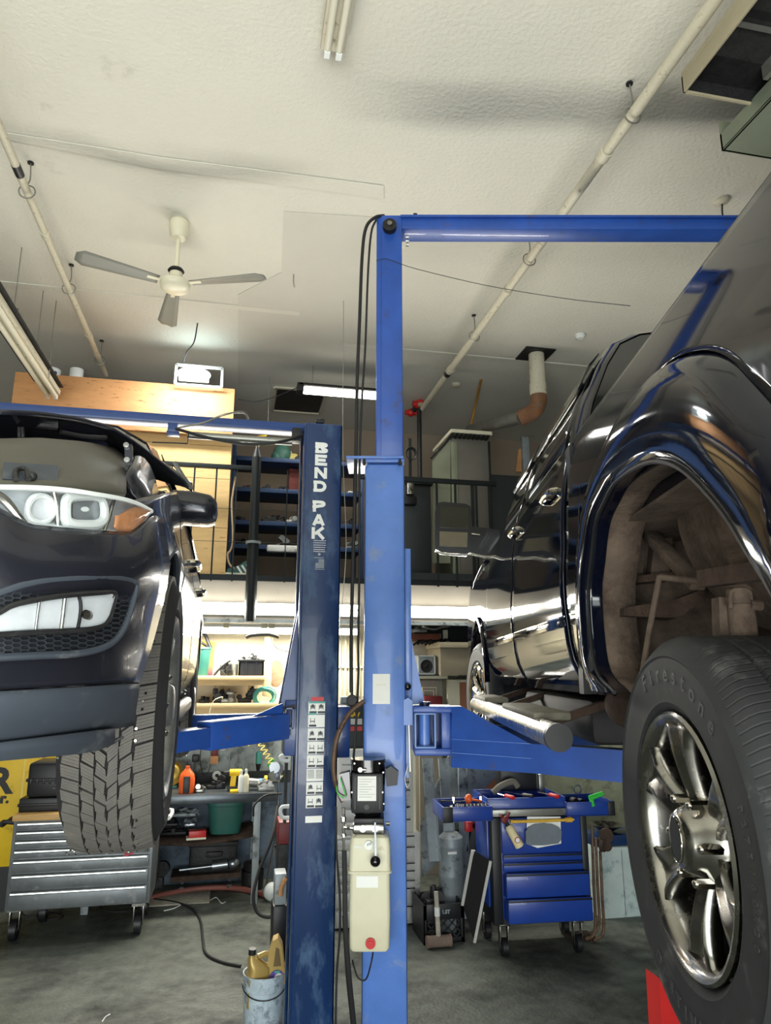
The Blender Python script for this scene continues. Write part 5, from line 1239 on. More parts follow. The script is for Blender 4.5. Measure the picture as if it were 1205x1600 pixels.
# hatch and small ceiling things
q = [UZ(u, v, CZ) for u, v in ((430, 604), (506, 612), (500, 646), (427, 640))]
hz0 = min(p.y for p in q); hz1 = max(p.y for p in q); hx0 = min(p.x for p in q); hx1 = max(p.x for p in q)
t = thing('ceiling_hatch', 'dark ceiling access hatch in a pale frame above the navy post', 'ceiling hatch', ((hx0 + hx1) / 2, (hz0 + hz1) / 2, CZ))
m = MB(); m.bb((hx0 + 0.03, hz0 + 0.05, CZ - 0.012), (hx1 - 0.03, hz1 - 0.05, CZ - 0.002)); m.build('hatch_panel', M_IRON, t)
m = MB()
for (a_, b_) in (((hx0, hz0), (hx1, hz0)), ((hx1, hz0), (hx1, hz1)), ((hx0, hz0), (hx0, hz1)), ((hx0, hz1), (hx1, hz1))): m.bar((a_[0], a_[1], CZ - 0.012), (b_[0], b_[1], CZ - 0.012), 0.04, 0.02)
m.build('hatch_frame', M_PIPE, t)
def disc(u, v, r, name, label, m_, h=0.04):
    p = UZ(u, v, CZ); mb = MB(); mb.lathe([(r, 0), (r * 0.95, -h * 0.6), (r * 0.6, -h), (0, -h)], Matrix.Translation(p), 20, cap1=False); tag(mb.build(name, m_), label, 'ceiling fixture')
disc(907, 523, 0.05, 'smoke_detector', 'small white disc on the ceiling right of the flue', M_WHITEP)
disc(713, 600, 0.055, 'ceiling_disc', 'small grey disc on the ceiling left of the flue', M_PIPE)
t = thing('junction_box', 'small round ceiling box with a dangling wire beside the truck rail', 'junction box', tuple(UZ(1128, 313, CZ)))
p = UZ(1128, 313, CZ)
m = MB(); m.lathe([(0.05, 0), (0.05, -0.015), (0.02, -0.03), (0, -0.03)], Matrix.Translation(p), 18, cap1=False); m.build('cover', M_PIPE, t)
m = MB(); m.tube([p + Vector((0, 0, -0.02)), p + Vector((0.01, 0.02, -0.12)), p + Vector((0.05, 0.03, -0.28))], 0.006, n=8); m.build('wire', M_RUBBER, t)
for (u, v, l, dr) in ((459, 428, 'short wire hook in the ceiling right of the fan', 0.12), (28, 482, 'thin wire hook in the ceiling at the left edge', 0.18), (88, 470, 'dangling chain below the left ceiling pipe', 0.75)):
    p = UZ(u, v, CZ); m = MB(); m.tube([p, p + Vector((0, 0, -dr * 0.6)), p + Vector((0.01, 0.01, -dr))], 0.005, n=6); tag(m.build('wire_hook' if dr < 0.5 else 'chain', M_GALV), l, 'hook')

# flue pipe
FY = UZ(838, 552, CZ).y
t = thing('flue_pipe', 'galvanised flue with a rusty elbow dropping through the ceiling behind the truck cab', 'flue pipe', tuple(UZ(838, 552, CZ)))
fx = UZ(838, 552, CZ).x
z1 = U(841, 618, FY).z
m = MB(); m.bb((fx - 0.17, FY - 0.14, CZ - 0.015), (fx + 0.16, FY + 0.16, CZ - 0.002)); m.build('flashing_plate', M_IRON, t)
m = MB(); m.cyl((fx + 0.0, FY, CZ), (fx + 0.0, FY, z1 + 0.12), 0.082, n=24); m.cyl((fx, FY, z1 + 0.13), (fx, FY, z1), 0.088, 0.088, n=24); m.build('vertical_duct', M_PIPE, t)
e1 = U(820, 652, FY); far = U(735, 672, 7.9)
m = MB(); m.tube([(fx, FY, z1 + 0.01), (fx, FY, z1 - 0.08), (fx - 0.05, FY + 0.03, z1 - 0.17), (fx - 0.16, FY + 0.12, z1 - 0.22)], 0.084, n=20, smooth=4); m.build('rusty_elbow', mat('rust_orange', (122, 84, 56), 0.8, 0.1, var=0.35, dirt=(110, 104, 92), dirt_amt=0.35, dirt_scale=14), t)
m = MB(); m.cyl((fx - 0.14, FY + 0.11, z1 - 0.21), far, 0.07, n=20); m.build('sloping_duct', M_GALV, t)
# yellow gas line
t = m = MB(); m.tube([UZ(752, 592, CZ), U(745, 625, 7.6), U(737, 660, 7.8), U(734, 672, 7.9)], 0.016, n=8); tag(m.build('gas_pipe', mat('ochre_gas_pipe', (168, 122, 52), 0.5, var=0.2)), 'ochre yellow gas line rising from the grey cabinet to the ceiling', 'gas pipe')
# unit heater in the top right corner
HB = [UZ(u, v, 4.62) for u, v in ((1067, 146), (1205, 186), (1150, 0))]
t = thing('unit_heater', 'boxy sheet metal unit heater hanging in the top right corner', 'unit heater', (2.9, 2.9, 4.7))
A = U(1067, 146, 2.5)
hx = A.x; hzb = A.z; y0 = 0.9; y1 = 2.5
m = MB(); Ht = 0.09
m.bb((hx, y0, hzb), (hx + 0.012, y1, hzb + Ht), 0.002); m.bb((hx, y1 - 0.012, hzb), (hx + 1.3, y1, hzb + Ht), 0.002); m.bb((hx, y0, hzb + Ht - 0.01), (hx + 1.3, y1, hzb + Ht + 0.03), 0.01); m.bb((hx + 1.29, y0, hzb), (hx + 1.3, y1, hzb + Ht))
m.build('hood_casing', M_HEAT, t)
m = MB(); m.bb((hx + 0.013, y0 + 0.01, hzb + Ht - 0.016), (hx + 1.28, y1 - 0.013, hzb + Ht - 0.011)); m.bb((hx + 0.013, y0 + 0.01, hzb + 0.012), (hx + 0.016, y1 - 0.013, hzb + Ht - 0.012)); m.bb((hx + 0.013, y1 - 0.018, hzb + 0.012), (hx + 1.28, y1 - 0.013, hzb + Ht - 0.012)); m.build('dark_interior', M_IRON, t)
m = MB(); m.bb((hx + 0.32, y0, hzb + 0.0), (hx + 0.345, y1 - 0.15, hzb + Ht)); m.bb((hx + 0.02, y1 - 0.35, hzb + 0.05), (hx + 0.34, y1 - 0.33, hzb + 0.06)); m.build('baffle', M_GALV, t)
m = MB()
for k in range(9): m.bar((hx + 0.40 + 0.07 * k, y0, hzb + 0.05), (hx + 0.40 + 0.07 * k, y1 - 0.2, hzb + 0.05), 0.05, 0.012, up=(0.7, 0, 0.7))
m.build('louvre', M_IRON, t)
C2 = U(1128, 236, 2.72)
m = MB(); m.bb((C2.x, 1.9, C2.z), (C2.x + 0.012, 2.72, hzb + 0.02)); m.bb((C2.x, 1.9, C2.z), (C2.x + 1.1, 2.72, C2.z + 0.012), 0.003); m.bb((C2.x, 2.708, C2.z), (C2.x + 1.1, 2.72, hzb + 0.1)); m.bb((C2.x, 1.9, C2.z), (C2.x + 1.1, 1.912, C2.z + 0.12))
m.build('outlet_casing', M_HEATG, t)
m = MB(); m.cyl((hx + 0.1, y0 + 0.9, hzb + Ht), (hx + 0.1, y0 + 0.9, CZ), 0.007, n=8); m.cyl((hx + 1.1, y0 + 0.9, hzb + Ht), (hx + 1.1, y0 + 0.9, CZ), 0.007, n=8); m.build('hanger_rod', M_GALV, t)
# ================================================================== mezzanine
ZM = 2.861
# plywood partition and the board fixed across it
t = thing('plywood_partition', 'bright pine plywood partition standing on the mezzanine behind the railing', 'plywood wall', tuple(U(310, 895, 7.15)))
TL = U(25, 582, 7.05); TRr = U(367, 607, 7.05); BRr = U(352, 893, 7.15)
zt = TL.z
for (za_, zb_) in ((2.861, 3.42), (3.425, 3.93), (3.935, 4.28), (4.285, 4.55)):
    m = MB(); m.bb((-2.15, 7.15, za_), (BRr.x, 7.17, zb_)); m.build('plywood_sheet', M_WOOD, t)
m = MB(); m.bb((BRr.x - 0.04, 7.17, 2.93), (BRr.x, 7.25, 4.55)); m.bb((-2.15, 7.17, 2.93), (-2.1, 7.25, 4.55)); m.build('stud', M_SHELFW, t)
m = MB(); zb_ = U(200, 665, 7.05).z
m.bb((TL.x, 7.03, zb_ - 0.05), (TRr.x, 7.06, zt), 0.002); m.bb((TL.x, 7.06, zt - 0.03), (TRr.x, 7.6, zt - 0.005)); bd = m.build('plywood_board', M_WOODO)
tag(bd, 'long orange stained plywood board with knots, under the flood light', 'plywood board')
def on_board(u, v0, v1, r, Y=7.25):
    a = U(u, v1, Y); b = U(u, v0, Y); return Vector((a.x, Y, zt - 0.005)), (b.z - a.z)
p, h = on_board(119, 563, 590, 0)
m = MB(); m.cyl(p, p + Vector((0, 0, 0.17)), 0.066, n=24); m.cyl(p + Vector((0, 0, 0.168)), p + Vector((0, 0, 0.173)), 0.025, n=14); tag(m.build('paper_towel_roll', M_WHITEP), 'white paper towel roll standing on the orange board', 'paper roll')
p, h = on_board(80, 563, 590, 0)
t = thing('paint_tub', 'white tub with a dark blue label on the orange board', 'tub', tuple(p))
m = MB(); m.lathe([(0.075, 0), (0.085, 0.13), (0.088, 0.14), (0.08, 0.15)], Matrix.Translation(p), 24); m.build('tub_body', M_WHITEP, t)
m = MB(); Mt = Matrix.Translation(p)
m.grid([[p + Vector((0.083 * math.cos(a), 0.083 * math.sin(a), z)) for z in (0.03, 0.11)] for a in [R(-110 + 70 * k / 8) for k in range(9)]]); tl = m.build('tub_label', mat('navy_label', (36, 46, 92), 0.5, var=0.0), t)
m = MB(); me = text_mesh('&CO', 0.06, 0.001, 0.002); m.add(me, Matrix.Translation(p + Vector((0.01, -0.087, 0.07))) @ Matrix.Rotation(R(90), 4, 'X') @ Matrix.Rotation(R(80), 4, 'Z')); m.build('tub_lettering', M_WHITE, tl)
p, h = on_board(20, 570, 580, 0)
m = MB(); q = U(20, 574, 7.2); m.sph((TL.x + 0.06, 7.2, zt + 0.016), (0.07, 0.05, 0.026)); tag(m.build('rubber_pad', M_BLACK), 'small black oval pad at the left end of the orange board', 'pad')
m = MB(); p, h = on_board(104, 575, 590, 0); m.sph(p + Vector((0, 0.08, 0.04)), (0.05, 0.04, 0.04)); tag(m.build('cloth_lump', M_BLACK), 'small dark lump between the tub and the paper roll', 'cloth')
m = MB(); q0 = U(140, 583, 7.5); q1 = U(275, 592, 7.5); m.bb((q0.x, 7.5, zt + 0.0), (q1.x, 7.55, zt + 0.06), 0.005); tag(m.build('steel_rail', M_GREYM), 'dark steel rail lying behind the orange board', 'rail')
# railing
t = thing('railing', 'dark steel mezzanine railing with thin upright bars', 'railing', tuple(U(500, 895, 7.0)))
zrL = U(300, 727, 6.96).z
m = MB(); xL = U(233, 725, 6.96).x; xR = U(775, 755, 6.96).x
m.bb((-2.6, 6.94, zrL - 0.02), (U(398, 735, 6.96).x, 6.98, zrL + 0.025), 0.003); zr2 = U(700, 753, 6.96).z
m.bb((U(560, 745, 6.96).x, 6.94, zr2 - 0.02), (xR, 6.98, zr2 + 0.03), 0.003); m.build('top_rail', M_RAIL, t)
for u, w_ in ((265, 0.012), (301, 0.016), (336, 0.016), (368, 0.014), (448, 0.01)):
    x = U(u, 790, 6.96).x; m = MB(); m.bb((x - w_ / 2, 6.955, ZM), (x + w_ / 2, 6.965, zrL), 0); m.build('upright_bar', M_RAIL, t)
for u in (683, 712, 738, 745, 765):
    x = U(u, 790, 6.96).x; m = MB(); m.bb((x - 0.01, 6.95, ZM), (x + 0.01, 6.97, zr2), 0); m.build('upright_bar', M_RAIL, t)
m = MB()
for z in (3.93 - 0.35, 3.25): m.tube([(-2.2, 6.93, z), (-1.2, 6.93, z - 0.008), (0.65, 6.93, z)], 0.0025, n=6)
m.build('strung_wire', M_RUBBER, t)
# big black pole standing in front of the fascia
t = thing('support_pole', 'thick dark green steel pole in front of the white fascia, left of the navy post', 'pole', tuple(U(391, 968, 6.8)))
a = U(390, 968, 6.8); b = U(402, 715, 6.8); k_ = U(396, 848, 6.8)
m = MB(); x = (a.x + b.x) / 2; m.cyl((x, 6.8, a.z - 0.02), (x, 6.8, k_.z), 0.055, n=20); m.cyl((x, 6.8, k_.z), (x, 6.8, b.z), 0.045, n=20); m.cyl((x, 6.8, b.z), (x, 6.8, b.z + 0.12), 0.045, 0.012, n=20)
m.build('pole', M_RAIL, t)
m = MB(); m.cyl((x, 6.8, k_.z - 0.01), (x, 6.8, k_.z + 0.012), 0.072, n=20); m.build('collar', M_GREYM, t)
m = MB(); m.bb((x - 0.05, 6.82, 2.5), (x + 0.05, 6.94, 2.56), 0.004); m.bb((x - 0.05, 6.82, a.z - 0.02), (x + 0.05, 6.99, a.z + 0.03)); m.build('bracket', M_RAIL, t)
m = MB(); m.tube([(x, 6.8, b.z + 0.1), (x - 0.01, 6.8, b.z + 0.18), (x + 0.08, 6.8, b.z + 0.22)], 0.004, n=6); m.tube([(x, 6.8, b.z + 0.1), (x - 0.08, 6.8, b.z + 0.2)], 0.004, n=6); m.build('wire_tie', M_GALV, t)

# blue steel shelving with car parts
def rack(name, label, x0, x1, y0, y1, levels, top, group=None):
    t = thing(name, label, 'shelving unit', ((x0 + x1) / 2, (y0 + y1) / 2, ZM))
    for xx in (x0, x1):
        for yy in (y0, y1):
            m = MB(); m.bb((xx - 0.02, yy - 0.02, ZM), (xx + 0.02, yy + 0.02, top), 0.002); m.build('upright', M_RACK, t)
    for z in levels:
        m = MB(); m.bb((x0, y0 - 0.02, z - 0.05), (x1, y1, z), 0.003); m.build('shelf', M_RACK, t)
    return t
RY = 7.9
def lv(v): return U(430, v, RY).z
LV = [lv(716), lv(764), lv(815), lv(852), lv(893)]
rx0 = U(362, 800, RY).x; rx1 = U(472, 800, RY).x
rack('shelving_unit', 'blue steel shelving of car parts seen left of the navy post', rx0, rx1, RY, RY + 0.5, [LV[0], LV[1], LV[2], LV[3]], U(430, 690, RY).z)
rx2 = U(478, 800, RY).x; rx3 = U(565, 800, RY).x
rack('shelving_unit', 'blue steel shelving of car parts seen between the two lift posts', rx2, rx3, RY, RY + 0.5, [LV[0], LV[1], LV[2], LV[3]], U(520, 715, RY).z)
rg = random.Random(11)
def lump(mb, c, s, n=6):
    c = Vector(c)
    for i in range(n):
        k = rg.random()
        o = Vector((rg.uniform(-s[0], s[0]) * 0.6, rg.uniform(-s[1], s[1]) * 0.6, rg.uniform(0.2, 1) * s[2]))
        if k < 0.4: mb.cyl(c + o - Vector((0, s[1] * 0.3, 0)), c + o + Vector((rg.uniform(-0.02, 0.02), s[1] * 0.3, 0)), s[2] * rg.uniform(0.25, 0.45), n=12)
        elif k < 0.7: mb.box(c + o, (s[0] * rg.uniform(0.4, 0.8), s[1] * 0.6, s[2] * rg.uniform(0.3, 0.6)), rz=rg.uniform(0, 3), bev=0.006)
        else: mb.tube([c + o, c + o + Vector((s[0] * 0.4, 0, s[2] * 0.3)), c + o + Vector((s[0] * 0.5, 0.02, -s[2] * 0.2))], s[2] * 0.12, n=8)
    mb.box(c + Vector((0, 0, s[2] * 0.3)), (s[0] * 1.5, s[1] * 1.3, s[2] * 0.6), bev=0.01)
def partlump(u, z, s, m_, name, label, cat, Y, group=None, n=7):
    x = U(u, 800, Y).x if z > 2.7 else U(u, 1100, Y).x
    mb = MB(); lump(mb, (x, Y, z), s, n); return tag(mb.build(name, m_), label, cat, group)
SY = RY + 0.22
G = 'car parts on the blue mezzanine shelving'
for (u, k, s, m_, name, label) in (
    (420, 1, (0.10, 0.12, 0.07), M_IRON, 'alternator', 'dark alternator on the second blue shelf, just right of the pole'),
    (442, 1, (0.10, 0.1, 0.08), M_IRON, 'caliper', 'dark brake part on the second blue shelf beside the red box'),
    (378, 1, (0.10, 0.12, 0.06), M_RUST, 'rusty_bracket', 'brown rusty part on the second blue shelf left of the pole'),
    (425, 2, (0.14, 0.14, 0.09), M_IRON, 'gearbox_housing', 'long dark gearbox part on the third blue shelf'),
    (456, 2, (0.10, 0.14, 0.10), M_ALU, 'headlamp_unit', 'shiny lamp unit on the third blue shelf at the navy post'),
    (378, 2, (0.09, 0.1, 0.07), M_IRON, 'engine_mount', 'dark engine mount on the third blue shelf left of the pole'),
    (452, 3, (0.13, 0.12, 0.06), M_IRON, 'pulley_set', 'dark pulleys on the lowest blue shelf at the navy post'),
    (380, 3, (0.09, 0.1, 0.08), M_BLACK, 'black_casting', 'black casting on the lowest blue shelf left of the pole'),
    (548, 1, (0.10, 0.1, 0.07), M_ALU, 'water_pump', 'aluminium pump on the second shelf between the lift posts'),
    (545, 2, (0.10, 0.1, 0.10), M_IRON, 'turbo_housing', 'dark round housing on the third shelf between the lift posts'),
    (549, 3, (0.10, 0.1, 0.09), M_ALU, 'throttle_body', 'bright throttle body on the lowest shelf between the lift posts'),
    (540, 0, (0.09, 0.1, 0.09), M_RUST, 'brake_drum', 'brown part on the top shelf between the lift posts')):
    partlump(u, LV[k], s, m_, name, label, 'car part', SY, G)
m = MB(); x = U(440, 845, SY).x; p = Vector((x - 0.12, SY, LV[3]))
m.prism([p + Vector((0.02, 0, 0.0)), p + Vector((0.16, 0, 0.0)), p + Vector((0.22, 0, 0.10)), p + Vector((0.12, 0, 0.17)), p + Vector((0.08, 0, 0.13)), p + Vector((0.14, 0, 0.08)), p + Vector((0.03, 0, 0.04))], (0, 0.1, 0))
tag(m.build('ribbed_hose', M_ALU), 'curved pale ribbed duct on the lowest blue shelf', 'car part')
m = MB(); x0 = U(416, 850, SY - 0.1).x; x1 = U(465, 850, SY - 0.1).x
m.bb((x0, RY - 0.1, LV[3] - 0.09), (x1, RY - 0.02, LV[3] - 0.01), 0.02); tag(m.build('grey_cover', M_CABG), 'long grey cover lying along the lowest blue shelf', 'cover')
x = U(441, 708, SY).x; m = MB()
m.sph((x, SY, LV[0] + 0.12), (0.11, 0.1, 0.13), 14, 10); m.sph((x + 0.03, SY - 0.02, LV[0] + 0.2), (0.05, 0.05, 0.06), 10, 8); m.sph((x - 0.05, SY, LV[0] + 0.08), (0.08, 0.09, 0.08), 10, 8); tag(m.build('plastic_bag', M_BAG), 'green plastic bag slumped on the top blue shelf', 'bag')
x = U(457, 710, SY).x; t = thing('oil_jug', 'small yellow jug on the top blue shelf beside the green bag', 'jug', (x, SY, LV[0]))
m = MB(); m.box((x, SY, LV[0] + 0.07), (0.12, 0.08, 0.13), bev=0.02); m.build('jug_body', mat('pale_yellow_plastic', (214, 196, 112), 0.5), t)
m = MB(); m.cyl((x - 0.03, SY, LV[0] + 0.135), (x - 0.03, SY, LV[0] + 0.16), 0.02, n=12); m.build('cap', M_WHITEP, t)
x = U(460, 745, SY).x
m = MB(); m.box((x, SY, LV[1] + 0.13), (0.13, 0.12, 0.26), bev=0.006); m.box((x - 0.02, SY - 0.01, LV[1] + 0.28), (0.11, 0.1, 0.04), rz=0.2, bev=0.006); tag(m.build('red_carton', mat('faded_red_card', (120, 56, 48), 0.7, var=0.15)), 'faded red cartons stacked on the second blue shelf', 'carton')
x = U(466, 716, SY).x; m = MB(); m.cyl((x, SY - 0.05, LV[0] + 0.05), (x, SY + 0.05, LV[0] + 0.05), 0.05, n=16); tag(m.build('filter', M_BLACK), 'black round filter at the right end of the top blue shelf', 'filter')
# yellow warning triangle and tyre shape
q = [U(u, v, 7.6) for u, v in ((393, 682), (418, 679), (405, 698), (396, 693))]
t = thing('warning_flag', 'yellow folded sign with red marks behind the navy cross beam', 'sign', tuple(q[3]))
m = MB(); m.prism(q, (0, 0.02, 0)); m.build('sign_sheet', M_YEL, t)
m = MB(); m.cyl(q[1], (q[1].x, 7.6, CZ), 0.003, n=6); m.build('hanging_string', M_GALV, t)
m = MB()
for uv in ((403, 683), (406, 687), (401, 690)): p = U(*uv, 7.59); m.box(p, (0.05, 0.006, 0.014), ry=0.5)
m.build('sign_mark', M_RED, t)
# striped shoe and rope on the mezzanine edge
sp_ = U(384, 891, 7.02)
t = thing('striped_shoe', 'white and dark striped shoe on the mezzanine edge left of the pole', 'shoe', (sp_.x, 7.02, ZM))
m = MB(); P = [(-0.14, 0), (0.1, 0), (0.12, 0.05), (0.10, 0.12), (0.04, 0.13), (-0.02, 0.08), (-0.12, 0.05)]
m.prism([Vector((sp_.x - 0.05 + a_, 6.99, 2.94 + b_)) for a_, b_ in P], (0, 0.08, 0)); m.build('shoe_upper', M_TEAL, t)
m = MB()
for k in range(3): p = Vector((sp_.x - 0.06 + 0.045 * k, 6.985, 2.98 + 0.01 * k)); m.box(p, (0.018, 0.008, 0.085), ry=-0.6)
m.build('stripe', M_WHITE, t)
m = MB(); m.bb((sp_.x - 0.2, 6.98, 2.931), (sp_.x + 0.07, 7.07, 2.949), 0.006); m.build('sole', M_CREAM, t)
m = MB(); m.tube([U(368, 745, 7.0), U(364, 770, 7.0), U(362, 790, 7.0), U(364, 840, 6.98), U(361, 858, 6.98), U(356, 866, 6.98), U(358, 880, 6.98), U(366, 889, 6.98)], 0.009, n=8); tag(m.build('rope', mat('old_rope', (176, 150, 112), 0.8, var=0.2)), 'frayed pale rope hanging down the edge of the plywood partition', 'rope')

# right part of the mezzanine
CY = 7.35
t = thing('storage_locker', 'tall pale sage green and grey locker behind the mezzanine railing', 'locker', tuple(U(720, 890, CY)))
a = U(706, 684, CY); b = U(763, 690, CY)
m = MB(); m.bb((a.x, CY, ZM), (b.x, CY + 0.7, a.z), 0.006); m.build('locker_body', mat('dull_grey_door', (112, 108, 98), 0.6, var=0.08), t)
m = MB(); m.bb((a.x - 0.012, CY - 0.004, ZM), (a.x + 0.06, CY + 0.72, a.z - 0.05), 0.002)
A2 = [U(u, v, CY) for u, v in ((676, 720), (704, 686), (704, 880), (676, 880))]
m.prism(A2, (0.0, 0.01, 0)); m.build('side_panel', M_SAGE, t)
m = MB(); x = U(741, 800, CY).x; m.bb((x - 0.005, CY - 0.006, ZM), (x + 0.005, CY, U(740, 754, CY).z)); m.bb((a.x + 0.06, CY - 0.004, U(740, 756, CY).z), (b.x, CY, U(740, 753, CY).z)); m.build('door_gap', M_BLACK, t)
t = thing('wire_tray', 'white rimmed wire tray lying on top of the tall locker', 'tray', tuple(U(735, 676, CY)))
q0 = U(706, 673, CY - 0.15); q1 = U(768, 679, CY - 0.15)
m = MB(); zt_ = q0.z
for (s, e) in (((q0.x, CY - 0.15), (q1.x, CY - 0.15)), ((q1.x, CY - 0.15), (q1.x, CY + 0.6)), ((q1.x, CY + 0.6), (q0.x, CY + 0.6)), ((q0.x, CY + 0.6), (q0.x, CY - 0.15))): m.bar((s[0], s[1], zt_), (e[0], e[1], zt_), 0.02, 0.04)
m.build('rim', M_CREAM, t)
m = MB()
for k in range(9): xx = q0.x + (q1.x - q0.x) * (k + 0.5) / 9; m.bar((xx, CY - 0.15, zt_ - 0.02), (xx + 0.05, CY + 0.6, zt_ - 0.02), 0.02, 0.04)
m.build('wire_slat', M_IRON, t)
m = MB(); m.bar(U(674, 716, CY - 0.05), U(706, 682, CY - 0.05), 0.03, 0.02); tag(m.build('pry_bar', M_IRON), 'dark bar leaning along the sloping top of the locker', 'bar')
t = thing('dark_cabinet', 'charcoal cabinet on the mezzanine between the blue post and the locker', 'cabinet', tuple(U(655, 890, 7.3)))
m = MB(); a = U(632, 748, 7.3); b = U(673, 752, 7.3); m.bb((a.x, 7.3, ZM), (b.x, 7.8, a.z - 0.03), 0.006); m.build('cabinet_body', M_DARKB, t)
m = MB(); m.bb((a.x, 7.27, a.z - 0.06), (b.x + 0.02, 7.82, a.z), 0.004); m.build('cabinet_top', M_BLACK, t)
t = thing('chrome_canister', 'shiny canister on the charcoal cabinet shelf behind the blue post', 'canister', tuple(U(641, 765, 7.2)))
m = MB(); q = U(641, 765, 7.2); m.cyl((q.x, 7.2, q.z - 0.06), (q.x, 7.2, q.z + 0.06), 0.05, n=18); m.build('canister_body', M_CHROMED, t)
m = MB(); q2 = U(640, 778, 7.2); m.box((q2.x, 7.22, q2.z - 0.03), (0.16, 0.1, 0.1), bev=0.02); m.build('canister_base', M_BLACK, t)
m = MB(); a = U(757, 745, 7.5); b = U(832, 740, 7.5); m.bb((a.x, 7.5, ZM), (b.x + 0.3, 8.1, U(800, 742, 7.5).z), 0.03); tag(m.build('black_cabinet', M_DARKB), 'large dark cabinet on the mezzanine left of the truck windshield', 'cabinet')
t = thing('metal_bracket', 'upright grey steel bracket on the dark cabinet near the truck windshield', 'bracket', tuple(U(824, 735, 7.7)))
m = MB(); a = U(817, 682, 7.7); b = U(829, 733, 7.7); m.bb((b.x - 0.09, 7.7, U(824, 742, 7.5).z), (b.x, 7.76, a.z), 0.004); m.build('upright', M_GREYM, t)
m = MB(); a = U(806, 735, 7.75); b = U(816, 700, 7.75); m.prism([U(806, 737, 7.75), U(818, 737, 7.75), U(818, 700, 7.75), U(811, 702, 7.75)], (0, 0.03, 0)); tag(m.build('wood_offcut', M_WOODO), 'brown wood offcut leaning beside the steel bracket', 'wood')
m = MB(); m.bb((U(763, 690, 7.3).x, 7.28, ZM), (U(765, 690, 7.3).x, 7.31, U(764, 690, 7.3).z)); tag(m.build('thin_post', M_RAIL), 'thin dark upright at the right corner of the locker', 'post')
t = thing('coiled_hose_reel', 'dark coiled hose on an upright rod left of the stand pipe', 'hose reel', tuple(U(641, 745, 7.3)))
m = MB(); q = U(641, 715, 7.3); m.bar((q.x, 7.3, U(641, 752, 7.3).z), (q.x, 7.3, U(641, 685, 7.3).z), 0.02, 0.03); m.build('rod', M_RAIL, t)
m = MB()
for k in range(4): m.tube([(q.x + (0.05 + 0.004 * k) * math.cos(a), 7.27 - 0.01 * k, q.z + 0.03 + (0.06 + 0.005 * k) * math.sin(a)) for a in [2 * PI * i / 14 for i in range(14)]], 0.005, n=6, smooth=0, closed=True)
m.build('coil', M_RUBBER, t)
m = MB(); q = U(700, 893, 6.99); m.bb((U(640, 905, 6.99).x, 6.96, 2.93), (U(800, 905, 6.99).x, 6.98, 3.0)); struct(m.build('trim_7b', M_DARKB)); bpy.data.objects['trim_7b'].name = 'trim_10'
# ================================================================== shelves, bench and clutter on the left
rl = random.Random(21)
SYF = 7.35
def shelf_board(u0, u1, v0, v1, Yf, Yb, name, label):
    t = thing(name, label, 'shelf', tuple(U((u0 + u1) / 2, v1, Yf)))
    m = MB(); a = U(u0, (v0 + v1) / 2, Yf); b = U(u1, (v0 + v1) / 2, Yf); z1 = U((u0 + u1) / 2, v0, Yf).z; z0 = U((u0 + u1) / 2, v1, Yf).z
    m.bb((a.x, Yf, z0), (b.x, Yb, z1), 0.002); m.build('board', M_SHELFW, t)
    m = MB(); m.bb((a.x, Yf + 0.02, z0 - 0.05), (b.x, Yf + 0.05, z0)); m.build('rail', M_SHELFW, t)
    m = MB()
    for k in range(3):
        x = a.x + (b.x - a.x) * (0.15 + 0.35 * k); m.bar((x, Yb, z0 - 0.25), (x, Yf + 0.1, z0 - 0.01), 0.03, 0.03)
    m.build('bracket', M_SHELFW, t)
    return z1
zs1 = shelf_board(258, 414, 1056, 1063, SYF, YW, 'wall_shelf', 'upper pine shelf with a black crate, left of the navy post')
zs2 = shelf_board(240, 445, 1099, 1107, SYF, YW, 'wall_shelf', 'lower pine shelf with small parts, left of the navy post')
m = MB(); a = U(412, 1040, 7.5); b = U(425, 1040, 7.5); m.bb((a.x, 7.5, 1.45), (b.x, 7.56, 2.45), 0.002); tag(m.build('wooden_upright', M_SHELFW), 'pine upright between the crate shelf and the navy post', 'wood')
SY1 = 7.5
def PX(u, Y=SY1, v=1060): return U(u, v, Y).x
# teal bucket
x = PX(308, SY1); t = thing('teal_bucket', 'teal bucket with dark hoses on the upper pine shelf', 'bucket', (x, SY1, zs1))
m = MB(); m.lathe([(0.10, 0), (0.125, 0.26), (0.135, 0.265), (0.13, 0.28), (0.118, 0.28), (0.095, 0.01)], Matrix.Translation((x, SY1, zs1)), 24); m.build('bucket_body', M_TEAL, t)
m = MB(); m.tube([(x - 0.05, SY1, zs1 + 0.2), (x - 0.06, SY1, zs1 + 0.38), (x + 0.04, SY1, zs1 + 0.42), (x + 0.09, SY1, zs1 + 0.33), (x + 0.12, SY1, zs1 + 0.27)], 0.018, n=10); m.tube([(x - 0.08, SY1, zs1 + 0.25), (x, SY1 - 0.05, zs1 + 0.33), (x + 0.1, SY1, zs1 + 0.28)], 0.014, n=10); tag(m.build('bucket_hose', M_BLACK), 'dark curled hoses sticking out of the teal bucket', 'hose')
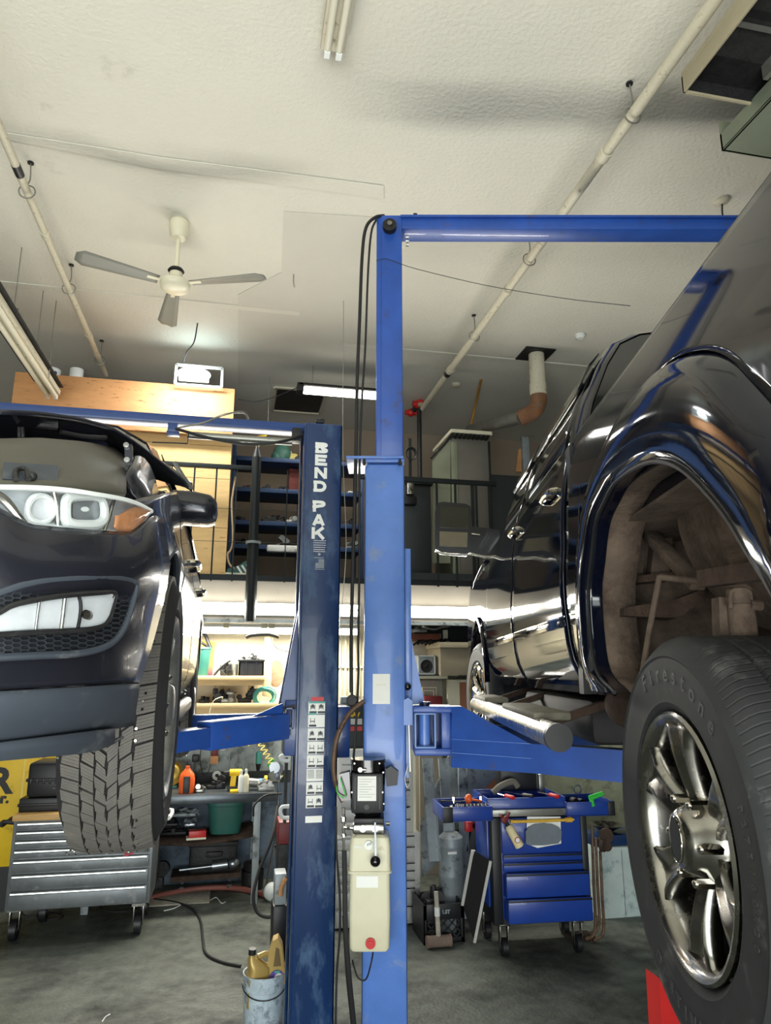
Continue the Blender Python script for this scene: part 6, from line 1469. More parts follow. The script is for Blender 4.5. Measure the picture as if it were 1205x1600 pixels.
# picture board leaning
t = thing('picture_board', 'yellow to purple printed board leaning behind the teal bucket', 'board', tuple(U(322, 1055, 7.65)))
m = MB(); P = [U(u, v, 7.66) for u, v in ((311, 1001), (336, 1003), (332, 1056), (309, 1056))]; m.prism(P, (0, 0.012, 0)); mm = m.build('board_sheet', mat('board_yellow', (226, 180, 72), 0.6, var=0.0), t)
nt = mm.data.materials[0].node_tree; N_ = nt.nodes; L_ = nt.links
tc = N_.new('ShaderNodeTexCoord'); sx = N_.new('ShaderNodeSeparateXYZ'); cr = N_.new('ShaderNodeValToRGB'); L_.new(tc.outputs['Generated'], sx.inputs[0]); L_.new(sx.outputs[2], cr.inputs[0])
cr.color_ramp.elements[0].position = 0.05; cr.color_ramp.elements[0].color = srgb((120, 70, 92)) + (1,); cr.color_ramp.elements[1].position = 0.6; cr.color_ramp.elements[1].color = srgb((232, 186, 80)) + (1,)
L_.new(cr.outputs[0], N_['Principled BSDF'].inputs['Base Color'])
# black crate with metal parts
x0 = PX(372); x1 = PX(411)
t = thing('parts_crate', 'black plastic crate heaped with metal parts on the upper pine shelf', 'crate', ((x0 + x1) / 2, SY1, zs1))
m = MB(); h = 0.16
m.bb((x0, SY1 - 0.12, zs1), (x1, SY1 - 0.105, zs1 + h)); m.bb((x0, SY1 + 0.105, zs1), (x1, SY1 + 0.12, zs1 + h)); m.bb((x0, SY1 - 0.12, zs1), (x0 + 0.015, SY1 + 0.12, zs1 + h)); m.bb((x1 - 0.015, SY1 - 0.12, zs1), (x1, SY1 + 0.12, zs1 + h)); m.bb((x0, SY1 - 0.12, zs1), (x1, SY1 + 0.12, zs1 + 0.01)); m.bb((x0 - 0.01, SY1 - 0.13, zs1 + h - 0.02), (x1 + 0.01, SY1 - 0.12, zs1 + h), 0.003)
m.bb((x0 + 0.07, SY1 - 0.128, zs1), (x0 + 0.08, SY1 - 0.12, zs1 + h)); m.bb((x1 - 0.08, SY1 - 0.128, zs1), (x1 - 0.07, SY1 - 0.12, zs1 + h)); m.build('crate_body', M_BLACK, t)
G2 = 'metal parts heaped in the black crate'
for k, (u, dz) in enumerate(((380, 0.03), (388, 0.05), (396, 0.06), (404, 0.05))):
    mb = MB(); rg.seed(40 + k); lump(mb, (PX(u), SY1, zs1 + 0.10 + dz), (0.05, 0.08, 0.05), 5)
    tag(mb.build('metal_fitting', M_ALU if k % 2 else M_IRON), ['dark fitting at the left end of the black crate', 'bright fitting left of centre in the black crate', 'dark fitting right of centre in the black crate', 'bright fitting at the right end of the black crate'][k], 'car part', G2)
# things along the shelves
def clut(u, zz, s, m_, name, label, cat='car part', Y=SY1, n=7, seed=None, grp=None):
    rg.seed(seed or int(u * 7)); mb = MB(); lump(mb, (U(u, 1080, Y).x, Y, zz), s, n); return tag(mb.build(name, m_), label, cat, grp)
clut(352, zs1, (0.08, 0.09, 0.10), M_IRON, 'pump_assembly', 'dark tubular pump assembly left of the black crate', seed=5)
m = MB(); x = PX(366); m.cyl((x, SY1, zs1), (x, SY1, zs1 + 0.12), 0.035, n=14); tag(m.build('clear_jar', M_GALV), 'small pale jar between the pump assembly and the black crate', 'jar')
m = MB(); m.tube([U(333, 1057, 7.4), U(343, 1045, 7.4), U(352, 1037, 7.4), U(360, 1032, 7.4)], 0.012, n=8); m.tube([U(345, 1048, 7.4), U(355, 1058, 7.4)], 0.012, n=8); tag(m.build('handle_frame', M_BLACK), 'black bent handle leaning against the pump assembly', 'handle')
clut(320, zs2, (0.07, 0.09, 0.06), M_BLACK, 'black_hose_pair', 'black rounded parts at the left of the lower pine shelf', seed=9)
clut(342, zs2, (0.06, 0.08, 0.13), M_BLACK, 'black_motor', 'upright black part on the lower pine shelf', seed=12)
clut(357, zs2, (0.09, 0.09, 0.07), M_ALU, 'valve_body', 'bright ribbed valve body on the lower pine shelf', seed=14)
clut(360, zs2 + 0.08, (0.05, 0.07, 0.05), M_ALU, 'small_valve', 'bright valve stacked on the ribbed valve body', seed=15)
clut(383, zs2, (0.09, 0.09, 0.07), M_IRON, 'gear_pump', 'dark knobbly part on the lower pine shelf beside the cable coil', seed=17)
clut(394, zs2 + 0.06, (0.06, 0.06, 0.10), M_BLACK, 'black_canister', 'black canister behind the cable coil', seed=18)
m = MB(); c = U(414, 1090, 7.42)
for k in range(9):
    r_ = 0.075 + 0.012 * rl.random(); ox = rl.uniform(-0.02, 0.02); oz = rl.uniform(-0.012, 0.02); m.tube([(c.x + ox + r_ * 1.2 * math.cos(a), 7.40 + 0.008 * k, c.z + oz + r_ * math.sin(a)) for a in [2 * PI * i / 12 for i in range(12)]], 0.006, n=6, smooth=2, closed=True)
tag(m.build('cable_coil', M_TEALL), 'tangled grey green cable coil on the lower pine shelf at the navy post', 'cable')
m = MB(); c = U(414, 1094, 7.36); m.box((c.x, 7.38, c.z), (0.09, 0.02, 0.07), ry=0.2); tag(m.build('cable_tag', M_CREAM), 'cream tag hanging on the cable coil', 'tag')
m = MB(); m.tube([U(347, 1092, 7.45), U(347, 1089, 7.3), U(335, 1094, 7.28), U(330, 1104, 7.28), U(327, 1114, 7.28)], 0.004, n=6); tag(m.build('white_wire', M_CREAM), 'pale wire hanging off the lower pine shelf', 'wire')
m = MB(); c = U(432, 1052, 7.74); 
m.sph((c.x, 7.745, c.z), (0.08, 0.01, 0.14), 14, 8); struct(m.build('trim_11', mat('brown_stain', (170, 134, 108), 0.8, var=0.3, scale=20)))
# ---- work bench
BY = 6.95
zb = U(300, 1243, BY).z
bx0 = -1.25; bx1 = U(432, 1240, BY).x
t = thing('work_bench', 'long dark steel workbench with a splash panel, left of the navy post', 'workbench', ((bx0 + bx1) / 2, BY + 0.3, 0))
m = MB(); m.bb((bx0, BY, zb - 0.075), (bx1, 7.7, zb), 0.003); m.build('bench_top', mat('worn_dark_steel', (84, 90, 94), 0.3, 0.6, var=0.3, scale=7), t)
lx = U(401, 1300, BY).x
for xx, yy in ((lx, BY + 0.03), (bx0 + 0.1, BY + 0.03), (lx, 7.6), (bx0 + 0.1, 7.6)):
    m = MB(); m.bb((xx - 0.03, yy - 0.03, 0), (xx + 0.03, yy + 0.03, zb - 0.075), 0.003); m.build('leg', M_GREYM, t)
zsh = U(300, 1313, BY + 0.1).z
m = MB(); rows = []
for i in range(21):
    x = bx0 + 0.08 + (lx - bx0 - 0.1) * i / 20; sag = 0.06 * math.sin(PI * min(1, max(0, (x + 0.9) / 1.2)))
    rows.append([(x, BY + 0.05, zsh + 0.05 - sag), (x, 7.6, zsh + 0.05 - sag)])
m.grid(rows); m.build('sagging_shelf', M_RUST, t, solid=0.025)
def zsg(x): return zsh + 0.05 - 0.06 * math.sin(PI * min(1, max(0, (x + 0.9) / 1.2)))
def BP(u, Y=7.2, v=1240): return U(u, v, Y).x
# on the bench
t = thing('brass_dish', 'brass coloured dish propped up at the back of the workbench', 'dish', (BP(267, 7.4), 7.4, zb))
m = MB(); c = Vector((U(265, 1222, 7.4).x, 7.45, zb + 0.13)); Mx = Matrix.Translation(c) @ Matrix.Rotation(R(78), 4, 'X')
m.lathe([(0.0, 0.0), (0.02, 0.002), (0.022, 0.012), (0.03, -0.004), (0.07, -0.012), (0.105, -0.002), (0.115, 0.01), (0.118, 0.008), (0.1, -0.012), (0.0, -0.02)], Mx, 36, False, False); m.build('dish', M_BRASS, t)
m = MB(); m.bb((c.x - 0.07, 7.38, zb), (c.x + 0.07, 7.52, zb + 0.02), 0.004); m.build('dish_base', M_TEAL, t)
t = thing('orange_jug', 'orange and black jug of hand cleaner on the workbench', 'jug', (BP(291), 7.1, zb)); x = BP(291, 7.1)
m = MB(); m.lathe([(0.065, 0), (0.07, 0.01), (0.072, 0.12), (0.06, 0.17), (0.03, 0.20), (0.022, 0.215)], Matrix.Translation((x, 7.1, zb)) @ Matrix.Diagonal((1, 0.8, 1, 1)), 24); m.build('jug_body', M_ORANGE, t)
m = MB(); m.bb((x - 0.028, 7.036, zb + 0.005), (x + 0.03, 7.05, zb + 0.15), 0.005); m.build('dark_label', M_BLACK, t)
m = MB(); m.cyl((x, 7.1, zb + 0.21), (x, 7.1, zb + 0.235), 0.02, n=12); m.build('jug_cap', M_ORANGE, t)
for (u, r, h, m_, nm, lab) in ((376, 0.026, 0.19, M_WHITEP, 'spray_can', 'left white spray can of the pair on the workbench'), (383.5, 0.028, 0.20, M_CREAM, 'spray_can', 'right cream spray can of the pair on the workbench')):
    x = BP(u, 7.05); t = thing(nm, lab, 'spray can', (x, 7.05, zb))
    m = MB(); m.lathe([(r, 0), (r, h * 0.7), (r * 0.6, h * 0.78), (r * 0.5, h * 0.8)], Matrix.Translation((x, 7.05, zb)), 18); m.build('can_body', m_, t)
    m = MB(); m.cyl((x, 7.05, zb + h * 0.8), (x, 7.05, zb + h), 0.012, n=10); m.build('nozzle', M_WHITEP, t)
t = thing('cordless_drill', 'yellow and black cordless drill lying on the workbench', 'drill', (BP(365, 7.15), 7.15, zb)); x = BP(366, 7.15)
m = MB(); m.cyl((x - 0.05, 7.15, zb + 0.16), (x + 0.06, 7.15, zb + 0.16), 0.032, n=14); m.bar((x - 0.01, 7.15, zb + 0.15), (x - 0.02, 7.15, zb + 0.03), 0.04, 0.05); m.build('drill_body', M_YEL, t)
m = MB(); m.box((x - 0.02, 7.15, zb + 0.02), (0.09, 0.09, 0.04), bev=0.006); m.cyl((x - 0.05, 7.15, zb + 0.16), (x - 0.10, 7.15, zb + 0.16), 0.025, 0.014, n=12); m.build('battery', M_BLACK, t)
x = BP(399, 7.15); t = thing('angle_grinder', 'silver and blue power tool lying right of the spray cans', 'power tool', (x, 7.15, zb))
m = MB(); m.cyl((x - 0.07, 7.15, zb + 0.07), (x + 0.03, 7.15, zb + 0.06), 0.04, n=14); m.build('tool_body', M_ALU, t)
m = MB(); m.cyl((x + 0.03, 7.15, zb + 0.06), (x + 0.06, 7.15, zb + 0.06), 0.042, n=14); m.build('tool_end', mat('sky_blue_plastic', (72, 128, 178), 0.5), t)
m = MB(); m.cyl((x + 0.08, 7.2, zb + 0.08), (x + 0.11, 7.2, zb + 0.08), 0.04, n=14); tag(m.build('tape_roll', M_YEL), 'yellow tape roll right of the blue ended power tool', 'tape roll')
clut(421, zb + 0.0, (0.10, 0.1, 0.08), M_ALU, 'ratchet_set', 'shiny metal tools heaped at the right end of the workbench', 'tools', 7.1, 9, 31)
clut(321, zb, (0.05, 0.05, 0.06), M_CHROMED, 'bench_clamp', 'small chrome clamp on the workbench right of the orange jug', 'clamp', 7.1, 5, 32)
clut(338, zb, (0.06, 0.05, 0.06), M_IRON, 'bench_block', 'grey metal block in the middle of the workbench', 'block', 7.3, 4, 33)
clut(351, zb, (0.05, 0.07, 0.10), M_BLACK, 'power_supply', 'black boxy tool on the workbench left of the drill', 'power tool', 7.3, 5, 34)
m = MB(); x = BP(365, 7.0); m.bb((x - 0.035, 7.0, zb), (x + 0.04, 7.08, zb + 0.025), 0.01); tag(m.build('tape_measure', M_YEL), 'flat yellow tape measure at the front edge of the workbench', 'tape measure')
# on the wall above
def on_wall(u, v, Y=7.66): return U(u, v, Y)
p = on_wall(339, 1212)
m = MB(); m.lathe([(0.018, 0), (0.045, 0), (0.045, 0.02), (0.018, 0.02), (0.018, 0)], Matrix.Translation(p + Vector((0, 0.02, 0))) @ Matrix.Rotation(R(90), 4, 'X'), 24, False, False); tag(m.build('tape_ring', M_WHITEP), 'white tape ring hanging on the splash panel', 'tape roll')
t = thing('turquoise_bottle', 'turquoise and black bottle hanging on the splash panel beside the coiled hose', 'bottle', tuple(on_wall(403, 1200)))
a = on_wall(404, 1176); b = on_wall(403, 1192); c = on_wall(403, 1203)
m = MB(); m.cyl((a.x, 7.6, a.z), (a.x, 7.6, b.z), 0.028, n=14); m.sph((a.x, 7.6, a.z), (0.028, 0.028, 0.02), 12, 8); m.build('bottle_body', M_TEALL, t)
m = MB(); m.cyl((a.x, 7.6, b.z), (a.x, 7.6, c.z), 0.028, 0.015, n=14); m.build('bottle_end', M_BLACK, t)
t = thing('wall_scraper', 'dark wall tool with a long handle on the splash panel', 'tool', tuple(on_wall(305, 1200)))
m = MB(); m.bar(on_wall(305, 1186, 7.68), on_wall(303, 1208, 7.68), 0.02, 0.02); m.box(on_wall(306, 1185, 7.68), (0.07, 0.03, 0.07), bev=0.01); m.build('handle', M_BLACK, t)
m = MB(); m.box(on_wall(303, 1214, 7.68), (0.05, 0.03, 0.09), bev=0.004); m.build('head', M_BLACK, t)
t = thing('wooden_box', 'small brown box with a red top hung above the splash panel', 'box', tuple(on_wall(335, 1190)))
m = MB(); a = on_wall(329, 1181); b = on_wall(341, 1193); m.bb((a.x, 7.64, b.z), (b.x, 7.71, a.z), 0.003); m.build('box_body', M_WOODO, t)
m = MB(); a = on_wall(332, 1166); b = on_wall(340, 1181); m.bb((a.x, 7.64, b.z), (b.x, 7.7, a.z), 0.006); m.build('red_top', M_DKRED, t)
t = m = MB(); m.tube([U(380, 1200, 7.6), U(382, 1192, 7.6), U(386, 1186, 7.6), U(395, 1181, 7.6)], 0.006, n=6); m.tube([on_wall(383, 1220, 7.55) + Vector((0.045 * math.cos(a), 0, 0.04 * math.sin(a))) for a in [2 * PI * i / 12 for i in range(12)]], 0.007, n=6, closed=True, smooth=2); tag(m.build('spring_clamp', M_STEEL), 'ring shaped wire clamp hanging over the spray cans', 'clamp')
m = MB()
for (u, v0, v1) in ((359, 1180, 1205), (371, 1184, 1202)): m.bar(on_wall(u, v0, 7.69), on_wall(u - 3, v1, 7.69), 0.012, 0.008)
tag(m.build('hanging_screwdrivers', M_GREYM), 'two slim tools hanging on the middle of the splash panel', 'tools')
m = MB(); m.tube([on_wall(314, 1168), on_wall(313, 1192), on_wall(318, 1212), on_wall(326, 1205), on_wall(330, 1185), on_wall(329, 1166)], 0.004, n=6); tag(m.build('looped_wire', M_BLACK), 'thin black cord looping down the splash panel', 'cord')
m = MB(); m.tube([U(347, 1172, 7.72), U(352, 1170, 7.7), U(356, 1164, 7.7), U(355, 1160, 7.74)], 0.01, n=8); m.tube([U(340, 1168, 7.74), U(347, 1172, 7.72)], 0.01, n=8); tag(m.build('white_hook', M_WHITEP), 'white bent handle hooked under the lift arm line above the bench', 'hook')
# yellow coiled air hose
m = MB(); P = [U(388, 1166, 6.9), U(395, 1160, 6.9), U(402, 1157, 6.9)]
n = 9
for k in range(n * 2 + 1):
    t_ = k / (n * 2); u = 403 + 36 * t_; v = 1157 + 60 * t_; P.append(U(u + (5 if k % 2 else -4), v + (-2 if k % 2 else 2), 6.9 + (0.03 if k % 2 else -0.03)))
m.tube(P, 0.006, n=7, smooth=3)
tag(m.build('coiled_air_hose', mat('yellow_hose', (220, 196, 82), 0.45)), 'yellow coiled air hose hanging beside the navy post', 'air hose')
t = thing('air_gun', 'green tipped dark air gun hanging at the end of the yellow hose', 'air gun', tuple(U(424, 1195, 6.95)))
m = MB(); m.box(U(423, 1192, 6.98), (0.05, 0.03, 0.08), ry=0.3, bev=0.01); m.build('green_grip', M_GREEN, t)
m = MB(); m.bar(U(422, 1200, 6.98), U(424, 1212, 6.98), 0.02, 0.03); m.build('barrel', M_BLACK, t)
clut(436, zb + 0.12, (0.05, 0.06, 0.12), M_STEEL, 'hanging_spanners', 'bunch of shiny spanners against the navy post edge', 'tools', 6.9, 9, 35)
# under the bench
x = BP(352, 7.15, 1290)
t = thing('green_tub', 'big dark green plastic tub on the sagging shelf under the workbench', 'tub', (x, 7.15, zsg(x) + 0.025))
m = MB(); zt_ = zsg(x) + 0.025; a0 = 0.16; b0 = 0.19; H = 0.30
rows = []
for (k, z) in ((0.8, 0.0), (0.84, 0.02), (0.98, H * 0.8), (1.04, H * 0.82), (1.06, H), (1.0, H), (0.78, 0.03)):
    rows.append([Vector((x + a0 * 1.05 * k * math.copysign(abs(math.cos(a)) ** 0.6, math.cos(a)), 7.2 + 0.15 * k * math.copysign(abs(math.sin(a)) ** 0.6, math.sin(a)), zt_ + z)) for a in [2 * PI * i / 28 for i in range(28)]])
m.grid(rows, True); m._face([m.bm.verts.new(p) for p in rows[0]]); m.build('tub_body', M_TEAL, t)
rg.seed(3); mb = MB(); lump(mb, (x, 7.2, zt_ + 0.2), (0.1, 0.08, 0.08), 6); tag(mb.build('scrap_metal', M_IRON), 'dark scrap metal piled in the green tub', 'scrap metal')
for (u, dz, s, m_, nm, lab, sd) in ((285, 0.0, (0.16, 0.12, 0.05), M_IRON, 'engine_casting', 'dark casting at the bottom left of the sagging shelf', 51), (275, 0.07, (0.13, 0.1, 0.05), M_BLACK, 'oil_pan', 'flat black pan stacked over the dark casting', 52),
                           (300, 0.16, (0.14, 0.14, 0.05), M_GREYM, 'drain_tray', 'grey ribbed tray stacked highest under the workbench', 53), (309, 0.06, (0.07, 0.08, 0.06), M_STEEL, 'pipe_clamp', 'round steel clamp behind the red box', 54)):
    clut(u, zsg(U(u, 1290, 7.2).x) + 0.03 + dz, s, m_, nm, lab, 'car part', 7.25, 7, sd)
x = U(308, 1308, 7.05).x
t = thing('red_box', 'small red box with a pale base on the front of the sagging shelf', 'box', (x, 7.05, zsg(x) + 0.025))
m = MB(); m.box((x, 7.05, zsg(x) + 0.065), (0.15, 0.1, 0.06), rz=0.1, bev=0.003); m.build('box_body', M_RED, t)
m = MB(); m.box((x - 0.01, 7.04, zsg(x) + 0.034), (0.17, 0.12, 0.016), rz=0.1); m.build('box_base', M_CREAM, t)
t = thing('engine_dolly', 'dark engine block resting on a low brown plank dolly under the workbench', 'engine', tuple(UZ(325, 1375, 0)))
EY = 7.42; a = U(268, 1369, EY); b = U(376, 1364, EY)
m = MB(); m.bar((a.x, EY, a.z + 0.005), (b.x, EY, a.z + 0.015), 0.3, 0.045, up=(0, 0, 1)); m.build('plank', M_RUST, t)
m = MB()
for xx in (a.x + 0.1, b.x - 0.1): m.cyl((xx - 0.02, EY, 0.04), (xx + 0.02, EY, 0.04), 0.04, n=14); m.bar((xx, EY, 0.05), (xx, EY, a.z), 0.03, 0.03)
m.build('castor', M_BLACK, t)
m = MB(); zz = a.z + 0.03; c0 = U(297, 1330, EY); c1 = U(370, 1330, EY)
m.bb((c0.x, EY - 0.1, zz), (c1.x, EY + 0.18, zz + 0.26), 0.03); m.bb((c0.x - 0.01, EY - 0.12, zz + 0.23), (c1.x + 0.01, EY + 0.22, zz + 0.27), 0.01); m.bb((c0.x + 0.15, EY - 0.13, zz + 0.14), (c1.x - 0.13, EY - 0.1, zz + 0.19), 0.01)
m.build('engine_block', M_IRON, t)
m = MB(); m.cyl((c0.x - 0.08, EY - 0.13, zz + 0.05), (c1.x - 0.2, EY - 0.13, zz + 0.07), 0.016, n=12); m.cyl((c1.x - 0.22, EY - 0.13, zz + 0.07), (c1.x - 0.08, EY - 0.13, zz + 0.08), 0.045, n=16); m.sph((c1.x - 0.03, EY - 0.12, zz + 0.08), (0.06, 0.05, 0.05), 12, 8); m.build('drive_shaft', M_STEEL, t)
clut(262, 0.12, (0.10, 0.1, 0.16), M_IRON, 'differential', 'dark knobbly axle part on the floor left of the engine dolly', 'car part', 7.2, 10, 61)
# steel bucket, stacked rings
p = UZ(394, 1388, 0); t = thing('steel_pot', 'dark round steel pots stacked on the floor at the bench leg', 'pot', tuple(p))
m = MB(); m.lathe([(0.10, 0), (0.105, 0.16), (0.11, 0.165), (0.1, 0.165), (0.09, 0.02)], Matrix.Translation(p), 28); m.build('lower_pot', M_IRON, t)
m = MB(); m.lathe([(0.085, 0.15), (0.088, 0.22), (0.092, 0.23), (0.08, 0.23), (0.075, 0.16)], Matrix.Translation(p), 28); m.build('upper_pot', M_IRON, t)
# tall pipes / stand next to the navy post
t = thing('tall_stand', 'dark tripod stand with hanging cables beside the navy post', 'stand', tuple(UZ(428, 1410, 0)))
q = UZ(430, 1400, 0)
m = MB(); m.cyl((q.x, q.y, 0.35), (q.x, q.y, U(437, 1190, q.y).z), 0.012, n=10); m.build('pole', M_STEEL, t)
m = MB(); m.bar((q.x, q.y, 0.6), tuple(UZ(414, 1395, 0)), 0.015, 0.015); m.build('leg', M_GALV, t)
m = MB(); m.bar((q.x, q.y, 0.6), (q.x + 0.1, q.y - 0.1, 0.0), 0.02, 0.02); m.build('leg', M_BLACK, t)
m = MB(); m.tube([U(440, 1240, 6.4), U(415, 1243, 6.3), U(398, 1258, 6.25), U(396, 1275, 6.3)], 0.008, n=8); m.tube([U(434, 1260, 6.2), U(425, 1310, 6.0), U(405, 1360, 5.9), U(396, 1400, 5.8), U(402, 1425, 5.75), U(420, 1433, 5.7), U(438, 1425, 5.7)], 0.013, n=8); m.tube([U(430, 1320, 6.2), U(437, 1340, 6.2), U(437, 1380, 6.1)], 0.01, n=8); m.build('hanging_cable', M_RUBBER, t)
t = thing('service_trolley', 'dark red trolley with white grab handles half hidden behind the navy post', 'trolley', tuple(UZ(445, 1400, 0)))
TY = 5.6
a = U(436, 1285, TY); b = U(470, 1420, TY)
m = MB(); m.bb((a.x, TY, 0.12), (b.x, TY + 0.25, a.z - 0.15), 0.01); m.build('trolley_body', M_IRON, t)
m = MB(); m.bb((a.x, TY - 0.006, a.z - 0.15), (b.x, TY + 0.25, a.z), 0.006); m.build('top_drawer', M_DKRED, t)
for (v0, v1) in ((1180, 1188), (1260, 1277)):
    m = MB(); m.tube([U(452, v0, TY - 0.1), U(441, v0 + 1, TY - 0.1), U(438, (v0 + v1) / 2, TY - 0.1), U(442, v1, TY - 0.1), U(452, v1 + 1, TY - 0.1)], 0.014, n=8, smooth=3); m.build('grab_handle', M_WHITEP, t)
m = MB(); m.bb((a.x + 0.03, TY - 0.05, a.z), (a.x + 0.05, TY - 0.03, U(440, 1170, TY).z)); m.bb((a.x + 0.03, TY, a.z), (a.x + 0.05, TY + 0.02, U(440, 1170, TY).z)); m.build('upright', M_IRON, t)
m = MB()
for xx in (a.x + 0.05, b.x - 0.05): m.cyl((xx - 0.015, TY + 0.05, 0.06), (xx + 0.015, TY + 0.05, 0.06), 0.06, n=16)
m.build('castor', M_BLACK, t)
t = thing('battery_charger', 'grey electrical box with an orange handle on a stand beside the navy post', 'charger', tuple(UZ(437, 1440, 0)))
CY_ = 5.1
a = U(430, 1366, CY_); b = U(447, 1414, CY_)
m = MB(); m.bb((a.x, CY_, b.z), (b.x, CY_ + 0.15, a.z), 0.008); m.build('charger_case', M_GREYM, t)
m = MB(); m.bb((a.x - 0.01, CY_ + 0.0, 0.0), (b.x + 0.02, CY_ + 0.2, b.z), 0.02); m.build('charger_base', M_BLACK, t)
m = MB(); m.tube([U(447, 1372, CY_ - 0.02), U(440, 1385, CY_ - 0.03), U(438, 1400, CY_ - 0.03)], 0.014, n=8); m.build('orange_handle', M_WOODO, t)
m = MB(); q = UZ(425, 1408, 0); m.sph((q.x, q.y, 0.078), (0.08, 0.07, 0.08), 12, 8); tag(m.build('clear_bag', M_WHITEP), 'crumpled clear plastic bag left of the charger', 'bag')

# ---- steel tool chest
M_CHEST = mat('scuffed_steel_sheet', (112, 116, 118), 0.42, 0.5, var=0.2, scale=6, dirt=(150, 152, 152), dirt_amt=0.2, dirt_scale=9)
A = UZ(18, 1455, 0); B = UZ(221, 1443, 0)
KY = 6.35
kx0 = U(6, 1425, KY).x; kx1 = U(233, 1416, KY).x; kz0 = U(120, 1418, KY).z; kz1 = U(30, 1283, KY).z
t = thing('tool_chest', 'wide steel drawer chest on wheels with a butcher block top', 'tool chest', ((kx0 + kx1) / 2, KY + 0.3, 0))
m = MB(); m.bb((kx0, KY, kz0), (kx1, KY + 0.6, kz1), 0.006); m.build('chest_body', M_CHEST, t)
m = MB(); m.bb((kx0 - 0.01, KY - 0.015, kz1), (kx1 + 0.03, KY + 0.62, kz1 + 0.045), 0.006); m.build('wooden_top', M_BUTCHER, t)
hh = kz1 - kz0
xm = kx0 + (kx1 - kx0) * 0.67
rows_ = [(0.015, 0.10), (0.115, 0.205), (0.22, 0.31), (0.325, 0.415), (0.44, 0.575), (0.60, 0.76), (0.785, 0.975)]
for i, (f0, f1) in enumerate(rows_):
    x1_ = (xm - 0.01) if i < 4 else kx1 - 0.025
    zt_ = kz1 - hh * f0; zb_ = kz1 - hh * f1
    m = MB(); m.bb((kx0 + 0.025, KY - 0.02, zb_), (x1_, KY + 0.002, zt_), 0.004); d = m.build('drawer', M_CHEST, t)
    m = MB(); m.tube([(kx0 + 0.04, KY - 0.032, zt_ - 0.012), (x1_ - 0.015, KY - 0.032, zt_ - 0.012)], 0.011, n=10, smooth=0); m.build('drawer_pull', mat('bright_aluminium', (214, 222, 222), 0.25, 0.85, var=0.05), d)
m = MB(); m.bb((xm + 0.01, KY - 0.02, kz1 - hh * 0.415), (kx1 - 0.025, KY + 0.002, kz1 - hh * 0.015), 0.004); d = m.build('side_door', M_CHEST, t)
m = MB(); m.bar((xm + 0.05, KY - 0.04, kz1 - hh * 0.40), (xm + 0.05, KY - 0.04, kz1 - hh * 0.27), 0.02, 0.02, bev=0.004); m.build('door_pull', mat('bright_aluminium', (0, 0, 0)), d)
M_STK = mat('sticker_red', (196, 40, 60), 0.5, var=0)
m = MB()
rs = random.Random(8)
for k in range(11):
    u = rs.uniform(188, 230); v = rs.uniform(1304, 1337); p = U(u, v, KY - 0.0215)
    pbox(m, u - 3.5, u + 3.5, v - 1.2, v + 1.2, KY - 0.0225, 0.002)
m.build('red_sticker', M_STK, d)
m = MB()
for k in range(3): pbox(m, 177 + 3 * k, 179 + 3 * k, 1317, 1326, KY - 0.0225, 0.002)
m.build('blue_sticker', M_BLUE, d)
for sgn, xx in ((-1, kx0), (1, kx1)):
    m = MB(); zc = kz1 + 0.0; m.tube([(xx, KY + 0.05, zc - 0.02), (xx + sgn * 0.09, KY + 0.05, zc - 0.01), (xx + sgn * 0.10, KY + 0.08, zc - 0.04), (xx + sgn * 0.10, KY + 0.45, zc - 0.04), (xx, KY + 0.5, zc - 0.05)], 0.016, n=10, smooth=3); m.build('side_handle', M_WHITEP if sgn > 0 else M_IRON, t)
for (xx, yy) in ((kx0 + 0.06, KY + 0.1), (kx0 + 0.18, KY + 0.5), (kx1 - 0.08, KY + 0.05), (kx1 - 0.08, KY + 0.5)):
    m = MB(); m.cyl((xx - 0.025, yy, 0.075), (xx + 0.025, yy, 0.075), 0.075, n=22); m.cyl((xx - 0.028, yy, 0.075), (xx + 0.028, yy, 0.075), 0.045, n=22)
    w_ = m.build('castor', M_BLACK, t)
    m = MB(); m.bb((xx - 0.04, yy - 0.03, 0.07), (xx - 0.03, yy + 0.03, kz0), 0.003); m.bb((xx + 0.03, yy - 0.03, 0.07), (xx + 0.04, yy + 0.03, kz0), 0.003); m.bb((xx - 0.05, yy - 0.05, kz0 - 0.02), (xx + 0.05, yy + 0.05, kz0)); m.build('castor_fork', M_CHROMED, w_)
# black cases on the chest
ztp = kz1 + 0.045
def case(name, label, u0, u1, z0, z1, Y0=KY + 0.1, dy=0.35, ribs=True, bev=0.03):
    x0 = U(u0, 1240, Y0).x; x1 = U(u1, 1240, Y0).x
    t = thing(name, label, 'tool case', ((x0 + x1) / 2, Y0 + dy / 2, z0))
    m = MB(); m.bb((x0, Y0, z0), (x1, Y0 + dy, z1), bev); m.build('case_shell', M_BLACK, t)
    m = MB()
    m.bb((x0 - 0.008, Y0 - 0.008, (z0 + z1) / 2 - 0.012), (x1 + 0.008, Y0 + dy + 0.008, (z0 + z1) / 2 + 0.012), 0.006)
    m.build('case_seam', M_BLACK, t)
    if ribs:
        m = MB()
        for k in range(7): xx = x0 + 0.03 + (x1 - x0 - 0.06) * k / 6; m.bb((xx - 0.008, Y0 - 0.012, (z0 + z1) / 2 - 0.03), (xx + 0.008, Y0, (z0 + z1) / 2 + 0.015), 0.003)
        m.build('case_rib', M_BLACK, t)
    return z1
z1_ = case('tool_case', 'flat black case lying on the butcher block top', 31, 112, ztp + 0.001, ztp + 0.105, bev=0.012, ribs=False)
case('tool_case', 'chunky ribbed black case stacked on the flat black case', 40, 112, z1_ + 0.001, z1_ + 0.27)
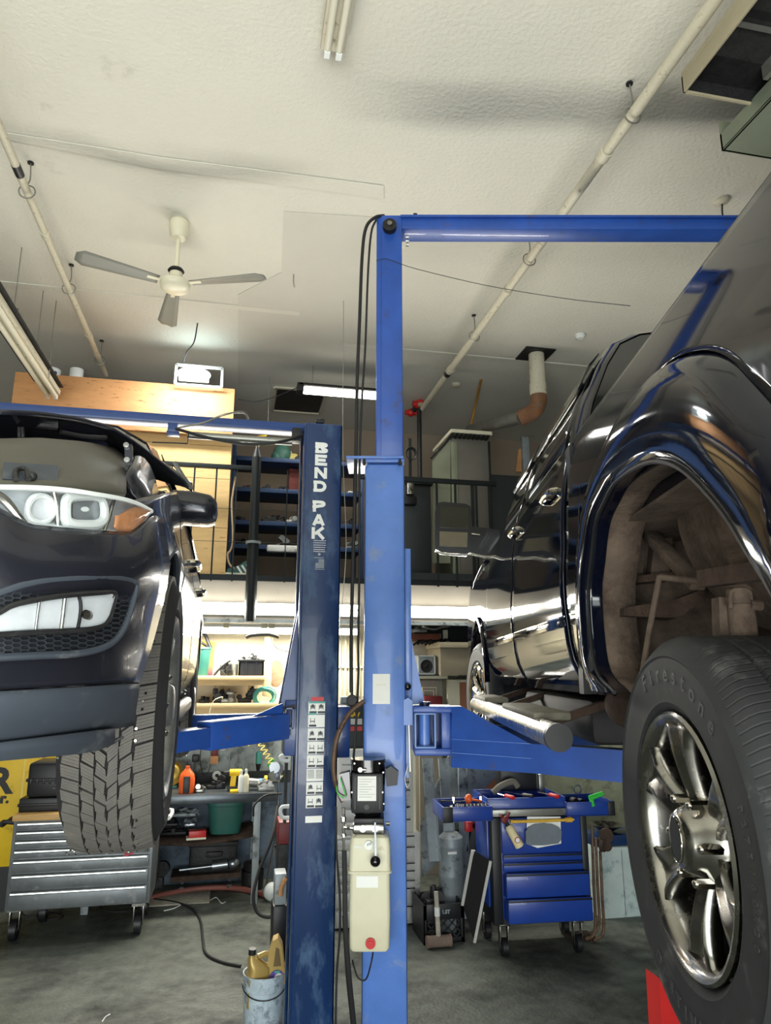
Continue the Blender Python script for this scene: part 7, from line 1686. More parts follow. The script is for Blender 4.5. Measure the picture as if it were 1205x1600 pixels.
# yellow cabinet behind, with its big letters
VY = 7.2
vx0 = U(-70, 1240, VY).x; vx1 = U(82, 1240, VY).x
t = thing('yellow_cabinet', 'bright yellow cabinet with black lettering behind the steel tool chest', 'cabinet', ((vx0 + vx1) / 2, VY + 0.2, 0))
m = MB(); zt_ = U(40, 1170, VY).z
m.bb((vx0, VY, 0.35), (vx1, VY + 0.5, zt_ + 0.25), 0.01); m.build('cabinet_body', M_YEL, t)
m = MB(); m.bb((vx0, VY + 0.01, 0.0), (vx1, VY + 0.5, 0.35)); m.build('cabinet_base', M_BLACK, t)
xs_ = U(34, 1240, VY).x; m = MB(); m.bb((xs_ - 0.006, VY - 0.003, 0.36), (xs_ + 0.006, VY, zt_ + 0.24)); m.build('cabinet_edge', mat('pale_yellow_edge', (236, 214, 110), 0.5), t)
m = MB(); me = text_mesh('R', 0.30, 0.001, 0.012); p = U(1, 1222, VY - 0.002); m.add(me, Matrix.Translation(p) @ Matrix.Rotation(R(90), 4, 'X')); m.build('big_letter', mat('black_lettering', (16, 16, 16), 0.5, var=0), t)
m = MB(); me = text_mesh('er.', 0.115, 0.001, 0.006); p = U(2, 1248, VY - 0.002); m.add(me, Matrix.Translation(p) @ Matrix.Rotation(R(90), 4, 'X')); m.build('small_lettering', MATS['black_lettering'], t)

# ---- floor things on the left
t = thing('waste_bucket', 'paint splashed white bucket beside the foot of the navy post', 'bucket', tuple(UZ(410, 1605, 0)))
bp = UZ(411, 1604, 0); br_ = (U(444, 1520, bp.y).x - U(377, 1520, bp.y).x) / 2
bh = U(410, 1517, bp.y).z
m = MB(); m.lathe([(br_ * 0.88, 0), (br_ * 0.97, bh * 0.72), (br_ * 1.0, bh * 0.73), (br_ * 1.0, bh * 0.82), (br_ * 0.98, bh * 0.83), (br_ * 0.99, bh * 0.96), (br_ * 1.02, bh * 0.965), (br_ * 1.02, bh), (br_ * 0.96, bh), (br_ * 0.86, 0.02), (0.0, 0.02)], Matrix.Translation((bp.x, bp.y, 0)), 40, cap1=False); m.build('bucket_body', M_BUCKET, t)
m = MB(); m.tube([(bp.x + br_ * 1.03 * math.cos(a), bp.y + br_ * 1.03 * math.sin(a), bh * 0.8 - 0.05 * max(0, math.sin(-a))) for a in [R(180 + 15 * k) for k in range(13)]], 0.003, n=6); m.build('wire_handle', M_IRON, t)
def jug(x, y, z, rot, col, name, label, cap):
    t = thing(name, label, 'oil jug', (x, y, z))
    Mj = Matrix.Translation((x, y, z)) @ Euler(rot).to_matrix().to_4x4()
    m = MB(); sec = []
    for zz, w, d, ox in ((0, 0.9, 0.9, 0), (0.01, 1, 1, 0), (0.17, 1, 1, 0), (0.21, 0.9, 0.95, 0.0), (0.25, 0.55, 0.7, -0.03), (0.27, 0.25, 0.4, -0.045), (0.29, 0.24, 0.38, -0.045)):
        sec.append([Mj @ Vector((ox + 0.066 * w * math.copysign(abs(math.cos(a)) ** 0.5, math.cos(a)), 0.05 * d * math.copysign(abs(math.sin(a)) ** 0.5, math.sin(a)), zz)) for a in [2 * PI * i / 24 for i in range(24)]])
    m.grid(sec, True); m._face([m.bm.verts.new(p) for p in sec[-1]]); m._face([m.bm.verts.new(p) for p in sec[0]]); m.build('jug_body', col, t, weld=True)
    m = MB(); m.tube([Mj @ Vector(p) for p in ((-0.01, 0, 0.265), (0.05, 0, 0.27), (0.088, 0, 0.22), (0.09, 0, 0.14))], 0.016, n=10); m.build('jug_handle', col, t)
    m = MB(); m.cyl(Mj @ Vector((-0.045, 0, 0.285)), Mj @ Vector((-0.045, 0, 0.315)), 0.022, n=16); m.build('jug_cap', cap, t)
    return t
j0 = U(400, 1512, bp.y)
jug(bp.x - 0.045, bp.y - 0.02, bh - 0.17, (0.1, 0.0, 0.3), M_GOLD, 'oil_jug', 'gold oil jug with a black cap upright in the splashed bucket', M_BLACK)
t = thing('oil_jug', 'gold oil jug tipped upside down in the splashed bucket, handle up', 'oil jug', (bp.x + 0.05, bp.y, bh))
m = MB(); cxj = bp.x + 0.045; zj = bh - 0.06
P = [(-0.05, 0), (0.085, 0), (0.085, 0.06), (0.06, 0.09), (0.045, 0.20), (0.02, 0.245), (-0.01, 0.235), (-0.03, 0.18), (-0.035, 0.1), (-0.05, 0.05)]
m.prism([Vector((cxj + a_, bp.y - 0.06, zj + b_)) for a_, b_ in P], (0.01, 0.09, 0)); m.build('jug_body', M_GOLD, t)
m = MB(); m.prism([Vector((cxj + a_, bp.y - 0.063, zj + b_)) for a_, b_ in ((0.0, 0.1), (0.045, 0.1), (0.03, 0.19), (0.012, 0.2))], (0, 0.004, 0)); m.build('jug_handle_recess', mat('jug_shadow_brown', (104, 84, 46), 0.6), t)
m = MB(); p = Vector((cxj + 0.02, bp.y - 0.066, zj + 0.04)); m.cyl(p, p + Vector((0, 0.006, 0)), 0.042, n=24); lb = m.build('round_label', M_PURP, t)
m = MB(); p = p + Vector((0.012, -0.003, 0.0)); m.cyl(p, p + Vector((0, 0.003, 0)), 0.026, n=24); m.build('label_disc', M_PAPER, lb)
m = MB(); p = p + Vector((-0.01, -0.001, 0.034)); m.box(p, (0.03, 0.004, 0.012)); m.build('label_band', M_TEALL, lb)
def floor_tube(pts, r, name, label, m_, cat='hose'):
    P = []
    for q in pts:
        p = UZ(q[0], q[1], 0); P.append(Vector((p.x, p.y, r + (q[2] if len(q) > 2 else 0))))
    mb = MB(); mb.tube(P, r, n=10, smooth=6); return tag(mb.build(name, m_), label, cat)
floor_tube([(225, 1410), (260, 1401), (300, 1394), (345, 1391), (380, 1394), (410, 1402), (430, 1409)], 0.024, 'air_hose', 'faded red air hose curving across the floor under the bench', M_HOSERED)
floor_tube([(238, 1407), (275, 1412), (300, 1422), (313, 1440), (317, 1470), (322, 1492), (345, 1505), (376, 1512)], 0.010, 'power_cable', 'thin black cable winding across the floor to the splashed bucket', M_RUBBER, 'cable')
def floor_loop(cu, cv, ru, rv, name, label):
    pts = [(cu + ru * math.cos(a), cv + rv * math.sin(a)) for a in [2 * PI * i / 14 for i in range(14)]]
    mb = MB(); mb.tube([Vector((p.x, p.y, 0.01)) for p in [UZ(u, v, 0) for u, v in pts]], 0.008, n=8, smooth=3, closed=True)
    tail = [UZ(u, v, 0) for u, v in ((cu - ru, cv), (cu - ru - 18, cv + 2), (cu - ru - 25, cv - 2))]
    mb.tube([Vector((p.x, p.y, 0.024)) for p in tail], 0.008, n=8, smooth=3)
    tag(mb.build(name, M_RUBBER), label, 'cable')
floor_loop(78, 1433, 20, 6, 'cable_loop', 'black cable loop on the floor under the left of the tool chest')
floor_loop(183, 1420, 29, 7, 'cable_loop', 'wide black cable loop on the floor under the right of the tool chest')
for k, pts in enumerate(([(300, 1398), (308, 1402), (322, 1396)], [(327, 1408), (338, 1403), (346, 1412), (352, 1410)], [(256, 1424), (272, 1420), (284, 1414)], [(160, 1597), (165, 1590), (172, 1586)])):
    mb = MB(); mb.tube([Vector((p.x, p.y, 0.004)) for p in [UZ(u, v, 0) for u, v in pts]], 0.004, n=6, smooth=3)
    tag(mb.build('paper_scrap', M_WHITEP), ['thin white scrap on the floor nearest the red hose middle', 'curly white scrap on the floor right of the red hose middle', 'long white scrap on the floor beside the tool chest wheel', 'white scrap at the bottom edge of the photo'][k], 'litter')
m = MB(); a = UZ(242, 1392, 0); b = UZ(330, 1384, 0); m.bb((a.x, 7.05, 0), (b.x, 7.5, 0.012), 0.004); struct(m.build('trim_12', mat('pale_concrete', (176, 172, 156), 0.8, var=0.3, scale=20)))
# ================================================================== things between the posts and on the right
# grey many-drawer cabinet
GY = 6.15
gx0 = U(520, 1400, GY).x; gx1 = U(657, 1400, GY).x; gz0 = U(640, 1443, GY).z; gz1 = U(640, 1170, GY).z
gm = U(640, 1301, GY).z
t = thing('drawer_cabinet', 'tall light grey many-drawer tool cabinet behind the blue post', 'tool cabinet', ((gx0 + gx1) / 2, GY + 0.25, 0))
m = MB(); m.bb((gx0, GY, gz0), (gx1, GY + 0.5, gm), 0.005); m.build('lower_chest', M_CABG, t)
m = MB(); m.bb((gx0 + 0.03, GY + 0.02, gm), (gx1 - 0.035, GY + 0.48, gz1), 0.005); m.build('upper_chest', M_CABG, t)
def drws(x0, x1, y, zs, hm):
    for a_, b_ in zip(zs, zs[1:]):
        m = MB(); m.bb((x0, y - 0.015, b_ + 0.004), (x1, y + 0.001, a_ - 0.004), 0.003); d = m.build('drawer', M_CABG, t)
        m = MB(); m.bb((x0, y - 0.028, a_ - 0.018), (x1, y - 0.012, a_ - 0.008), 0.003); m.build('drawer_pull', hm, d)
zz = [U(640, v, GY).z for v in (1303, 1320, 1345, 1357, 1372, 1384, 1412, 1440)]
drws(gx0 + 0.03, gx1 - 0.05, GY, zz, M_CHROMED)
zz = [U(635, v, GY).z for v in (1190, 1204, 1220, 1232, 1258, 1278, 1298)]
drws(gx0 + 0.06, gx1 - 0.08, GY + 0.02, zz, M_CHROMED)
m = MB(); m.bb((gx1 - 0.055, GY + 0.005, gm + 0.0), (gx1 - 0.03, GY + 0.02, gz1)); m.build('edge_strip', M_CREAM, t)
m = MB(); p = U(635, 1261, GY); m.bb((p.x - 0.03, GY - 0.02, p.z - 0.006), (p.x + 0.02, GY, p.z + 0.006), 0.003); m.build('lock', M_IRON, t)
for xx in (gx0 + 0.1, gx1 - 0.1):
    m = MB(); m.cyl((xx - 0.02, GY + 0.1, gz0 / 2 + 0.0), (xx + 0.02, GY + 0.1, gz0 / 2), gz0 / 2, n=16); m.build('castor', M_BLACK, t)
# posters and stickers on the cabinet top between the posts
t = thing('sticker_box', 'dark box covered in stickers on top of the grey drawer cabinet', 'box', tuple(U(555, 1165, 6.3)))
x0, x1, z0_, z1b = pbox(MB(), 533, 580, 1100, 1168, 6.3, 0.3)
m = MB(); m.bb((x0, 6.3, gz1 + 0.001), (x1, 6.6, z1b), 0.005); sb = m.build('box_body', M_DARKB, t)
m = MB(); pbox(m, 548, 566, 1135, 1142, 6.297, 0.003); m.build('red_sticker', M_RED, t)
m = MB(); pbox(m, 548, 566, 1123, 1132, 6.297, 0.003); m.build('grey_sticker', M_GALV, t)
m = MB(); me = text_mesh('NAV', 0.05, 0.001, 0.003); p = U(553, 1117, 6.297); m.add(me, Matrix.Translation(p) @ Matrix.Rotation(R(90), 4, 'X')); m.build('sticker_lettering', M_YEL, t)
m = MB(); q = U(540, 1095, 6.4); m.box((q.x, 6.4, z1b + 0.03), (0.1, 0.1, 0.06), bev=0.006); tag(m.build('meter_box', M_GREYM), 'small grey meter on the sticker covered box', 'meter')
# striped panel behind between the posts (vertical blind like heater)
m = MB()
a = U(528, 1046, 7.6); b = U(572, 1046, 7.6)
for k in range(7): x = a.x + (b.x - a.x) * k / 6; m.bb((x - 0.012, 7.72, 1.75), (x + 0.012, 7.75, 2.44), 0.002)
m.bb((a.x - 0.02, 7.71, 2.05), (b.x + 0.02, 7.75, 2.07)); tag(m.build('slatted_panel', M_CREAM), 'cream slatted panel on the wall seen between the two posts', 'panel')

# wall of pale panelling right of the post, shelf with a speaker
PYY = 7.6
struct(MB().bb((U(640, 1040, PYY).x, PYY, 0.0), (U(690, 1040, PYY).x, PYY + 0.1, 2.42)).build('trim_13', mat('cream_panelling', (186, 178, 160), 0.7, var=0.06)))
t = thing('storage_box', 'big plain beige cupboard under the mezzanine beside the truck', 'cupboard', tuple(U(716, 1056, 7.1)))
a = U(688, 1012, 7.1); b = U(775, 1056, 7.1)
m = MB(); m.bb((a.x, 7.1, b.z), (b.x + 0.5, 7.6, a.z), 0.005); m.build('cupboard_body', mat('beige_board', (150, 140, 118), 0.7, var=0.06), t)
m = MB(); m.bb((a.x - 0.02, 7.05, a.z), (b.x + 0.5, 7.6, a.z + 0.055), 0.004); m.build('cupboard_top', mat('beige_rail', (168, 158, 132), 0.6, var=0.05), t)
t = thing('loudspeaker', 'grey loudspeaker in a white frame on the wall shelf right of the blue post', 'loudspeaker', tuple(U(667, 1055, 7.2)))
x0, x1, z0_, z1_ = pbox(MB(), 653, 680, 1024, 1054, 7.2, 0.2)
m = MB(); m.bb((x0, 7.2, z0_), (x1, 7.4, z1_), 0.006); m.bb((x1, 7.25, z0_), (x1 + 0.09, 7.5, z1_ - 0.04)); m.build('cabinet', M_GREYM, t)
m = MB(); tt = 0.012
m.bb((x0, 7.19, z0_), (x1, 7.2, z0_ + tt)); m.bb((x0, 7.19, z1_ - tt), (x1, 7.2, z1_)); m.bb((x0, 7.19, z0_), (x0 + tt, 7.2, z1_)); m.bb((x1 - tt, 7.19, z0_), (x1, 7.2, z1_)); m.build('white_frame', M_WHITEP, t)
m = MB(); c = Vector(((x0 + x1) / 2, 7.195, z0_ + 0.085)); m.lathe([(0.065, 0), (0.06, 0.006), (0.03, -0.004), (0.02, 0.004), (0, 0.006)], Matrix.Translation(c) @ Matrix.Rotation(R(90), 4, 'X'), 28, cap1=False); m.build('speaker_cone', M_IRON, t)
t = thing('wall_shelf', 'dark topped cream shelf carrying the loudspeaker', 'shelf', tuple(U(670, 1060, 7.15)))
m = MB(); a = U(645, 1055, 7.15); b = U(703, 1060, 7.15); m.bb((a.x, 7.15, z0_ - 0.012), (b.x, 7.6, z0_ - 0.001)); m.build('dark_top', M_IRON, t)
m = MB(); m.bb((a.x, 7.16, z0_ - 0.04), (b.x - 0.02, 7.6, z0_ - 0.012)); m.build('board', M_CREAM, t)
struct(MB().bb((U(655, 1100, 7.5).x, 7.50, 0), (U(689, 1100, 7.5).x, 7.54, U(670, 1063, 7.5).z)).build('door_1', mat('grey_door', (150, 144, 134), 0.6, var=0.05)))
m = MB()
for k, (uu0, vv0, uu1, vv1) in enumerate(((660, 1074, 682, 1088), (662, 1079, 678, 1088))):
    P = [U(uu0, vv1, 7.495), U(uu0, vv0, 7.495), U(uu1, vv0, 7.495), U(uu1, vv1, 7.495)]; m.tube(P, 0.005, n=6, smooth=0)
struct(m.build('trim_14', M_CREAM))
struct(MB().bb((U(700, 1064, 7.4).x, 7.4, 0), (U(718, 1064, 7.4).x, 7.46, U(710, 1062, 7.4).z)).bb((U(718, 1064, 7.4).x - 0.01, 7.4, U(710, 1066, 7.4).z), (U(790, 1064, 7.4).x, 7.46, U(710, 1062, 7.4).z)).build('trim_15', M_CREAM))
struct(MB().bb((U(718, 1064, 7.43).x, 7.43, 0), (U(800, 1064, 7.43).x, 7.47, U(740, 1066, 7.43).z)).build('door_2', mat('terracotta_door', (158, 102, 74), 0.6, var=0.08)))
m = MB(); pbox(m, 663, 692, 1088, 1104, 7.32, 0.18, 0.01); o = tag(m.build('red_toolbox', M_DKRED), 'dark red toolbox behind the pivot of the blue lift arm', 'toolbox')
m = MB(); m.tube([U(703, 1056, 7.05), U(708, 1061, 7.05), U(718, 1056, 7.05), U(726, 1056, 7.05), U(738, 1055, 7.05)], 0.006, n=6); tag(m.build('wall_cable', M_IRON), 'brown cable running along the cupboard beside the truck wheel', 'cable')
m = MB()
for k in range(8):
    u = 646 + k * 6; m.tube([U(u, 1008 - (k % 3), 7.3), U(u + 8, 1002 - k % 2, 7.3), U(u + 15, 999, 7.35)], 0.012, n=6)
tag(m.build('hose_bundle', M_IRON), 'bundle of dark hoses heaped above the loudspeaker', 'hose')
m = MB(); pbox(m, 644, 688, 990, 1000, 7.3, 0.3, 0.01); tag(m.build('red_plank', mat('brick_red_plank', (120, 66, 46), 0.7, var=0.2)), 'brick red plank under the mezzanine right of the blue post', 'plank')
rg.seed(77); mb = MB(); lump(mb, (U(655, 985, 7.4).x, 7.4, U(655, 989, 7.4).z), (0.1, 0.1, 0.07), 7); tag(mb.build('pipe_fittings', M_ALU), 'bright pipe fittings on the brick red plank', 'car part')
m = MB(); a = U(693, 982, 7.4); m.bb((a.x, 7.4, U(695, 1012, 7.4).z), (a.x + 0.05, 7.45, 2.45), 0.004); tag(m.build('cream_post', M_CREAM), 'short cream post under the mezzanine above the cupboard', 'post')
m = MB(); m.tube([(U(655, 975, 7.2).x, 7.2, 2.72), U(660, 975, 7.2), U(676, 983, 7.2), U(690, 980, 7.2), U(704, 975, 7.2), (U(706, 975, 7.2).x, 7.2, 2.72)], 0.012, n=8); tag(m.build('foil_duct', M_GALV), 'silvery wire strung under the mezzanine', 'wire')
m = MB(); m.cyl(U(703, 1008, 7.3), U(699, 1001, 7.3), 0.04, 0.01, n=10); tag(m.build('glass_funnel', M_GALV), 'small grey funnel on top of the beige cupboard', 'funnel')
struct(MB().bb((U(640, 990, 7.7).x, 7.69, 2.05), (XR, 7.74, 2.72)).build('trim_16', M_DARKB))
struct(MB().bb((U(690, 1100, 7.7).x, 7.70, 0.0), (XR, 7.745, 2.05)).build('trim_17', mat('grimy_green_wall', (172, 176, 150), 0.7, var=0.15, dirt=(110, 112, 92), dirt_amt=0.35, dirt_scale=5)))

# grey channels leaning, cylinder, crate, mallet, panels
t = thing('wall_panel', 'large bent grey sheet leaning behind the grey channels', 'metal sheet', tuple(UZ(690, 1420, 0)))
m = MB(); m.prism([U(u, v, 6.35) for u, v in ((700, 1182), (802, 1182), (786, 1205), (755, 1235), (722, 1300), (700, 1330), (660, 1372), (657, 1290))], (0, 0.01, 0)); m.build('sheet', M_GREYM, t)
def chan(name, label, u0, v0, u1, v1, w, Y0, Y1):
    t = thing(name, label, 'metal channel', tuple(U(u1, v1, Y1)))
    a = U(u0, v0, Y0); b = U(u1, v1, Y1); m = MB(); m.bar(a, b, w, 0.012, up=(0, -1, 0)); m.build('web', M_GREYM, t)
    s = (b - a).cross(Vector((0, 1, 0))).normalized()
    for q in (-1, 1):
        m = MB(); m.bar(a + s * (w / 2) * q + Vector((0, -0.015, 0)), b + s * (w / 2) * q + Vector((0, -0.015, 0)), 0.006, 0.03, up=(0, -1, 0)); m.build('flange', M_GREYM, t)
chan('steel_channel', 'long grey steel channel leaning nearest the grey cabinet', 667, 1185, 679, 1346, 0.085, 6.1, 5.85)
chan('steel_channel', 'short grey steel channel leaning in the middle of the three', 692, 1185, 702, 1312, 0.085, 6.2, 6.0)
chan('steel_channel', 'grey steel channel standing behind the tool cart tray', 722, 1200, 727, 1442, 0.075, 6.25, 6.2)
t = thing('gas_cylinder', 'grey cylindrical canister standing behind the plastic crate', 'gas cylinder', tuple(UZ(708, 1440, 0)))
cp = U(706, 1400, 5.98); r_ = 0.10
m = MB(); zt_ = U(706, 1300, 5.98).z
m.lathe([(r_, 0), (r_, zt_ * 0.55), (r_ * 1.02, zt_ * 0.56), (r_, zt_ * 0.57), (r_, zt_ * 0.85), (r_ * 1.03, zt_ * 0.86), (r_, zt_ * 0.87), (r_, zt_ * 0.95), (r_ * 0.6, zt_), (0, zt_)], Matrix.Translation((cp.x, 5.98, 0)), 32, cap1=False); m.build('cylinder_body', M_GREYM, t)
m = MB(); pbox(m, 700, 714, 1331, 1335, 5.877, 0.003); m.build('cylinder_label', M_PAPER, t)
p0 = UZ(664, 1480, 0); p1 = UZ(727, 1472, 0)
t = thing('milk_crate', 'black plastic lattice crate on the floor beside the mallet', 'crate', ((p0.x + p1.x) / 2, p0.y + 0.18, 0))
cw = p1.x - p0.x; cyy = (p0.y + p1.y) / 2 + 0.02; chh = U(700, 1412, cyy).z
for (ya_, yb_) in ((cyy, cyy + 0.015), (cyy + 0.33, cyy + 0.345)):
    m = MB()
    m.bb((p0.x, ya_, chh - 0.11), (p1.x, yb_, chh), 0.004); m.bb((p0.x, ya_, 0), (p1.x, yb_, 0.04), 0.004); m.bb((p0.x, ya_, 0), (p0.x + 0.03, yb_, chh), 0.003); m.bb((p1.x - 0.03, ya_, 0), (p1.x, yb_, chh), 0.003)
    for k in range(-2, 8):
        for s in (-1, 1):
            x = p0.x + cw * (k / 5); xa, xb = x, x + s * (chh - 0.15)
            za_, zb_ = 0.04, chh - 0.11
            if xa < p0.x + 0.02: f = (p0.x + 0.02 - xa) / (xb - xa) if xb != xa else 2; 
            else: f = 0
            g_ = 1
            if s > 0 and xb > p1.x - 0.02: g_ = (p1.x - 0.02 - xa) / (xb - xa)
            if s < 0 and xb < p0.x + 0.02: g_ = (p0.x + 0.02 - xa) / (xb - xa)
            if s < 0 and xa > p1.x - 0.02: f = (p1.x - 0.02 - xa) / (xb - xa)
            if s < 0 and xa < p0.x + 0.02: continue
            if f >= g_ or f < 0 or g_ <= 0: continue
            m.bar((xa + (xb - xa) * f, (ya_ + yb_) / 2, za_ + (zb_ - za_) * f), (xa + (xb - xa) * g_, (ya_ + yb_) / 2, za_ + (zb_ - za_) * g_), 0.01, 0.01)
    m.build('crate_side', M_BLACK, t)
m = MB()
for xx in (p0.x, p1.x - 0.012): m.bb((xx, cyy, 0), (xx + 0.012, cyy + 0.34, chh))
m.bb((p0.x, cyy, 0), (p1.x, cyy + 0.34, 0.01)); m.build('crate_end', M_BLACK, t)
m = MB(); me = text_mesh('1.5T', 0.035, 0.001, 0.002); p = U(697, 1425, cyy - 0.002); m.add(me, Matrix.Translation(p) @ Matrix.Rotation(R(90), 4, 'X')); m.build('crate_lettering', M_GREYM, t)
rg.seed(9); mb = MB(); lump(mb, (p0.x + 0.13, cyy + 0.17, chh * 0.55), (0.1, 0.1, 0.2), 8); tag(mb.build('crate_contents', M_BLACK), 'dark parts heaped in the black lattice crate', 'car part')
mh = UZ(686, 1481, 0)
t = thing('mallet', 'long handled wooden mallet standing on its head against the crate', 'mallet', tuple(mh))
m = MB(); hzz = 0.045; hw_ = 0.09
m.cyl((mh.x - hw_, mh.y, hzz), (mh.x + hw_, mh.y, hzz), 0.04, n=20); m.cyl((mh.x - hw_ - 0.004, mh.y, hzz), (mh.x - hw_ + 0.012, mh.y, hzz), 0.043, n=20); m.cyl((mh.x + hw_ - 0.012, mh.y, hzz), (mh.x + hw_ + 0.004, mh.y, hzz), 0.043, n=20); m.build('mallet_head', mat('old_mallet_wood', (120, 102, 90), 0.8, var=0.3), t)
m = MB(); m.cyl((mh.x, mh.y, hzz), (mh.x - 0.01, mh.y + 0.02, U(684, 1394, mh.y).z), 0.019, 0.017, n=14); hd_ = m.build('mallet_handle', mat('taped_handle', (176, 168, 152), 0.7, var=0.4, scale=14, dirt=(90, 84, 76), dirt_amt=0.3), t)
m = MB(); zz_ = U(685, 1425, mh.y).z; m.cyl((mh.x - 0.006, mh.y + 0.01, zz_ - 0.03), (mh.x - 0.007, mh.y + 0.011, zz_ + 0.03), 0.021, n=14); m.build('white_tape', M_WHITEP, hd_)
# two dark panels leaning against the cart
t = thing('leaning_panel', 'dark sheet with a pale edge leaning left of the blue cart', 'panel', tuple(UZ(740, 1470, 0)))
a0 = UZ(723, 1412, 0); 
P = [U(723, 1414, 5.6), U(739, 1328, 5.45), U(766, 1345, 5.30), U(741, 1472, 5.45)]
m = MB(); m.prism(P, (0.004, 0.012, 0)); m.build('panel_sheet', M_BLACK, t)
m = MB(); m.bar(P[0] + Vector((0, -0.01, 0)), P[1] + Vector((0, -0.01, 0)), 0.03, 0.012, up=(0, -1, 0)); m.build('pale_edge', M_CABG, t)
m = MB(); m.bar(P[3] + Vector((0, -0.01, 0)), P[2] + Vector((0, -0.01, 0)), 0.018, 0.012, up=(0, -1, 0)); m.build('pale_edge', M_CABG, t)
m = MB(); q = U(732, 1287, 5.9); m.box((q.x, 5.9, q.z - 0.02), (0.06, 0.05, 0.08), bev=0.01); tag(m.build('red_canister', M_RED), 'small red canister under the left tray of the blue cart', 'canister')
rg.seed(6); mb = MB(); lump(mb, (U(740, 1400, 6.3).x, 6.3, 0.0), (0.12, 0.1, 0.6), 12); tag(mb.build('dark_machine', M_BLACK), 'dark machine in the corner between the canister and the blue cart', 'machine')

# ---- blue tool cart
KC = Frame(4.0); cy = 5.45
def KQ(u, v, y=cy): x, z = KC.uy(u, v, y); return KC.w(x, y, z)
def kx(u, v=1380, y=cy): return KC.uy(u, v, y)[0]
def kz(v, u=850, y=cy): return KC.uy(u, v, y)[1]
X0 = kx(770, 1350); X1 = kx(921, 1350); Z0 = kz(1443); Z1 = kz(1276)
t = thing('tool_cart', 'royal blue wheeled tool cart with its top tray open and two drawers ajar', 'tool cart', tuple(KC.w((X0 + X1) / 2, cy + 0.25, 0)))
cart = t
m = MB()
m.bb((X0, cy, Z0), (X0 + 0.07, cy + 0.48, Z1), 0.006, KC); m.bb((X1 - 0.05, cy, Z0), (X1 + 0.0, cy + 0.48, Z1), 0.006, KC); m.bb((X0 + 0.02, cy + 0.01, Z0), (X1 - 0.02, cy + 0.02, Z0 + 0.04), 0, KC); m.build('corner_column', M_BLACK, t)
m = MB(); m.bb((X0 + 0.03, cy + 0.02, Z0 + 0.01), (X1 - 0.03, cy + 0.46, Z1 - 0.01), 0.004, KC); m.build('cart_body', M_CARTBLUE, t)
m = MB(); m.bb((X0 - 0.015, cy + 0.08, Z0 + 0.1), (X0 + 0.001, cy + 0.42, Z1 - 0.02), 0.004, KC); m.build('side_panel', M_CARTBLUE, t)
m = MB(); m.bb((X0 + 0.075, cy - 0.005, kz(1332)), (X1 - 0.055, cy + 0.02, kz(1277)), 0.004, KC); m.build('front_panel', M_CARTBLUE, t)
xa, xb = X0 + 0.08, X1 - 0.055
for (v0, v1, out) in ((1334, 1345, 0.01), (1347, 1360, 0.012), (1364, 1402, 0.07), (1405, 1442, 0.10)):
    m = MB(); z1_, z0_ = kz(v0, 850, cy - out), kz(v1, 850, cy - out)
    e = 0.02 if out > 0.05 else 0
    m.bb((xa - e * 0, cy - out, z0_), (xb + e, cy - out + 0.02, z1_), 0.004, KC)
    if out > 0.05:
        m.bb((xa, cy - out + 0.02, z0_), (xa + 0.01, cy + 0.1, z1_ - 0.02), 0, KC); m.bb((xb - 0.01, cy - out + 0.02, z0_), (xb, cy + 0.1, z1_ - 0.02), 0, KC)
    d = m.build('drawer', M_CARTBLUE, t)
    m = MB(); m.bb((xa, cy - out - 0.008, z1_ - 0.016), (xb + e, cy - out, z1_ - 0.004), 0.002, KC); m.build('drawer_lip', M_BLACK, d)
# folding top tray
zt0 = kz(1275); zt1 = kz(1253)
tx0 = kx(682, 1262, cy - 0.12); tx1 = kx(770, 1262, cy - 0.12); 
m = MB()
def tray(m, x0, x1, y0, y1, z0, z1):
    m.bb((x0, y0, z0), (x1, y1, z0 + 0.01), 0, KC); m.bb((x0, y0, z0), (x1, y0 + 0.01, z1), 0.002, KC); m.bb((x0, y1 - 0.01, z0), (x1, y1, z1), 0.002, KC); m.bb((x0, y0, z0), (x0 + 0.01, y1, z1), 0.002, KC); m.bb((x1 - 0.01, y0, z0), (x1, y1, z1), 0.002, KC)
tray(m, tx0 + 0.05, tx1, cy - 0.12, cy + 0.26, zt0, zt1); m.build('swing_tray', M_CARTBLUE, t)
m = MB(); m.bb((tx0 + 0.045, cy - 0.13, zt0 - 0.005), (tx0 + 0.12, cy - 0.118, zt1 + 0.003), 0.003, KC); m.build('tray_corner', M_BLACK, t)
m = MB(); rx0_ = kx(886, 1262, cy - 0.05); rx1_ = kx(960, 1262, cy - 0.05)
tray(m, rx0_, rx1_, cy - 0.05, cy + 0.32, zt0 + 0.0, zt1 + 0.0); m.build('swing_tray', M_CARTBLUE, t)
m = MB(); m.bb((rx1_ - 0.05, cy - 0.056, zt0 - 0.002), (rx1_ + 0.004, cy - 0.045, zt1 + 0.002), 0.003, KC); m.build('tray_corner', M_BLACK, t)
m = MB(); tray(m, tx1 - 0.0, rx0_ + 0.02, cy + 0.02, cy + 0.45, zt0 + 0.0, zt1 + 0.03); m.build('top_tray', M_CARTBLUE, t)
m = MB(); m.bb((tx1, cy - 0.02, zt0 + 0.005), (rx0_, cy - 0.0, zt0 + 0.055), 0.003, KC); m.bb((tx1, cy - 0.025, zt0 + 0.024), (rx0_, cy - 0.02, zt0 + 0.034), 0.001, KC); m.build('slide_rail', M_GALV, t)
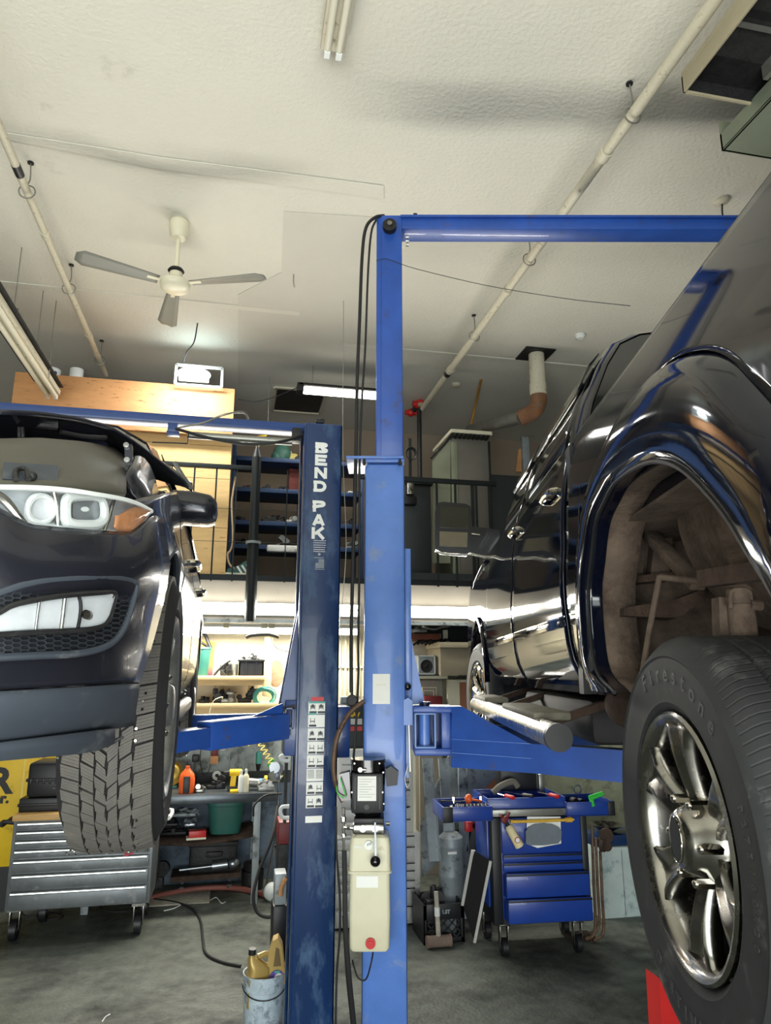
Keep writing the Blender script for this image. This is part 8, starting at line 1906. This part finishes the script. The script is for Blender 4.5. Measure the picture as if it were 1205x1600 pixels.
# yellow bar, clipboard, bottle
m = MB(); a = KQ(801, 1284, cy - 0.05); b = KQ(890, 1281, cy - 0.05); m.tube([a, b, b + Vector((0.01, 0.0, 0.01)), b + Vector((0.012, 0.03, 0.015))], 0.011, n=10, smooth=2); m.cyl(b - Vector((0.03, 0, 0)), b + Vector((0.02, 0, 0)), 0.017, n=12)
m.bar(a, a + KC.ey * 0.06, 0.02, 0.02); m.build('yellow_handle_bar', mat('mustard_yellow', (214, 170, 62), 0.4), t)
t = thing('paper_sheets', 'white paper sheets tucked behind the grey pouch on the blue cart', 'paper', tuple(KQ(850, 1300, cy - 0.02)))
m = MB(); m.prism([KQ(u, v, cy - 0.028) for u, v in ((824, 1276), (876, 1276), (877, 1318), (840, 1325), (822, 1318))], KC.ey * 0.004); m.build('sheet', M_PAPER, t)
m = MB(); rows = []
outl = [(822, 1299), (826, 1293), (836, 1288), (850, 1286.5), (864, 1288), (874, 1293), (878, 1299), (877, 1312), (873, 1318), (850, 1321), (828, 1321), (822, 1318)]
m.prism([KQ(u, v, cy - 0.05) for u, v in outl], KC.ey * 0.02)
tag(m.build('grey_pouch', mat('glazed_grey_pouch', (112, 120, 126), 0.3, var=0.2)), 'glossy grey pouch hanging on the front of the blue cart', 'pouch')
t = thing('spray_bottle', 'cream spray bottle with red trigger clipped tilted on the blue cart', 'bottle', tuple(KQ(806, 1310, cy - 0.08)))
a = KQ(812, 1322, cy - 0.08); b = KQ(794, 1290, cy - 0.08); dd = (a - b)
m = MB(); m.cyl(a, b + dd * 0.12, 0.034, 0.031, n=18); m.cyl(b + dd * 0.12, b, 0.031, 0.016, n=18); m.build('bottle_body', mat('cream_bottle', (222, 206, 160), 0.45), t)
m = MB(); c = (a + b) / 2 + dd * 0.16 + Vector((0, -0.034, 0)); m.lathe([(0.021, 0.0), (0.021, 0.003), (0, 0.003)], Matrix.Translation(c) @ Matrix.Rotation(R(90), 4, 'X'), 20, cap1=False); bl_ = m.build('red_ring', M_RED, t)
m = MB(); m.lathe([(0.016, 0.003), (0.016, 0.005), (0, 0.005)], Matrix.Translation(c) @ Matrix.Rotation(R(90), 4, 'X'), 20, cap1=False); m.build('white_disc', M_WHITEP, bl_)
m = MB(); m.cyl(b, b - dd * 0.25, 0.015, n=12); m.build('black_neck', M_BLACK, t)
m = MB(); e = b - dd * 0.3; m.box(e, (0.05, 0.03, 0.04), ry=-0.5, bev=0.006); m.tube([e, e + Vector((-0.03, 0, 0.03))], 0.01, smooth=0); m.tube([e + Vector((0.02, 0, 0.01)), e + Vector((0.04, 0, 0.05))], 0.01, smooth=0); m.build('trigger', M_DKRED, t)
# casters
for (xx, yy) in ((kx(791, 1466, cy) , cy + 0.06), (kx(907, 1460, cy), cy + 0.06), (X0 + 0.06, cy + 0.42), (X1 - 0.06, cy + 0.42)):
    m = MB(); c = KC.w(xx, yy, 0.06); m.cyl(c - KC.ex * 0.02, c + KC.ex * 0.02, 0.06, n=20); m.cyl(c - KC.ex * 0.023, c + KC.ex * 0.023, 0.03, n=20); w_ = m.build('castor', M_BLACK, cart)
    m = MB(); m.bb((xx - 0.034, yy - 0.025, 0.05), (xx - 0.026, yy + 0.025, Z0), 0.002, KC); m.bb((xx + 0.026, yy - 0.025, 0.05), (xx + 0.034, yy + 0.025, Z0), 0.002, KC); m.bb((xx - 0.04, yy - 0.04, Z0 - 0.015), (xx + 0.04, yy + 0.04, Z0), 0.002, KC); m.build('castor_fork', M_CHROMED, w_)
# tools in the trays
def wrench(p, ang, L, m_, name, label, grp=None, Y=None, el=0.0, r=0.007):
    t = MB(); d = Vector((math.cos(ang) * math.cos(el), math.sin(ang) * math.cos(el), math.sin(el)))
    a = Vector(p); b = a + d * L; t.bar(a, b, 0.014, 0.006); t.cyl(a - Vector((0, 0, 0.005)), a + Vector((0, 0, 0.005)), 0.016, n=6); t.cyl(b - Vector((0, 0, 0.005)), b + Vector((0, 0, 0.005)), 0.015, n=10)
    return tag(t.build(name, m_), label, 'wrench', grp)
def socket(p, r, h, label):
    t = MB(); t.lathe([(r, 0), (r, h), (r * 0.7, h), (r * 0.7, h * 0.5), (0, h * 0.5)], Matrix.Translation(p), 12, cap1=False); return tag(t.build('socket', M_CHROME), label, 'socket', 'chrome sockets along the left tray')
def screwdriver(a, b, m_, name, label):
    a = Vector(a); b = Vector(b); d = b - a
    t = thing(name, label, 'screwdriver', tuple(a)); m = MB(); m.lathe([(0.010, 0), (0.016, 0.01), (0.015, 0.05), (0.017, 0.09), (0.010, 0.105)], Matrix.Translation(a) @ d.to_track_quat('Z', 'Y').to_matrix().to_4x4(), 12); m.build('grip', m_, t)
    m = MB(); m.cyl(a + d.normalized() * 0.1, b, 0.004, n=8); m.build('blade', M_CHROME, t)
zl = zt0 + 0.012
for k in range(9):
    p = KC.w(tx0 + 0.15 + 0.028 * k, cy - 0.09, zt1 - 0.012); socket(p, 0.012, 0.03, 'chrome socket standing in the row along the left tray of the blue cart')
tz = zt1 + 0.004
wrench(KC.w(tx0 + 0.18, cy + 0.05, tz), 0.1, 0.2, M_CHROME, 'wrench', 'chrome wrench lying across the left tray of the cart')
wrench(KC.w(tx0 + 0.10, cy + 0.12, tz), -0.3, 0.16, M_IRON, 'wrench', 'dark wrench at the back of the left tray')
wrench(KC.w(tx0 + 0.16, cy + 0.02, zl + 0.02), 1.4, 0.12, M_CHROME, 'wrench', 'chrome extension standing upright at the left of the cart tray', el=1.5)
wrench(KC.w(tx1 - 0.05, cy + 0.02, zl + 0.02), 1.4, 0.12, M_CHROME, 'wrench', 'chrome extension standing at the right end of the left tray', el=1.5)
m = MB(); p = KC.w(tx0 + 0.27, cy + 0.0, tz + 0.03); m.sph(p, (0.028, 0.028, 0.035), 14, 10); m.cyl(p, p + Vector((0.10, 0.0, -0.02)), 0.008, n=8); tag(m.build('orange_grip', M_ORANGE), 'orange grip ratchet lying in the left tray', 'ratchet')
rg.seed(31); mb = MB(); lump(mb, KC.w((tx0 + tx1) / 2 + 0.03, cy + 0.12, zl), (0.12, 0.1, 0.05), 8); tag(mb.build('mixed_bits', M_ALU), 'mixed metal bits filling the left tray', 'tools')
ztop = zt1 + 0.03
screwdriver(KC.w(kx(803, 1252), cy - 0.01, ztop + 0.005), KC.w(kx(785, 1248), cy + 0.2, ztop + 0.01), M_RED, 'screwdriver', 'red handled screwdriver at the left of the cart top')
screwdriver(KC.w(kx(873, 1252), cy - 0.01, ztop + 0.005), KC.w(kx(855, 1248), cy + 0.2, ztop + 0.01), M_RED, 'screwdriver', 'red handled screwdriver at the right of the cart top')
screwdriver(KC.w(kx(835, 1252), cy + 0.02, ztop + 0.005), KC.w(kx(805, 1248), cy + 0.25, ztop + 0.01), M_BLACK, 'screwdriver', 'black handled screwdriver in the middle of the cart top')
m = MB(); m.tube([KC.w(kx(782, 1240), cy + 0.2, ztop + 0.01), KC.w(kx(795, 1240), cy + 0.2, ztop + 0.06), KC.w(kx(815, 1240), cy + 0.2, ztop + 0.09), KC.w(kx(823, 1240), cy + 0.2, ztop + 0.05)], 0.024, n=10); tag(m.build('old_glove', mat('dusty_glove', (108, 104, 92), 0.8, var=0.2)), 'dusty grey glove lying on the cart top', 'glove')
rg.seed(32); mb = MB(); lump(mb, KC.w((rx0_ + rx1_) / 2 - 0.02, cy + 0.15, zl), (0.11, 0.1, 0.07), 9); tag(mb.build('mixed_pliers', M_IRON), 'dark pliers and clamps heaped in the right tray', 'tools')
m = MB(); q = KC.w(kx(917, 1225), cy + 0.18, tz + 0.05); m.tube([q + Vector((0.03 * math.cos(a), 0, 0.03 * math.sin(a))) for a in [2 * PI * i / 10 for i in range(10)]], 0.007, n=6, closed=True, smooth=2); tag(m.build('hose_clamp', M_STEEL), 'round steel clamp standing at the back of the right tray', 'clamp')
t = thing('green_drill', 'lime green air tool lying at the right end of the cart tray', 'air tool', tuple(KC.w(kx(930, 1243), cy, tz)))
g = KC.w(kx(930, 1245), cy - 0.03, tz + 0.02)
m = MB(); m.cyl(g + Vector((-0.06, 0, 0.0)), g + Vector((0.05, 0, 0.03)), 0.02, 0.017, n=14); m.bar(g + Vector((-0.045, 0, 0)), g + Vector((-0.04, -0.01, -0.06)), 0.03, 0.03, bev=0.008); m.build('tool_body', M_GREEN, t)
m = MB(); m.box(KC.w(kx(867, 1230), cy + 0.3, ztop + 0.06), (0.05, 0.04, 0.14), bev=0.01); tag(m.build('clear_bottle', M_GALV), 'small clear bottle standing at the back of the cart top', 'bottle')
m = MB(); m.bb((kx(800, 1200), cy + 0.3, ztop), (kx(860, 1200), cy + 0.45, ztop + 0.25), 0.02, KC); tag(m.build('black_case', M_BLACK), 'tall black case at the back of the cart top', 'case')
# things hanging right of the cart, pale cabinet and bowl
m = MB()
for k, (u, v0, v1) in enumerate(((925, 1290, 1468), (931, 1310, 1460), (938, 1330, 1470))):
    m.tube([U(u, v0, 5.5), U(u + 3, (v0 + v1) / 2, 5.5), U(u + 5, v1 - 15, 5.5), U(u - 10, v1, 5.5)], 0.012, n=8)
tag(m.build('welding_cable', M_BROWNHOSE), 'brown cables hanging down the right side of the blue cart', 'cable')
clut(929, U(930, 1330, 5.55).z, (0.04, 0.04, 0.12), M_RUST, 'rusty_clamps', 'rusty clamps hanging from the right side of the cart', 'clamp', 5.55, 9, 71)
m = MB(); q = UZ(907, 1470, 0); m.bb((q.x - 0.08, q.y - 0.02, 0), (q.x + 0.12, q.y + 0.12, 0.03), 0.005); tag(m.build('brown_plank', M_RUST), 'short brown plank on the floor under the cart right wheel', 'plank')
WY = 5.95
x0 = U(940, 1400, WY).x; x1 = U(1003, 1400, WY).x; zt_ = U(960, 1325, WY).z
t = thing('pale_cabinet', 'pale blue smudged metal cabinet between the cart and the truck wheel', 'cabinet', ((x0 + x1) / 2, WY + 0.2, 0))
m = MB(); m.bb((x0, WY, 0.0), (x1 + 0.35, WY + 0.4, zt_), 0.005); m.build('cabinet_body', mat('pale_blue_smudged', (186, 200, 196), 0.5, var=0.15, scale=3, dirt=(104, 130, 134), dirt_amt=0.3, dirt_scale=5), t)
m = MB(); m.bb((U(976, 1400, WY).x - 0.004, WY - 0.003, 0.02), (U(976, 1400, WY).x + 0.004, WY, zt_ - 0.02)); m.build('door_gap', M_GREYM, t)
m = MB(); m.bb((x0, WY + 0.05, zt_), (x1 + 0.3, WY + 0.35, zt_ + 0.09), 0.01); tag(m.build('dark_tray', M_NAVY), 'dark blue tray on top of the pale cabinet', 'tray')
q = U(950, 1302, WY + 0.15)
m = MB(); m.lathe([(0.05, 0), (0.13, 0.055), (0.15, 0.06), (0.135, 0.05), (0.05, 0.01), (0, 0.01)], Matrix.Translation((q.x + 0.02, WY + 0.2, zt_ + 0.09)), 32, cap1=False); tag(m.build('steel_bowl', M_CHROMED), 'shallow steel bowl on the dark tray beside the truck wheel', 'bowl')
# red stand under the truck wheel
t = thing('red_jack_stand', 'bright red stand on the floor below the truck rear wheel', 'stand', tuple(UZ(1040, 1600, 0)))
q = U(1040, 1600, 3.6)
m = MB(); a = U(1012, 1525, 3.6); b = U(1024, 1700, 3.6)
m.prism([U(1030, 1528, 3.6), U(1068, 1600, 3.6), (U(1085, 1650, 3.6).x, 3.6, 0.0), (U(1036, 1650, 3.6).x, 3.6, 0.0)], (0, 0.12, 0)); m.build('stand_body', M_RED, t)
m = MB(); m.bb((U(1000, 1650, 3.6).x, 3.55, 0), (U(1090, 1650, 3.6).x, 3.9, 0.03), 0.005); m.build('stand_base', M_RED, t)
